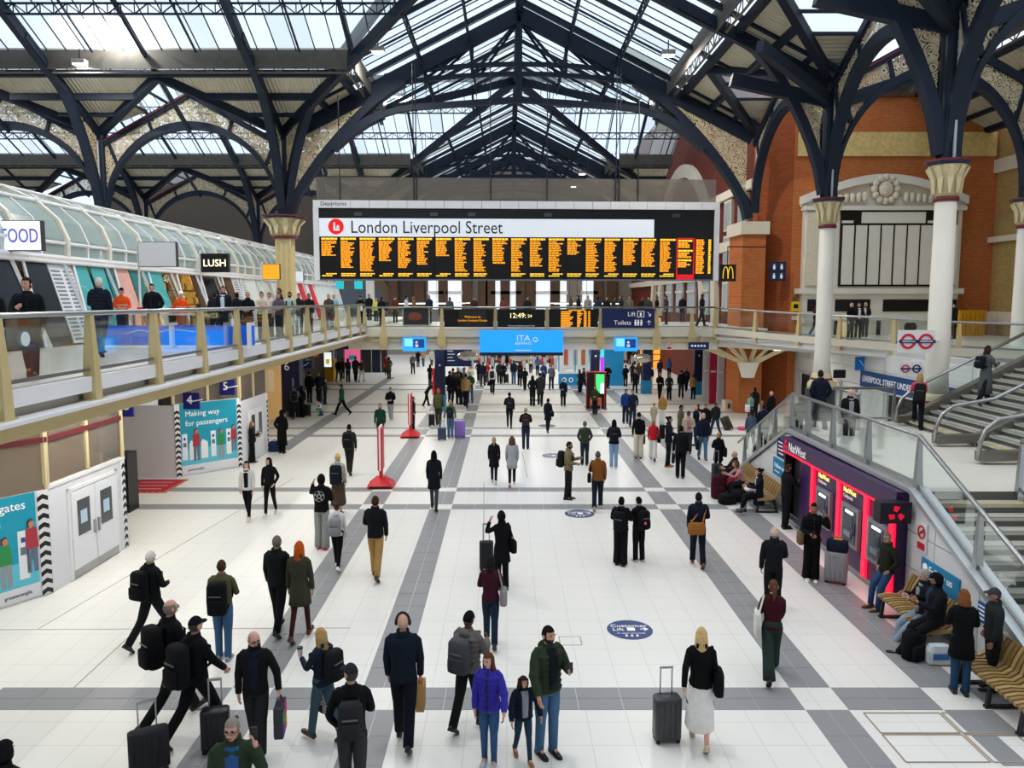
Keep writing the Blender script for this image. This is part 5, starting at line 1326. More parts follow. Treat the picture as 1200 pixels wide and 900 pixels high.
def poster(parent, x0, x1, z0, z1, lines, tsize, footer, flip=False, tx=.08):
    pb = MB().box(x0, x1, -.02, 0, z0, z1).build('poster', TEAL, parent)
    wd, ht = x1 - x0, z1 - z0
    MB().box(x0, x1, -.026, -.02, z0, z0 + ht * .13).build('poster_footer', HW, pb)
    MB().box(x0, x1, -.025, -.02, z0 + ht * .13, z0 + ht * .36).build('poster_ground', M('poster_sky', '#5bbcd4', .6), pb)
    for i, s_ in enumerate(lines): text(s_, tsize, (x0 + (tx if i == 0 or not flip else tx - .06) * wd, -.03, z1 - ht * ((.1 if flip else .15) + .135 * i)), (1, 0), WTXT, pb)
    text(footer, tsize * .42, (x0 + wd * (.1 if not flip else .58), -.03, z0 + ht * .06), (1, 0), M('footer_ink', '#4a4a5a', .6), pb)
    pal = [M('p_green', '#2c8c4e', .6), M('p_grey', '#8f959c', .6), M('p_red', '#a5313f', .6), M('p_white', '#e8eef2', .6), M('p_navy', '#1c4a8c', .6), M('p_skin', '#b97c5c', .6), M('p_dark', '#3b2a26', .6), M('p_slate', '#5f6f80', .6)]
    def fig(cx, cz, h, coat, legs, hair=6):
        m = MB()
        m.mat(0).prism([(cx - .12 * h, -.032, cz + .45 * h), (cx + .12 * h, -.032, cz + .45 * h), (cx + .1 * h, -.032, cz + .83 * h), (cx - .1 * h, -.032, cz + .83 * h)], (0, .006, 0))
        m.mat(1).prism([(cx - .1 * h, -.031, cz), (cx - .02 * h, -.031, cz), (cx, -.031, cz + .45 * h), (cx - .1 * h, -.031, cz + .45 * h)], (0, .006, 0)).prism([(cx + .03 * h, -.031, cz), (cx + .1 * h, -.031, cz), (cx + .1 * h, -.031, cz + .45 * h), (cx, -.031, cz + .45 * h)], (0, .006, 0))
        m.mat(2).sphere((cx, -.03, cz + .91 * h), (.06 * h, .006, .08 * h), 8, 5)
        m.mat(3).prism([(cx - .07 * h, -.034, cz + .86 * h), (cx - .03 * h, -.034, cz + .86 * h), (cx - .02 * h, -.034, cz + .97 * h), (cx + .06 * h, -.034, cz + .97 * h), (cx, -.034, cz + 1.01 * h), (cx - .07 * h, -.034, cz + .97 * h)], (0, .004, 0))
        m.build('printed_figure', [pal[coat], pal[legs], pal[5], pal[hair]], pb)
    def gate(cx, cz, h, c=3):
        m = MB(); m.mat(0).box(cx - .1 * h, cx + .1 * h, -.031, -.022, cz, cz + h); m.mat(1).box(cx - .06 * h, cx + .06 * h, -.034, -.03, cz + .5 * h, cz + .66 * h); m.mat(2).box(cx - .04 * h, cx + .04 * h, -.034, -.03, cz + .76 * h, cz + .86 * h)
        m.build('printed_machine', [pal[c], pal[7], pal[4]], pb)
    H_ = ht * .46; zb = z0 + ht * .2
    if len(lines) > 1 and not flip:
        for t in (.06, .56, .84): gate(x0 + wd * t, zb + .02, H_ * .8)
        fig(x0 + wd * .26, zb - .05, H_, 2, 7); fig(x0 + wd * .7, zb - .1, H_ * .95, 0, 1); fig(x0 + wd * .93, zb + .1, H_ * .85, 2, 7)
        for t in (.2, .4): MB().prism([(x0 + wd * (t - .06), -.03, zb + .0), (x0 + wd * (t + .06), -.03, zb + .0), (x0 + wd * (t + .06), -.03, zb + .5 * H_), (x0 + wd * (t - .03), -.03, zb + .6 * H_), (x0 + wd * (t - .06), -.03, zb + .5 * H_)], (0, .006, 0)).build('printed_gate', pal[3], pb)
    else:
        fig(x0 + wd * .62, zb - .1, H_ * 1.05, 0, 1); gate(x0 + wd * .83, zb, H_ * 1.0); fig(x0 + wd * .93, zb + .1, H_ * 1.1, 2, 7)
# A: nearest hoarding
za = 2.25
ha, L = hoard((-11.6, 12.6), (-9.66, 15.85), za, 'hoarding', 'white site hoarding with turquoise ticket gates poster at the left edge')
MB().box(0, L, 0, .08, 0, za).build('hoarding_board', HW, ha)
poster(ha, L - 1.95, L - .28, .05, za, ['gates', 'n'], .25, 'greateranglia', True, .575)
chevrons(ha, L - .24, L - .02, .02, za)
ha2, L = hoard((-9.66, 15.85), (-9.58, 18.9), za, 'hoarding', 'white site hoarding with double doors on the left')
MB().box(0, L, 0, .08, 0, za + .05).build('hoarding_board', HW, ha2)
MB().box(0, L + .03, -.02, .1, za + .0, za + .08).build('top_rail', WHITE, ha2)
for k in (0, 1):
    x0 = .72 + k * .93
    dd = MB().box(x0, x0 + .9, -.05, 0, .06, 1.98).build('door_leaf', M('door_white', '#eaedf2', .4), ha2)
    MB().box(x0 + .2, x0 + .68, -.06, -.05, .95, 1.75).build('door_window', M('door_glass', '#4a5053', .15), dd)
    MB().box(x0 + .3, x0 + .55, -.066, -.058, 1.2, 1.5).build('paper_notice', M('notice_paper', '#b8cfe4' if k == 0 else '#e9e6e0', .6), dd)
    MB().box(x0 + (.8 if k == 0 else .04), x0 + (.86 if k == 0 else .1), -.09, -.05, .85, 1.15).build('door_handle', STEEL, dd)
    MB().box(x0, x0 + .9, -.055, -.04, .06, .22).build('kick_plate', STEEL, dd)
m = MB()
for a, b, c, d in ((.62, .7, 0, 2.08), (2.57, 2.65, 0, 2.08), (.62, 2.65, 2.0, 2.08)): m.box(a, b, -.04, 0, c, d)
m.build('door_frame', WHITE, ha2)
chevrons(ha2, L - .16, L - .01, .02, za)
for z in (1.45, 1.7): MB().box(L - .5, L - .28, -.015, 0, z - .1, z + .1).build('paper_notice', M('notice_paper2', '#cdd4e6', .6), ha2)
# B: recess behind
hb0, L = hoard((-13.6, 26.5), (-11.62, 26.5), 2.5, 'hoarding', 'plain grey white hoarding wall of the recess with the red mat')
MB().box(0, L, 0, .08, 0, 2.55).build('hoarding_board', HW, hb0)
hb, L = hoard((-11.6, 26.5), (-9.9, 28.3), 2.5, 'hoarding', 'white hoarding with turquoise Making way for passengers poster')
MB().box(0, L, 0, .08, 0, 2.6).build('hoarding_board', HW, hb)
poster(hb, .2, L - .18, .05, 2.58, ['Making way', 'for passengers'], .27, 'greateranglia')
chevrons(hb, .0, .18, .02, 2.58); chevrons(hb, L - .16, L - .01, .02, 2.58)
hc, L = hoard((-9.9, 28.3), (-9.82, 31.2), 2.4, 'hoarding', 'white hoarding with narrow double doors right of the passengers poster')
MB().box(0, L, 0, .08, 0, 2.45).build('hoarding_board', HW, hc)
for k in (0, 1):
    x0 = .75 + k * .78
    dd = MB().box(x0, x0 + .75, -.05, 0, .05, 2.0).build('door_leaf', M('door_white'), hc)
    MB().box(x0 + .2, x0 + .55, -.06, -.05, .9, 1.8).build('door_window', M('door_glass'), dd); MB().box(x0 + (.65 if k == 0 else .04), x0 + (.7 if k == 0 else .1), -.09, -.05, .85, 1.1).build('door_handle', STEEL, dd)
chevrons(hc, L - .16, L - .01, .02, 2.4)
# glazed screens between the hoardings and the walkway
HZ = hazy('dusty_glass', '#8a7f72', .42)
for i, (p, q, z0) in enumerate((((-11.6, 12.6), (-9.66, 15.85), za), ((-9.66, 15.85), (-9.58, 18.9), za + .1), ((-11.6, 26.5), (-9.9, 28.3), 2.6), ((-9.9, 28.3), (-9.82, 31.2), 2.45), ((-9.58, 18.9), (-12.6, 21.0), 2.3))):
    g, L = hoard(p, q, 4.3, 'glass_screen', ('dusty glazed screen above the ticket gates hoarding', 'dusty glazed screen above the near double doors', 'dusty glazed screen above the passengers poster', 'dusty glazed screen above the far double doors', 'dusty glazed screen turning back into the recess')[i])
    g['category'] = 'glass screen'
    MB().box(0, L, .03, .05, z0, 4.32).build('glass_pane', HZ, g)
    for k in range(3): MB().box(L * k / 2 - .05, L * k / 2 + .05, 0, .08, z0, 4.32).build('mullion', M('mullion_beige', '#cdbf95', .5), g)
    if i in (0, 1): MB().box(0, L, -.02, .02, 3.25, 3.36).build('red_line', M('line_maroon', '#5f1c26', .5), g)
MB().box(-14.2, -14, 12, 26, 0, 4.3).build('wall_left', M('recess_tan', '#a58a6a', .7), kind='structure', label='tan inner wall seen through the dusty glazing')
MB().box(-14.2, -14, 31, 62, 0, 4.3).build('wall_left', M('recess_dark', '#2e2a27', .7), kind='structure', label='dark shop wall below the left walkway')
# red mat
p = at(143, 583); q = at(186, 563)
mt = thing('floor_mat', 'red floor mat with yellow dashes in the recess by the grey hoarding', 'mat', (-12.0, 25.3, 0))
MB().box(-.9, .95, -.95, .9, 0, .012).build('mat_field', M('mat_red', '#b01226', .7), mt)
for k in range(9): MB().box(.86, .95, -.95 + k * .2, -.85 + k * .2, .012, .016).build('yellow_dash', M('mat_yellow', '#d9a54a', .6), mt); MB().box(-.9 + k * .2, -.8 + k * .2, -.95, -.87, .012, .016).build('yellow_dash', M('mat_yellow'), mt)
text('WAY OUT', .35, (-.7, -.1, .014), (1, 0), M('mat_pink', '#e7a2a8', .7), mt, flat=True, depth=.001) if False else None
m = MB()
for k in range(3): m.box(-.5, .6, -.5 + k * .45, -.38 + k * .45, .012, .015)
m.build('pale_marking', M('mat_pink', '#d98c95', .7), mt)
tm = thing('ticket_machine', 'black ticket machine half hidden behind the near hoarding', 'machine', (-11.4, 22.3, 0))
MB().box(-.35, .35, -.3, .3, 0, 1.75).build('machine_body', BLACK, tm); MB().box(-.2, .25, -.32, -.3, 1.2, 1.6).build('screen', M('machine_screen'), tm); MB().sphere((-.1, -.33, 1.45), (.12, .05, .12), 10, 6).build('convex_mirror', STEEL, tm)
# platform number signs
def num_sign(u, v, Y, s_, label, wd=.55, arrow=True):
    p = aty(u, v, Y); g = thing('platform_sign', label, 'sign', tuple(p)); MB().box(-wd / 2, wd / 2, 0, .08, -.28, .28).build('sign_panel', M('platform_blue', '#101c6c', .5, emit=.05), g)
    if s_: text(s_, .42, (0 if not arrow else -.05, -.01, .03), (1, 0), WTXT, g, align='CENTER')
    if arrow: MB().bar((-.05, -.08, -.02), (.4, -.08, .06), .03, .1, up=(0, 1, 0)).build('security_camera', WHITE, g)
    MB().bar((0, .04, .28), (0, .04, 1.3), .04, .04).build('hanger', STEEL, g); return g
num_sign(224, 470, 25.8, '4', 'blue platform 4 sign hanging in front of the passengers poster')
num_sign(266, 454, 27.5, '5', 'blue platform 5 sign hanging under the left walkway')
g = num_sign(148.5, 476, 19.8, '3', 'blue platform 3 sign beside a small departures panel', .3, False)
MB().box(-.62, -.17, 0, .08, -.28, .28).build('departure_panel', BLACK, g)
m = MB()
for k in range(4): m.box(-.5, -.38 + .04 * (k % 2), -.01, 0, .05 - .05 * k + .08, .08 - .05 * k + .08)
m.build('led_text', LED, g)
MB().box(-.72, -.64, -.02, .08, -.3, -.05).build('red_tab', REDS, g)

# ================================================================ FAR LEFT SHOPS, KIOSKS
def slab(name, label, cat, u0, u1, vb, h, mat, depth=.3, part='body'):
    a = at(u0, vb); b = at(u1, vb); s = thing(name, label, cat, ((a.x + b.x) / 2, a.y, 0)); hw = (b.x - a.x) / 2
    MB().box(-hw, hw, 0, depth, 0, h).build(part, mat, s); return s, hw
s, hw = slab('advert_hoarding', 'tall warm lit wooden panel left of the platform 6 pillar', 'panel', 313, 329, 492, 3.2, M('warm_panel', '#e6b878', .5, emit=.25), .3)
MB().box(-hw + .1, hw - .3, -.02, 0, 1.5, 2.6).build('pale_print', M('warm_print', '#f2d9b0', .5, emit=.2), s)
s, hw = slab('platform_pillar', 'navy pillar with white platform number 6', 'pillar', 330, 352, 489, 3.1, M('pillar_navy', '#121a44', .5), .8)
text('6', .6, (-.15, -.02, 2.7), (1, 0), WTXT, s, align='CENTER'); MB().box(.12, .2, -.02, 0, .6, 2.1).build('pale_strip', M('strip_grey', '#8a95a8', .5), s)
p = aty(359, 427, 43); g = thing('direction_sign', 'navy arrow sign hanging right of the platform 6 pillar', 'sign', tuple(p)); MB().box(-.3, .3, 0, .1, -.22, .22).build('sign_panel', BLUE, g); MB().bar((-.15, -.02, -.1), (.15, -.02, .1), .02, .05, up=(0, 1, 0)).build('arrow', WTXT, g); MB().bar((0, .05, .22), (0, .05, 1.2), .04, .04).build('hanger', STEEL, g)
s, hw = slab('food_kiosk', 'mustard yellow kiosk counter with glass screen on the far left', 'kiosk', 360, 391, 447, 1.7, M('kiosk_yellow', '#c79a13', .5), 1.2, 'counter')
MB().box(-hw, hw, .1, .16, 1.7, 3.4).build('glass_screen', SGLASS, s)
for x in (-hw, -hw / 3, hw / 2, hw): MB().box(x - .05, x + .05, .05, .2, 1.7, 3.4).build('post', WHITE, s)
MB().box(-hw, hw, 1.0, 1.2, 1.7, 3.4).build('back_panel', M('kiosk_teal', '#3b5d62', .5, emit=.1), s); MB().box(-hw, hw, -.1, 1.2, 3.4, 3.7).build('canopy', M('kiosk_brown', '#6a3a26', .5), s)
p = aty(339, 419, 44); g = thing('ring_sign', 'round lime green illuminated sign under the walkway edge', 'sign', tuple(p)); ring(g, (0, 0, 0), .38, .25, M('lime_ring', '#a8e22a', .5, emit=1), 'y', .1, 'green_ring'); MB().lathe([(.25, 0), (.25, .03)], 20).build('white_face', WHT, g).rotation_euler = (pi / 2, 0, 0); MB().bar((0, .05, .3), (0, .05, 1.4), .05, .05).build('hanger', STEEL, g)
for i, (u0, u1, v0, v1, Y, c, lb, e) in enumerate(((380, 388, 413, 430, 52, '#eef2f4', 'white lit poster beside the mustard kiosk', .9), (404, 422, 409, 425, 60, '#e8628c', 'pink lit shop screen behind the queue', .7), (360, 372, 409, 418, 50, '#c34a2a', 'small rust red lit sign over the kiosk', .5), (356, 366, 414, 430, 49, '#46595c', 'grey teal menu board over the kiosk', .2))):
    a = aty(u0, v1, Y); b = aty(u1, v0, Y); g = thing('shop_screen', lb, 'screen', ((a.x + b.x) / 2, Y, (a.z + b.z) / 2)); hw, hh = (b.x - a.x) / 2, (b.z - a.z) / 2
    MB().box(-hw, hw, 0, .1, -hh, hh).build('screen_face', M('shop_screen_%d' % i, c, .5, emit=e), g); MB().box(-hw - .05, hw + .05, .04, .14, -hh - .05, hh + .05).build('frame', M('screen_frame', '#4a4d50', .4), g)
    MB().box(-hw * .5, hw * .5, -.02, 0, -hh * .6, hh * .1).build('print', M('shop_print_%d' % i, ('#e3c83a', '#2f8fb0', '#e8b45a', '#90a4a6')[i], .5, emit=e * .5), g); MB().bar((0, .08, hh), (0, .08, hh + 1.6), .05, .05).build('hanger', STEEL, g)
for i, (u0, u1, c) in enumerate(((392, 404, '#2a2d33'), (422, 436, '#23201f'), (436, 447, '#151a2e'), (447, 455, '#2b2622'))):
    a = aty(u0, 432, 66); b = aty(u1, 432, 66)
    MB().box(a.x, b.x - .1, 66, 66.4, 0, 5).build('shop', M('front_%d' % i, c, .4), label='dark far shop under the left bridge end, %s of four from the left' % ('first', 'second', 'third', 'fourth')[i], cat='shop front')

# ================================================================ MIDDLE DISTANCE UNDER THE BRIDGE
NAVP = M('pillar_ink', '#111b3e', .45)
def pillar(x, y, label, wd=.55, h=4.25):
    s = thing('bridge_pillar', label, 'pillar', (x, y, 0)); MB().box(-wd / 2, wd / 2, -wd / 2, wd / 2, 0, h).build('pillar_body', NAVP, s); MB().box(-wd / 2 - .04, wd / 2 + .04, -wd / 2 - .04, wd / 2 + .04, 0, .9).build('pillar_base', M('base_teal', '#1d7fae', .5), s)
    MB().sphere((0, -wd / 2 - .02, 2.6), (.06, .03, .06), 8, 5).build('push_button', WHITE, s); return s
s = pillar(-3.75, 43.0, 'navy pillar with teal base under the bridge left of the azure banner')
MB().box(-.42, -.3, -.3, .3, .9, 2.4).build('side_screen', REDS, s)
pillar(5.75, 50, 'navy pillar under the bridge behind the digital totem'); pillar(9.3, 51, 'navy pillar under the bridge in front of the orange shop'); pillar(12.6, 50.5, 'navy pillar under the right end of the bridge')
p = aty(537, 418, 43); g = thing('map_board', 'navy information board right of the navy pillar', 'board', tuple(p)); MB().box(-.75, .75, 0, .1, -.55, .55).build('board_panel', BLUE, g); MB().bar((0, .05, .5), (0, .05, 1.2), .05, .05).build('hanger', STEEL, g)
for k in range(4): MB().box(-.6, -.3 + .1 * (k % 2), -.01, 0, .3 - k * .18, .34 - k * .18).build('text_line', WTXT, g)
for i, (u, v, Y) in enumerate(((548, 417, 42.5), (608, 417, 42), (753, 420, 46))):
    p = aty(u, v, Y); g = thing('convex_mirror', 'shiny oval convex mirror hanging under the bridge, %s' % ('beside the navy board', 'below the azure banner', 'before the orange shop')[i], 'mirror', tuple(p)); MB().sphere((0, 0, 0), (.6, .2, .28), 14, 8).build('mirror_dome', M('mirror', '#c9c5ba', .12, .8), g, smooth=True); MB().bar((0, 0, .2), (0, 0, 1.3), .05, .05).build('hanger', STEEL, g)
kb = thing('information_kiosk', 'bright blue and white information kiosk under the bridge right of centre', 'kiosk', (6.0, 56, 0))
KB = M('kiosk_blue', '#1584b8', .5, emit=.1)
MB().box(-2.2, .1, 0, .4, 0, .85).build('counter', KB, kb); MB().box(-2.2, .1, -.05, .5, .85, 1.0).build('counter_top', WHITE, kb); MB().box(1.1, 2.5, -.3, 1.2, 0, 3.6).build('blue_wall', KB, kb); MB().box(-2.3, 2.5, -.3, 1.4, 3.6, 3.95).build('canopy', KB, kb)
for x in (-2.2, -1.0, .1): MB().box(x - .04, x + .04, -.02, .06, 1.0, 3.6).build('post', KB, kb)
MB().box(-2.2, .1, 1.2, 1.3, 1.0, 3.6).build('back_wall', M('kiosk_white', '#d8dcd8', .5, emit=.2), kb)
for x, c in ((-1.6, '#d66b4a'), (-.9, '#c9c1a8'), (-.3, '#e0763a')): MB().box(x - .15, x + .15, 1.1, 1.2, 1.4, 2.6).build('poster', M('kposter_%s' % c[1:], c, .5), kb)
for k, x in enumerate((-1.8, -1.3, -.7, -.2)): ring(kb, (x, -.01, .4), .17, .11, WTXT, 'y', name='white_ring')
MB().box(.8, 1.05, -.34, -.3, 1.0, 3.2).build('colour_screen', M('screen_cyan', '#35c6f0', .4, emit=1), kb); MB().box(.8, 1.05, -.36, -.34, 1.0, 2.1).build('magenta_screen', M('screen_magenta', '#b832d8', .4, emit=.9), kb)
MB().box(.1, .3, -.2, 0, .85, 3.6).build('light_column', M('tube_white', '#ffffff', .4, emit=1.5), kb)
os_ = thing('shop', 'warm orange lit shop front under the right side of the bridge', 'shop front', (14.6, 71, 0))
MB().box(-2.4, 2.6, 0, .2, 0, 4.6).build('lit_wall', M('shop_orange', '#f0a33c', .5, emit=.9), os_)
MB().lathe([(1.0, 0), (1.0, .1)], 20).build('red_disc', M('disc_red', '#e23a22', .5, emit=.5), os_, loc=(.3, -.05, 3.1)).rotation_euler = (pi / 2, 0, 0)
for x in (-2.4, -1.2, 1.5, 2.6): MB().box(x - .12, x + .12, -.2, 0, 0, 4.6).build('dark_post', BROWN, os_)
for k in range(4): MB().box(-2.2, 2.4, -.12, 0, .6 + .6 * k, .66 + .6 * k).build('shelf', BROWN, os_)
for i, (x0, x1, c, lb) in enumerate(((9.8, 12.0, '#6d2a1c', 'dark red'), (17.4, 19.8, '#20232c', 'black'), (4.8, 7.4, '#d7d6cf', 'white slatted'), (-2, 1.5, '#3d3a3c', 'dark grey'), (1.8, 4.6, '#7b2a30', 'deep red'), (-6.5, -2.2, '#2b2d33', 'charcoal'))):
    s = thing('shop', lb + ' far shop front beyond the bridge at concourse level', 'shop front', (x0, 76, 0)); MB().box(0, x1 - x0, 0, .3, 0, 4.6).build('front_wall', M('far_front_%d' % i, c, .5), s)
    MB().box(0, x1 - x0, -.05, 0, 3.4, 4.2).build('fascia_sign', M('far_sign_%d' % i, ('#c8472a', '#e0a83e', '#a9b4b8', '#c03038', '#ddd6cc', '#2e62a8')[i], .5, emit=.35), s)
    for k in range(3): MB().box(.15 + k * (x1 - x0) / 3, (k + 1) * (x1 - x0) / 3 - .1, -.03, 0, .3, 3.2).build('window_pane', M('far_window', '#8e8a80', .3, emit=.15), s)
# ticket gates far centre
for i in range(9):
    x = -3.2 + i * .95
    g = thing('ticket_gate', 'far ticket gate', 'ticket gate', (x, 70, 0), group='ticket gates far under the bridge'); g['label'] = 'grey ticket gate far under the azure banner, %s from the left' % ('first', 'second', 'third', 'fourth', 'fifth', 'sixth', 'seventh', 'eighth', 'ninth')[i]
    MB().box(-.14, .14, -.8, .8, 0, 1.0).build('gate_cabinet', M('gate_grey', '#a3a8ad', .4, .4), g); MB().box(-.4, -.14, -.03, .03, .3, .95).build('paddle', M('paddle_red', '#c23a3a', .4), g)

# ================================================================ LOOSE THINGS ON THE CONCOURSE
def totem():
    p = at(699, 480); t = thing('advert_totem', 'black digital advert totem with red edge and bright green screen', 'totem', (p.x, p.y, 0), radians(-8))
    MB().box(-.55, .55, -.2, .2, .08, 2.15).build('totem_body', BLACK, t); MB().box(-.6, .6, -.24, .24, 0, .08).build('foot_plate', STEEL, t)
    MB().box(-.05, .42, -.22, -.2, 1.0, 2.05).build('screen', M('screen_green', '#3fe07a', .4, emit=.9), t); MB().box(.2, .42, -.225, -.21, .95, 1.55).build('screen_pale', M('screen_pale', '#d6f3e6', .4, emit=.9), t)
    for x in (-.57, -.12, .46): MB().box(x - .025, x + .025, -.23, -.18, .08, 2.17).build('red_edge', M('edge_red', '#c01d28', .4), t)
    MB().box(-.6, .5, -.23, .2, 2.13, 2.18).build('red_edge', M('edge_red'), t)
totem()
for i, (u, v) in enumerate(((447, 570), (481, 512))):
    p = at(u, v); b = thing('barrier_stand', 'red and white banner stand on red base, %s' % ('the nearer one', 'the farther one')[i], 'banner stand', (p.x, p.y, 0), radians(3))
    MB().loft([[(-.42, -.42, .0), (.42, -.42, .0), (.42, .42, .0), (-.42, .42, .0)], [(-.42, -.42, .1), (.42, -.42, .1), (.42, .42, .1), (-.42, .42, .1)], [(-.14, -.14, .34), (.14, -.14, .34), (.14, .14, .34), (-.14, .14, .34)]]).build('base', RED, b)
    MB().box(-.36, .36, -.43, -.42, .02, .09).build('base_label', BLACK, b)
    MB().box(-.05, .05, -.16, .16, .3, .75).build('post_socket', RED, b)
    MB().box(-.08, -.03, -.3, .3, .6, 2.0).build('banner_red', RED, b); MB().box(-.03, .03, -.32, .32, .6, 2.06).build('banner_white', WHITE, b); MB().box(.03, .08, -.3, .3, .6, 2.0).build('banner_red', RED, b)
STK = M('sticker_navy', '#2a3f74', .4)
for i, (u, v, c) in enumerate(((738, 738, STK), (679, 602, M('sticker_slate', '#454a72', .4)), (648, 534, M('sticker_slate')), (641, 499, M('sticker_slate')), (628, 469, M('sticker_slate')))):
    p = at(u, v); s = thing('floor_sticker', 'blue oval Customer Lift floor sticker, %s' % ('nearest of the five', 'second from the front', 'third from the front', 'fourth from the front', 'farthest of the five')[i], 'floor sticker', (p.x, p.y, 0))
    MB().lathe([(.43, 0), (.43, .005)], 36).build('sticker_disc', c, s)
    if i < 3:
        text('Customer', .17, (0, .16, .006), (1, 0), WTXT, s, align='CENTER', flat=True, depth=.001); text('Lift', .17, (-.22, 0, .006), (1, 0), WTXT, s, flat=True, depth=.001, align='CENTER')
        MB().box(-.05, .1, -.05, .08, .005, .008).build('lift_symbol', WTXT, s); MB().bar((.2, .02, .006), (.34, .02, .006), .03, .003).bar((.27, .08, .006), (.34, .02, .006), .03, .003).bar((.27, -.04, .006), (.34, .02, .006), .03, .003).build('arrow', WTXT, s)
        text('to upper concourse', .065, (0, -.16, .006), (1, 0), WTXT, s, align='CENTER', flat=True, depth=.001)
        for x in (-.1, 0, .1): MB().box(x - .02, x + .02, -.3, -.23, .005, .008).build('small_symbol', WTXT, s)
# slatted benches along the stair wall
WOOD = [M('bench_oak', '#a98a58', .5, var=.15, vs=8), M('bench_oak_dark', '#8d7043', .5, var=.15, vs=8)]
def bench(label, y0, y1, x=7.62):
    n = int((y1 - y0) / .105); b = thing('slatted_bench', label, 'bench', (x, y0, 0))
    prof = [(-.3, .43), (-.12, .46), (.08, .45), (.2, .52), (.27, .7), (.36, .86), (.4, .84), (.33, .68), (.25, .47), (.1, .4), (-.3, .38)]
    me = [MB().prism([(px_, -.035, pz) for px_, pz in prof], (0, .07, 0)).mesh('slat', w_) for w_ in WOOD]
    for k in range(n): inst('slat', me[k % 2], b, (0, .05 + k * (y1 - y0) / n, 0))
    for yy in (.15, (y1 - y0) / 2, y1 - y0 - .15):
        m = MB(); m.path([(-.28, yy, 0), (-.24, yy, .37), (.2, yy, .39), (.3, yy, .0)], .06, .06, up=(0, 1, 0)); m.bar((-.32, yy, .02), (.34, yy, .02), .08, .04); m.build('leg', M('bench_leg', '#2a2d31', .4, .5), b)
    for xx in (-.2, .15): MB().bar((xx, .05, .37), (xx, y1 - y0 - .05, .37), .05, .05).build('bearer', M('bench_leg'), b)
    return b
bench('slatted oak bench along the white wall beyond the bank doorway', 21.9, 25.2)
bench('slatted oak bench below the follow us sticker beside the nearest cash machine', 12.9, 14.7)
bench('slatted oak bench at the foot of the stairs, right edge', 10.3, 12.1)
# pigeon
p = at(868, 604); pg = thing('pigeon', 'grey pigeon walking on the grey floor band near the far bench', 'bird', (p.x, p.y, 0), radians(20))
PGM = M('pigeon_grey', '#4b5058', .6)
m = MB(); m.loft([[(x, r * .8 * cos(2 * pi * k / 10), .14 + z + r * sin(2 * pi * k / 10)) for k in range(10)] for x, r, z in ((-.2, .012, -.02), (-.1, .04, -.01), (0, .07, 0), (.08, .065, .01), (.13, .04, .05), (.15, .035, .1), (.18, .03, .12), (.21, .012, .115), (.225, .003, .11))])
m.build('body', PGM, pg, smooth=True)
for s in (-1, 1):
    MB().prism([(.08, s * .065, .17), (-.02, s * .075, .13), (-.18, s * .03, .13), (-.05, s * .055, .18)], (0, s * .008, 0)).build('wing', M('pigeon_wing', '#33373d', .6), pg)
    m = MB(); m.tube([(0.02, s * .03, .08), (0.0, s * .03, .01)], .006, 5); m.bar((0, s * .03, .005), (.04, s * .03, .005), .015, .008); m.build('leg', M('pigeon_leg', '#a8544a', .6), pg)
# ================================================================ PEOPLE
SKIN = {'l': M('skin_light', '#c99a80', .5), 'm': M('skin_mid', '#a9765a', .5), 'd': M('skin_dark', '#5b3a2a', .5), 'p': M('skin_pink', '#d3a08c', .5)}
EYE = M('eye_dark', '#1c1512', .3); LIP = M('lip', '#8d4f49', .5)
def cloth(hexv, rough=.85):
    return M('cloth_' + hexv.lstrip('#'), hexv, rough, var=.15, vs=14, bump=.3, bs=30, spec=.15)
def head_shape(n, x, y, z):
    """unit direction to a point of the head (metres, 1.75 m person, face towards +y)"""
    px, py, pz = .074 * x, .094 * y, .118 * z
    if z < 0:
        t = -z; px *= 1 - .3 * t ** 1.6; py = py * (1 - .12 * t) if y > 0 else py * (1 - .42 * t)
    if y > 0:
        g = math.exp(-(px / .012) ** 2 - ((pz + .016) / .022) ** 2); py += .024 * g
        py += .005 * math.exp(-(px / .035) ** 2 - ((pz - .034) / .012) ** 2)
        for s in (-1, 1): py -= .007 * math.exp(-((px - s * .03) / .014) ** 2 - ((pz - .012) / .012) ** 2)
        py += .008 * math.exp(-(px / .025) ** 2 - ((pz + .095) / .02) ** 2)
    return px, py, pz
def shell(scale, keep, n=16, m=12, dz=0.0, thick=None):
    vs, fs = [], []
    for k in range(m + 1):
        th = pi * k / m
        for i in range(n):
            a = 2 * pi * i / n; q = max(sin(th), .001)
            x, y, z = q * sin(a), q * cos(a), cos(th)
            p = head_shape(0, x, min(y, y) if True else y, z); vs.append((p[0] * scale, p[1] * scale, p[2] * scale + dz))
    for k in range(m):
        for i in range(n):
            f = (k * n + i, (k + 1) * n + i, (k + 1) * n + (i + 1) % n, k * n + (i + 1) % n)
            c = [sum(vs[j][q] for j in f) / 4 / scale for q in range(3)]
            if keep is None or keep(*c): fs.append(f)
    return vs, fs
HEADV, HEADF = shell(1.0, None, 16, 14)
def head_parts():
    m = MB(); m.mat(0).add(HEADV, HEADF)
    for s in (-1, 1):
        m.mat(0).sphere((s * .075, -.004, -.004), (.012, .022, .03), 6, 4)
        m.mat(1).sphere((s * .031, .083, .011), (.012, .008, .007), 6, 4)
        m.mat(1).box(s * .031 - .016, s * .031 + .016, .086, .094, .028, .034)
    m.mat(2).box(-.022, .022, .079, .09, -.058, -.05)
    return m
HEADM = head_parts()
SKINS = []
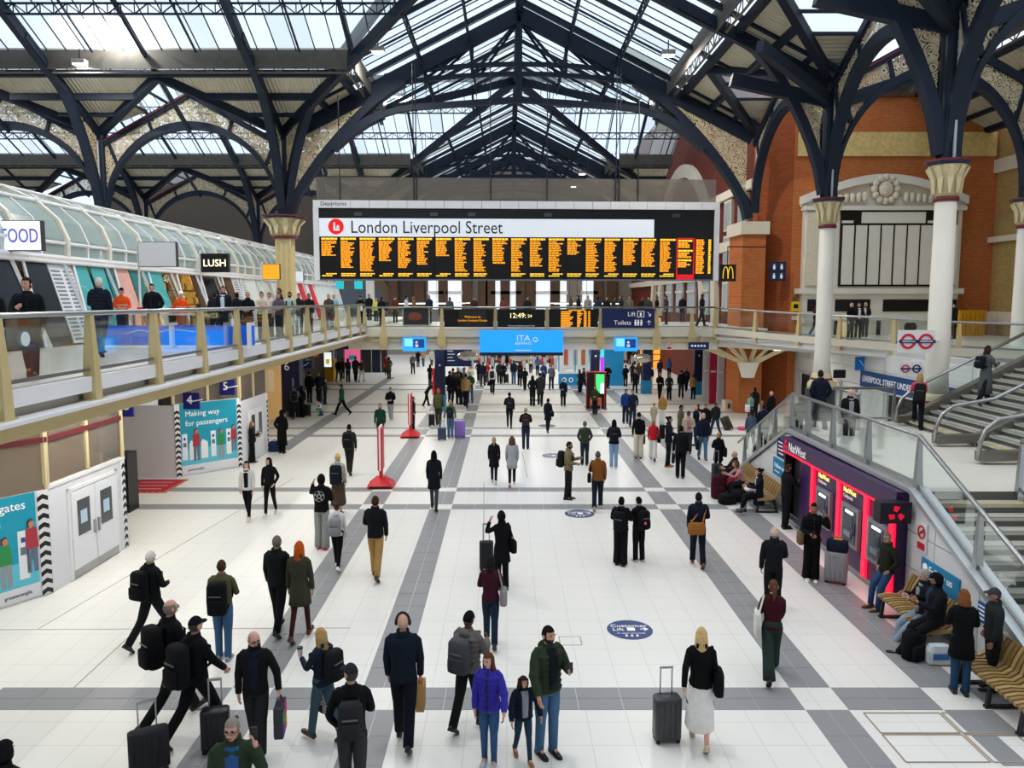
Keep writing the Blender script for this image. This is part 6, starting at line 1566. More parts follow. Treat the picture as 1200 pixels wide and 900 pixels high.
ARMS = {'d': (3, 9, 12, 4), 'f': (26, 7, 18, 4), 'b': (-26, 9, 8, 0), 'p': (22, 14, 88, 30), 'e': (48, 30, 138, 24), 'k': (-14, 20, 48, 26), 'c': (2, 10, 4, 0), 'l': (-30, 16, 6, 0),
        'r': (32, 12, 62, 10), 'x': (22, 16, 92, 62), 'h': (8, 26, 10, 0), 'u': (105, 30, 70, 10), 'g': (24, 22, 16, 0), 's': (30, 8, 66, 20), 'q': (10, 14, 70, 35)}
LEGS = {'s': ((2, 3), (-2, 3)), 'w': ((26, 5), (-20, 22)), 'v': ((-20, 22), (26, 5)), 'a': ((14, 4), (-12, 14)), 'o': ((-12, 14), (14, 4)), 't': ((86, 84), (84, 80)), 'j': ((52, 20), (60, 62)), 'y': ((28, 22), (34, 30)), 'z': ((60, 75), (-6, 10))}
def rot_yaw(p, a): return (p[0] * cos(a) - p[1] * sin(a), p[0] * sin(a) + p[1] * cos(a), p[2])
def smooth3(a, b, c, n=3):
    """limb path through a bent joint"""
    a, b, c = Vector(a), Vector(b), Vector(c); u = b.lerp(a, .22); w_ = b.lerp(c, .22)
    return [a, a.lerp(b, .4), u, (u + w_ + 2 * b) / 4, w_, c.lerp(b, .45), c]
PEOPLE = {}
def person(label, u, v, vt, d, legs='s', arms='dd', top='jacket:#15171b', bot='trousers:#14161a', shoe='#111111', hair='short:#2b211b', z0=0.0, h=None, skin='l', beard=None, glasses=False, inner=None,
           lean=0.0, look=0.0, nod=0.0, fem=False, open_=False, key=None, group=None, pos=None, seat=None, hoodcol=None):
    # --- where and how tall
    if pos is not None: P = Vector(pos)
    elif v is None: h = h or 1.74; P = at(u, vt, z0 + h); P.z = z0
    else:
        P = at(u, v, z0)
        if h is None:
            h = aty(u, vt, P.y).z - z0
            h = min(1.9, max(1.56, h))
    h = h or 1.72
    if z0 == ZL and pos is None and P.x > -7.8 and P.y < 39: q_ = -7.8 / P.x; P.x *= q_; P.y *= q_
    if z0 == ZB and pos is None and P.y < 40.2: q_ = 40.2 / P.y; P.x *= q_; P.y *= q_
    k = h / 1.75
    detail = P.y < 34
    fw = .9 if fem else 1.0
    rz = -radians(d)
    # --- legs
    hz = .93; lg = LEGS[legs]; J = {}
    low = 9
    for i, s in enumerate((-1, 1)):
        th, kn = radians(lg[i][0]), radians(lg[i][1]); sp = .02 if legs in 'ty' else .0
        hip = Vector((s * .088 * fw, 0, 0)); knee = hip + Vector((s * sp, sin(th) * .44, -cos(th) * .44)); ank = knee + Vector((0, sin(th - kn) * .43, -cos(th - kn) * .43))
        fp = (th - kn) if abs(th - kn) > .12 else 0.0
        if legs in 'tjyz': fp = 0.0 if legs != 'j' else .5 * (th - kn)
        if fp > 0: fp = min(fp, .3)
        else: fp = max(fp * 1.3, -.75)
        fd = Vector((0, cos(fp), sin(fp))); fu = Vector((0, -sin(fp), cos(fp)))
        heel = ank - fd * .07 - fu * .075; toe = ank + fd * .19 - fu * .075
        J[s] = (hip, knee, ank, fd, fu); low = min(low, heel.z, toe.z)
    hz = -low if seat is None else seat / k + .06
    off = Vector((0, 0, hz))
    le = radians(lean); ax = Vector((0, sin(le), cos(le)))
    sp = lambda t: off + (ax * (t * .56) if t > 0 else Vector((0, 0, t * .56)))
    neck = sp(1.0); headc = neck + ax * .135 + Vector((0, .018, 0))
    S = lambda p: (p[0] * k, p[1] * k, p[2] * k)
    tk, tc = top.split(':'); bk, bc = bot.split(':'); hk, hc = hair.split(':')
    puff = .018 if tk == 'puffer' else .012 if tk in ('coat', 'long', 'jacket', 'suit') else .0
    # --- arms
    A = {}
    for i, s in enumerate((-1, 1)):
        p_, ab, el, iw = [radians(q) for q in ARMS[arms[i]]]
        p_ += le * .6
        sh = sp(.875) + Vector((s * .172 * fw, 0, 0))
        elb = sh + Vector((s * sin(ab), cos(ab) * sin(p_), -cos(ab) * cos(p_))) * .285
        fa = p_ + el; wr = elb + Vector((-s * sin(iw) + s * sin(ab) * .3, cos(iw) * sin(fa), -cos(iw) * cos(fa))).normalized() * .25
        A[s] = (sh, elb, wr)
    # --- body: one skinned surface
    vs = [sp(0), sp(.3), sp(.65), sp(.9), neck, headc - ax * .05]; rr = [(.125, .095), (.115, .085), (.13, .09), (.10, .075), (.055, .055), (.055, .06)]
    es = [(0, 1), (1, 2), (2, 3), (3, 4), (4, 5)]
    for s in (-1, 1):
        sh, elb, wr = A[s]; b = len(vs); hd = wr + (wr - elb).normalized() * .07
        vs += [sh, elb, wr, hd]; rr += [(.036, .036), (.034, .034), (.026, .03), (.034, .022)]; es += [(3, b), (b, b + 1), (b + 1, b + 2), (b + 2, b + 3)]
        hip, kn, an, fd, fu = J[s]; b = len(vs)
        vs += [hip + off, kn + off, an + off, an + off + fd * .1 - fu * .035]; rr += [(.075, .08), (.05, .052), (.036, .038), (.032, .03)]; es += [(0, b), (b, b + 1), (b + 1, b + 2), (b + 2, b + 3)]
    me = bpy.data.meshes.new('person'); me.from_pydata([S(p) for p in vs], es, [])
    o = bpy.data.objects.new('person', me); COL.objects.link(o); o.location = P; o.rotation_euler.z = rz
    tag(o, label, 'person', group)
    xs = MB(); hv = []
    yw = -radians(look); nd = -radians(nod) + le * .4
    def HT(p):
        y, z = p[1] * cos(nd) + p[2] * sin(nd), -p[1] * sin(nd) + p[2] * cos(nd)
        q = rot_yaw((p[0], y, z), yw); return ((q[0] + headc.x) * k, (q[1] + headc.y) * k, (q[2] + headc.z) * k)
    xs.v = [HT(p) for p in HEADM.v]; xs.f = list(HEADM.f); xs.mi = list(HEADM.mi); xs.cur = 0
    for s in (-1, 1):                          # hands: palm end with five curled fingers
        sh, elb, wr = A[s]; dr = (wr - elb).normalized(); side = dr.cross(Vector((0, 1, 0)) if abs(dr.y) < .8 else Vector((0, 0, 1))).normalized()
        fl = side.cross(dr) if s > 0 else dr.cross(side)
        n2 = Vector((-s, 0, 0)) - dr * Vector((-s, 0, 0)).dot(dr)
        n2 = n2.normalized() if n2.length > .2 else fl
        wide = dr.cross(n2).normalized(); base = wr + dr * .085
        for q, (w_, L_) in enumerate(((-.03, .062), (-.011, .074), (.009, .07), (.027, .055))):
            b0 = base + wide * w_; b1 = b0 + dr * L_ * .5 + n2 * .008; b2 = b1 + dr * L_ * .35 + n2 * .024
            xs.tube([S(b0 - dr * .02), S(b1), S(b2)], [.0095 * k, .0088 * k, .007 * k], 5 if detail else 4)
        tb = wr + dr * .035 - wide * .03
        xs.tube([S(tb), S(tb + dr * .03 - wide * .02), S(tb + dr * .06 - wide * .022 + n2 * .015)], [.012 * k, .0105 * k, .008 * k], 5 if detail else 4)
    SKINS.append((o, [S(r) for r in [(a, b, 0) for a, b in rr]], xs, [SKIN[skin], EYE, LIP]))
    # --- trousers or skirt
    N = 14 if detail else 10
    def ring_at(c, wx, wy, dy=0.0, e=.85):
        out = []
        for i in range(N):
            a = 2 * pi * i / N; cx_, sx_ = cos(a), sin(a)
            out.append(S((c[0] + wx * math.copysign(abs(cx_) ** e, cx_), c[1] + dy + wy * math.copysign(abs(sx_) ** e, sx_), c[2])))
        return out
    m = MB()
    wl = {'slim': (.088, .058, .045), 'trousers': (.095, .072, .068), 'jeans': (.094, .068, .06), 'wide': (.1, .092, .105), 'shorts': (.1, .088, .08), 'skirt': (.08, .05, .04), 'tights': (.08, .05, .04)}[bk]
    if bk != 'skirt':
        m.loft([ring_at(sp(t), wx * fw if t > .1 else wx, wy) for t, wx, wy in ((.22, .15, .105), (.1, .165, .118), (-.02, .172, .122), (-.13, .165, .118), (-.17, .12, .09))])
        for s in (-1, 1):
            hip, kn, an, fd, fu = J[s]; a = hip + off + Vector((0, 0, -.02)); b = kn + off; c = an + off - (an - kn).normalized() * (-.02)
            if bk == 'shorts': c = b + (an - kn) * .1; b = (hip + kn) / 2 + off
            pth = smooth3(a, b, c); r_ = [wl[0], wl[0] * .97, (wl[0] + wl[1]) / 2, wl[1] * 1.02, wl[1], (wl[1] + wl[2]) / 2, wl[2]]
            m.tube([S(p) for p in pth], [q * k for q in r_], 10 if detail else 8)
        m.build('trousers' if bk != 'shorts' else 'shorts', cloth(bc), o, smooth=True)
    else:
        m.loft([ring_at(sp(t), wx, wy) for t, wx, wy in ((.22, .14, .1), (0, .175, .13), (-.35, .19, .17), (-.75, .2, .22), (-1.15, .215, .26), (-1.2, .2, .24))])
        m.build('skirt', cloth(bc), o, smooth=True)
    for s in (-1, 1):
        hip, kn, an, fd, fu = J[s]; c = an + off; r_ = Vector((1, 0, 0))
        m = MB(); sec = ((-.085, .026, .055), (-.06, .036, .085), (.0, .04, .1), (.06, .042, .075), (.12, .046, .05), (.17, .04, .042), (.2, .018, .032))
        m.loft([[S(c + fd * y - fu * .078 + r_ * (x_ * w_) + fu * (z_ * hh)) for x_, z_ in ((-1, 0), (1, 0), (1, .5), (.6, 1), (-.6, 1), (-1, .5))] for y, w_, hh in sec])
        m.build('shoe', M('shoe_' + shoe.lstrip('#'), shoe, .5), o, smooth=False)
    # --- upper garment
    P_ = {'sweater': (-.03, 0), 'tee': (-.02, 0), 'hoodie': (-.08, .006), 'jacket': (-.1, .008), 'puffer': (-.08, .02), 'suit': (-.16, .006), 'coat': (-.55, .01), 'long': (-1.1, .012), 'vest': (-.06, .012)}[tk]
    hem, ex = P_
    prof = [(hem, .165 + ex + (.03 if hem < -.3 else 0), .125 + ex + (.04 if hem < -.3 else 0))]
    if hem < -.3: prof += [(hem * .5, .178 + ex, .14 + ex)]
    if hem < -.8: prof[0] = (hem, .21, .17)
    prof += [(.0, .17 + ex, .125 + ex), (.22, .158 + ex, .115 + ex), (.42, .165 + ex, .118 + ex), (.62, .185 + ex, .126 + ex), (.78, .195 + ex, .122 + ex), (.88, .185 + ex, .108 + ex), (.955, .135, .085), (1.0, .078, .072), (1.05, .07, .07)]
    rings = []; 
    if tk == 'puffer':
        q = []
        ts = [hem + (.9 - hem) * i / 14 for i in range(15)]
        def itp(t):
            for a, b in zip(prof[:-1], prof[1:]):
                if a[0] <= t <= b[0]: f_ = (t - a[0]) / (b[0] - a[0]); return [a[j] + (b[j] - a[j]) * f_ for j in (1, 2)]
            return prof[-1][1:]
        q = [(t, itp(t)[0] + (.012 if i % 2 else -.006), itp(t)[1] + (.012 if i % 2 else -.006)) for i, t in enumerate(ts)] + prof[-3:]
        prof = q
    for t, wx, wy in prof:
        f_ = fw if t > .3 else (1 if not fem else (.97 if t < .1 else .88))
        rings.append(ring_at(sp(t), wx * f_, wy * (fw if t > .2 else 1)))
    m = MB(); m.loft(rings)
    slv = (.07, .066, .058, .05) if puff > .015 else (.064, .058, .05, .044) if puff else (.058, .05, .044, .038)
    for s in (-1, 1):
        sh, elb, wr = A[s]
        if tk in ('tee', 'vest') and tk == 'tee': wr = elb.lerp(wr, .12)
        pth = [sh + Vector((-s * .085, 0, .012)), sh + Vector((-s * .035, 0, .008))] + smooth3(sh + Vector((s * .004, 0, -.03)), elb, wr)
        r_ = [slv[0] * .72, slv[0] * .95, slv[0] * 1.02, slv[0] * .97, slv[1], slv[1], slv[2] * 1.03, slv[2], slv[3]]
        if tk == 'puffer': r_ = [q + (.006 if i % 2 else -.003) for i, q in enumerate(r_)]
        m.tube([S(p) for p in pth], [q * k * (fw if fem else 1) for q in r_], 9 if detail else 7)
    nm = {'sweater': 'sweater', 'tee': 't_shirt', 'hoodie': 'hoodie', 'jacket': 'jacket', 'puffer': 'puffer_jacket', 'suit': 'suit_jacket', 'coat': 'coat', 'long': 'long_coat', 'vest': 'vest'}[tk]
    g = m.build(nm, cloth(tc), o, smooth=(tk != 'puffer'))
    def front_strip(name, mat, w0, w1, t0, t1, eo=.006):
        if tk == 'puffer': eo += .016
        mm = MB(); rows = []
        for t in [t0 + (t1 - t0) * i / 5 for i in range(6)]:
            for a, b in zip(prof[:-1], prof[1:]):
                if a[0] <= t <= b[0]: f_ = (t - a[0]) / max(1e-6, b[0] - a[0]); wy = a[2] + (b[2] - a[2]) * f_; break
            w_ = w0 + (w1 - w0) * (t - t0) / (t1 - t0); c = sp(t)
            y_ = c.y + wy * (fw if t > .2 else 1)
            rows.append([S((x_, y_ + e_, c.z)) for x_, e_ in ((-w_, -.03), (w_, -.03), (w_, eo - .006), (0, eo + .002), (-w_, eo - .006))])
        mm.loft(rows); mm.build(name, mat, g, smooth=True)
    if inner: front_strip('shirt_front', cloth(inner), .055, .07, .05, .97)
    elif detail and tk in ('jacket', 'puffer', 'coat'): front_strip('zip_line', M('zip_dark', '#0c0d10', .5), .008, .008, max(hem, -.1), .95, .004)
    if tk == 'vest':
        for t in (.25, .45):
            wx = .18; mm = MB(); mm.loft([ring_at(sp(t), .19, .142), ring_at(sp(t + .06), .192, .143)], cap=False); mm.build('reflective_band', M('hivis_silver', '#d9dcd2', .3, .3), g)
    if tk in ('hoodie', 'puffer', 'jacket') and hk != 'hood' and (hoodcol or tk != 'jacket'):
        mm = MB(); c = sp(.97); mm.sphere(S((c.x, c.y - .085, c.z - .02)), (.1 * k, .055 * k, .075 * k), 10, 6); mm.build('hood', cloth(hoodcol or tc), g, smooth=True)
    elif tk in ('coat', 'jacket', 'suit', 'long'):
        mm = MB(); c = sp(1.0); mm.loft([ring_at(c + Vector((0, -.008, -.02)), .092, .088), ring_at(c + Vector((0, -.012, .05)), .082, .08), ring_at(c + Vector((0, -.012, .05)), .066, .064), ring_at(c + Vector((0, -.008, -.02)), .066, .064)], cap=False)
        mm.build('collar', cloth(hoodcol or tc), g, smooth=True)
    # --- hair and hats
    def hshell(name, mat, scale, keep, dz=0.0, extra=None):
        a, f = shell(scale, keep, 16, 12, dz); mm = MB(); mm.add([HT(p) for p in a], f)
        if extra: extra(mm)
        return mm.build(name, mat, o, smooth=True)
    HM = M('hair_' + hc.lstrip('#'), hc, .9, var=.25, vs=30, spec=.08) if hk not in ('bald',) else None
    base = lambda x, y, z: (y < .028 and z > -.05 - .25 * max(0, -y - .03)) or z > .06
    if hk == 'short': hshell('hair', HM, 1.08, base, .004)
    elif hk == 'buzz': hshell('hair', HM, 1.025, base, .002)
    elif hk == 'fringe': hshell('hair', HM, 1.05, lambda x, y, z: y < .02 and -.06 < z < .05)
    elif hk in ('long', 'pony', 'bun', 'curly', 'bob'):
        def ex(mm):
            if hk in ('long', 'bob', 'curly'):
                L_ = {'long': -.33, 'bob': -.15, 'curly': -.2}[hk]; pu = 1.25 if hk == 'curly' else 1.0
                for lv in range(1):
                    out, inn = [], []
                    az = [radians(75 + 210 * i / 10) for i in range(11)]
                    zs = [.05, -.04, L_ * .55, L_ * .85, L_]
                    R = [(.083, .1, .0), (.09, .108, .0), (.1, .1, -.02), (.095, .085, -.035), (.06, .05, -.05)]
                    for z, (rx, ry, yo) in zip(zs, R):
                        out.append([HT((rx * pu * sin(a), yo + ry * pu * cos(a), z)) for a in az] + [HT((rx * pu * .78 * sin(a), yo + ry * .78 * cos(a), z)) for a in reversed(az)])
                    mm.loft(out)
            elif hk == 'pony': mm.tube([HT(p) for p in ((0, -.085, .045), (0, -.14, .02), (0, -.15, -.08), (0, -.125, -.2))], [.022 * k, .036 * k, .034 * k, .01 * k], 8)
            else: mm.sphere(HT((0, -.1, .07)), .05 * k, 10, 6)
        hshell('hair', HM, 1.12 if hk == 'curly' else 1.08, lambda x, y, z: (y < .035 and z > -.07) or z > .058, .004, ex)
    elif hk == 'cap':
        def ex(mm):
            mm.loft([[HT((.07 * cos(a), .07 + .085 * sin(a) * .0, .048 + zz)) for a in [pi * i / 8 for i in range(9)]] + [HT((.075 * cos(a), .06 + .11 * sin(a), .043 + zz - .012)) for a in [pi - pi * i / 8 for i in range(9)]] for zz in (0, .008)])
        hshell('cap', HM, 1.12, lambda x, y, z: z > .04, .002, ex)
        if hc != 'x': hshell('hair', M('hair_under', '#3a3230', .7), 1.05, lambda x, y, z: y < .015 and -.055 < z <= .05)
    elif hk == 'beanie': hshell('beanie', HM, 1.14, lambda x, y, z: z > .028 or (y < -.02 and z > -.01), .012)
    elif hk == 'hardhat':
        def ex(mm): mm.loft([[HT((.1 * cos(a), .02 + .125 * sin(a), z)) for a in [2 * pi * i / 14 for i in range(14)]] for z in (.045, .055)])
        hshell('hard_hat', M('hat_' + hc.lstrip('#'), hc, .35), 1.22, lambda x, y, z: z > .032, .004, ex)
    elif hk == 'hood': hshell('hood', cloth(hc), 1.24, lambda x, y, z: not (y > .045 and -.12 < z < .07), .0)
    if hk in ('bald',) or False: pass
    if beard: hshell('beard', M('hair_' + beard.lstrip('#'), beard, .8), 1.06, lambda x, y, z: y > .0 and z < -.04 and not (abs(x) < .025 and -.062 < z < -.045 and y > .05))
    if glasses:
        mm = MB()
        for s in (-1, 1):
            cc = [(s * .032 + .024 * cos(a), .098, .01 + .018 * sin(a)) for a in [2 * pi * i / 8 for i in range(9)]]
            for a, b in zip(cc[:-1], cc[1:]): mm.bar(HT(a), HT(b), .005, .005)
            mm.bar(HT((s * .056, .098, .014)), HT((s * .078, -.01, .01)), .005, .005)
        mm.bar(HT((-.008, .1, .014)), HT((.008, .1, .014)), .005, .005); mm.build('glasses', BLACK, o)
    info = dict(o=o, P=P, rz=rz, k=k, hand={s: Vector(S(A[s][2] + (A[s][2] - A[s][1]).normalized() * .09)) for s in (-1, 1)}, sp=lambda t: Vector(S(sp(t))), sh={s: Vector(S(A[s][0])) for s in (-1, 1)}, wy=(.135 + ex) * k if False else .14 * k, HT=HT, label=label)
    if key: PEOPLE[key] = info
    return info
def wpos(pi_, p):
    q = rot_yaw(p, pi_['rz']); return Vector((q[0], q[1], q[2])) + pi_['P']
def pillow(c, d, n=12, e=.6, prof=((0, .75), (.06, .95), (.5, 1.0), (.9, .95), (1, .72))):
    return [[(c[0] + d[0] / 2 * w_ * math.copysign(abs(cos(a)) ** e, cos(a)), c[1] + d[1] / 2 * w_ * math.copysign(abs(sin(a)) ** e, sin(a)), c[2] + d[2] * t) for a in [2 * pi * i / n for i in range(n)]] for t, w_ in prof]
def backpack(pr, col, label, w_=.31, dep=.19, hh=.48, top=.93, pocket=None, charm=None):
    k = pr['k']; c = pr['sp'](top); hh *= k; zb = c.z - hh
    yb = pr['sp'](.6).y - .135 * k - dep * k / 2
    t = thing('backpack', label, 'backpack', wpos(pr, (0, yb, zb)), pr['rz'])
    MB().loft(pillow((0, 0, 0), (w_ * k, dep * k, hh))).build('bag_body', cloth(col), t, smooth=True)
    MB().loft(pillow((0, -dep * k * .5, .03), (w_ * k * .8, .09 * k, hh * .45))).build('front_pocket', cloth(pocket or col), t, smooth=True)
    MB().bar((-w_ * .3 * k, -dep * k * .53, hh * .62), (w_ * .3 * k, -dep * k * .53, hh * .62), .012, .02).build('zip', M('zip_grey', '#5f6266', .4), t)
    for s in (-1, 1):
        f = .14 * k + dep * k / 2
        MB().path([(s * .08 * k, dep * k * .4, hh * .9), (s * .1 * k, f, hh * .98), (s * .11 * k, f + .14 * k, hh * .8), (s * .12 * k, f + .13 * k, hh * .35), (s * .13 * k, dep * k * .3, hh * .12)], .05 * k, .015, up=(0, 1, .3)).build('strap', cloth(col), t)
    if charm: MB().sphere((-.05, -dep * k * .62, hh * .4), .04, 8, 6).build('pom_pom', cloth(charm), t)
    return t
def bag(pr, side, kind, col, label, size=(.3, .12, .26), drop=.12, at_hip=None, decor=None, cat='bag'):
    """bag hung from a hand (or, at_hip, from the shoulder)"""
    k = pr['k']; hnd = pr['hand'][side]
    if at_hip is not None:
        c = Vector((side * (.25 if at_hip != 'back' else .08) * k, (-.02 if at_hip != 'back' else -.24) * k, pr['sp'](-.1).z - size[2] * .25)); topz = c.z + size[2]
    else: c = Vector((hnd.x, hnd.y, hnd.z - drop - size[2])); topz = c.z + size[2]
    t = thing(kind, label, cat, wpos(pr, c), pr['rz'] + (pi / 2 if at_hip != 'back' else 0))
    if kind == 'paper_bag' or kind == 'shopping_bag':
        MB().loft([[(sx * size[0] / 2 * q, sy * size[1] / 2 * q, z) for sx, sy in ((-1, -1), (1, -1), (1, 1), (-1, 1))] for z, q in ((0, .95), (size[2], 1.0))]).build('bag_body', cloth(col), t)
    else: MB().loft(pillow((0, 0, 0), size)).build('bag_body', cloth(col), t, smooth=True)
    if decor:
        for i, (c_, x0, x1, z0, z1) in enumerate(decor):
            for s in (-1, 1): MB().box(size[0] * (x0 - .5), size[0] * (x1 - .5), s * size[1] / 2 - .006, s * size[1] / 2 + .006, size[2] * z0, size[2] * z1).build('print', cloth(c_), t)
    if at_hip is not None:
        sh = pr['sh'][-side if at_hip == 'cross' or at_hip == 'back' else side]; q = wpos(pr, sh + Vector((0, 0, .06 * k))) - wpos(pr, c)
        r = -(pr['rz'] + (pi / 2 if at_hip != 'back' else 0)); q = Vector(rot_yaw(q, r))
        for s in (-1, 1): MB().bar((s * size[0] * .35, 0, size[2] * .92), (q.x + s * .02, q.y, q.z), .03, .012).build('strap', cloth(col), t)
    else:
        for s in (-1, 1): MB().path([(-size[0] * .25, s * size[1] * .3, size[2] * .97), (-size[0] * .1, s * .01, size[2] + drop), (size[0] * .1, s * .01, size[2] + drop), (size[0] * .25, s * size[1] * .3, size[2] * .97)], .018, .012, up=(0, 1, 0)).build('handle', cloth(col), t)
    return t
def suitcase(x, y, rz, col, label, w_=.42, dep=.25, hh=.58, handle=.42, z0=0.0, tilt=0.0, rough=.35):
    t = thing('suitcase', label, 'suitcase', (x, y, z0), rz); t.rotation_euler.x = tilt
    mt = M('case_' + col.lstrip('#'), col, rough)
    MB().loft([[(p[0], p[1], p[2] + .06) for p in r] for r in pillow((0, 0, 0), (w_, dep, hh), 16, .35, ((0, .9), (.03, 1), (.97, 1), (1, .9)))]).build('shell', mt, t, smooth=True)
    for s in (-1, 1):
        for q in (-.3, -.1, .1, .3): MB().box(q * w_ - .02, q * w_ + .02, s * dep / 2 - .008, s * dep / 2 + .008, .12, hh).build('ridge', mt, t)
    for sx in (-1, 1):
        for sy in (-1, 1): MB().sphere((sx * w_ * .38, sy * dep * .32, .035), .035, 8, 6).build('wheel', BLACK, t)
    if handle:
        m = MB(); y_ = dep * .3
        for s in (-1, 1): m.bar((s * w_ * .22, y_, hh + .04), (s * w_ * .22, y_, hh + handle), .018, .018)
        m.bar((-w_ * .25, y_, hh + handle), (w_ * .25, y_, hh + handle), .03, .03); m.build('pull_handle', M('handle_alloy', '#9fa2a5', .3, .8), t)
    return t
def held(pr, side, name, label, cat, build):
    q = wpos(pr, pr['hand'][side]); t = thing(name, label, cat, q, pr['rz']); build(t); return t
def phone(pr, side, label):
    return held(pr, side, 'phone', label, 'phone', lambda t: (MB().box(-.036, .036, -.005, .005, -.02, .125).build('phone_body', BLACK, t), MB().box(-.032, .032, -.008, -.005, -.01, .115).build('screen', M('phone_screen', '#c9d5e2', .3, emit=.4), t)))
# ---- foreground
person('person cut off at the lower left corner in a black hooded jacket', 2, None, 872, 10, 's', 'dd', 'jacket:#0d0e11', hair='hood:#0d0e11', h=1.7)
p = person('white haired man in black walking past the white double doors with his pack on', 180, 757, 645, 25, 'v', 'cq', 'jacket:#101216', 'trousers:#15171b', hair='short:#d9d6cd', skin='p')
backpack(p, '#0b0c0e', 'black backpack on the white haired man near the white double doors', .33, .2, .5)
p = person('man in olive sweatshirt and blue jeans standing with his back turned on the left', 263, 772, 657, 0, 's', 'qq', 'sweater:#55523a', 'jeans:#3f6285', '#8d9299', 'buzz:#4a3528', skin='m')
backpack(p, '#101114', 'black backpack on the man in olive sweatshirt and jeans', .34, .2, .56, .9)
p = person('bald man in glasses and black jacket striding right beside the flat capped man', 204, 848, 697, 40, 'w', 'cf', 'jacket:#0f1013', hair='fringe:#8d7f74', skin='p', glasses=True)
backpack(p, '#0c0d0f', 'black backpack on the bald striding man in glasses', .34, .22, .54)
p = person('man in black flat cap and black jacket striding right, wheeling a case', 233, 868, 722, 35, 'v', 'lf', 'jacket:#0d0e11', hair='cap:#17181b', skin='p')
backpack(p, '#111216', 'black backpack on the man in the flat cap', .34, .24, .56)
q = at(176, 905); suitcase(q.x, q.y, .5, '#15171c', 'black wheeled case with blue piping at the lower left edge', .5, .26, .5, .4, tilt=-.15, rough=.8)
p = person('bald man in glasses, navy sweater and open black coat carrying a colourful bag', 302, 884, 743, 172, 'a', 'hd', 'jacket:#121316', 'trousers:#26282b', hair='fringe:#a39a90', skin='p', glasses=True, inner='#141a2c', nod=-12, look=-30)
bag(p, -1, 'shopping_bag', '#3f3f46', 'carrier bag with bright pink, green and orange print held by the bald man', (.34, .12, .42), .1, decor=(('#d9477a', .05, .5, .5, .95), ('#3aa35a', .5, .95, .45, .8), ('#e58a2a', .1, .5, .05, .45), ('#7a4fb0', .55, .95, .05, .4)))
q = at(262, 880); suitcase(q.x - .1, q.y, .2, '#1a1b1f', 'black case with raised silver handle pulled by the bald man in the navy sweater', .38, .22, .55, .45)
p = person('grey haired man in glasses and dark green jacket speaking into his phone, bottom edge', 272, None, 842, 168, 's', 'ed', 'jacket:#2c3a2a', 'trousers:#23262b', hair='short:#8a8178', skin='p', glasses=True, inner='#2c5787', h=1.8, look=10)
phone(p, -1, 'black phone at the ear of the grey haired man in green')
person('tall man in black coat walking beside the red haired woman', 327, 743, 629, 8, 'a', 'dd', 'jacket:#15181a', 'trousers:#0f1113', hair='short:#6e6862', h=1.82)
person('red haired woman in olive coat and brown boots walking away', 353, 750, 638, 5, 'o', 'cc', 'coat:#3a3a2c', 'tights:#3c1d19', '#4a241c', 'long:#b5501c', fem=True)
p = person('blonde woman with coffee cup and dark rucksack looking left', 380, 868, 740, 300, 'a', 'pd', 'jacket:#1b2330', 'jeans:#3b5561', '#4a2b22', 'long:#b0905a', fem=True, skin='p')
backpack(p, '#17191c', 'dark rucksack on the blonde woman with the coffee', .32, .2, .46)
held(p, -1, 'coffee_cup', 'white coffee cup with dark lid in the blonde woman hand', 'cup', lambda t: (MB().lathe([(.03, -.03), (.042, .09)], 12).build('cup_body', WHITE, t), MB().lathe([(.045, .09), (.042, .11)], 12).build('cup_lid', BLACK, t)))
bag(p, 1, 'tote_bag', '#1c1f3d', 'tote bag with union flag print carried by the blonde woman', (.38, .12, .34), .16, decor=(('#c9c4c8', .05, .95, .42, .58), ('#b02638', .05, .95, .47, .53), ('#c9c4c8', .42, .58, .05, .95), ('#b02638', .46, .54, .05, .95)))
p = person('man in grey peaked cap and black sweatshirt at the bottom edge', 411, None, 780, 352, 's', 'kq', 'sweater:#0e0f12', 'trousers:#33373a', hair='cap:#2b2c31', beard='#3a2a20', h=1.78, look=-40)
backpack(p, '#27282b', 'black leather rucksack on the man in the peaked cap', .3, .18, .44, .82)
p = person('bald man in headphones and navy jacket walking away with a paper bag', 474, 874, 728, 0, 'a', 'dd', 'jacket:#131c29', 'trousers:#10141f', hair='bald:#000000', skin='p', h=1.86)
held(p, 1, 'headphones', 'black headphones on the bald man in the navy jacket', 'headphones', lambda t: None)
hp = [o for o in SC.objects if o.name.startswith('headphones')][-1]; hp.location = wpos(p, p['sp'](1.0))
m = MB(); b0 = p['sp'](1.0)
pts = [Vector(p['HT']((.085 * cos(a), -.01, .02 + .115 * sin(a)))) - b0 for a in [pi * i / 12 for i in range(13)]]
m.path(pts, .03, .014, up=(0, 1, 0)); m.build('band', BLACK, hp)
for s in (-1, 1): MB().sphere(Vector(p['HT']((s * .088, -.005, .0))) - b0, (.025, .038, .045), 10, 6).build('ear_cup', BLACK, hp)
bag(p, 1, 'paper_bag', '#b48a58', 'brown paper bag in the right hand of the man in headphones', (.26, .12, .38), .04)
p = person('man in grey puffer jacket and black beanie looking down, grey rucksack on', 549, 855, 722, 30, 'o', 'pp', 'puffer:#66625f', 'trousers:#16181a', '#101113', 'beanie:#15161a', skin='d', nod=-20)
backpack(p, '#4a4b50', 'grey rucksack on the man in the grey puffer jacket', .34, .2, .5, .9, '#3a3b40')
p = person('person with long grey black braids in a burgundy jacket walking away', 575, 757, 655, 0, 'a', 'qq', 'jacket:#3d1424', 'jeans:#1a2b3c', '#15161a', 'long:#1d1b1c', fem=True, skin='d')
bag(p, 1, 'handbag', '#8b8a8a', 'grey and black handbag on the shoulder of the burgundy jacket wearer', (.3, .14, .3), at_hip='s')
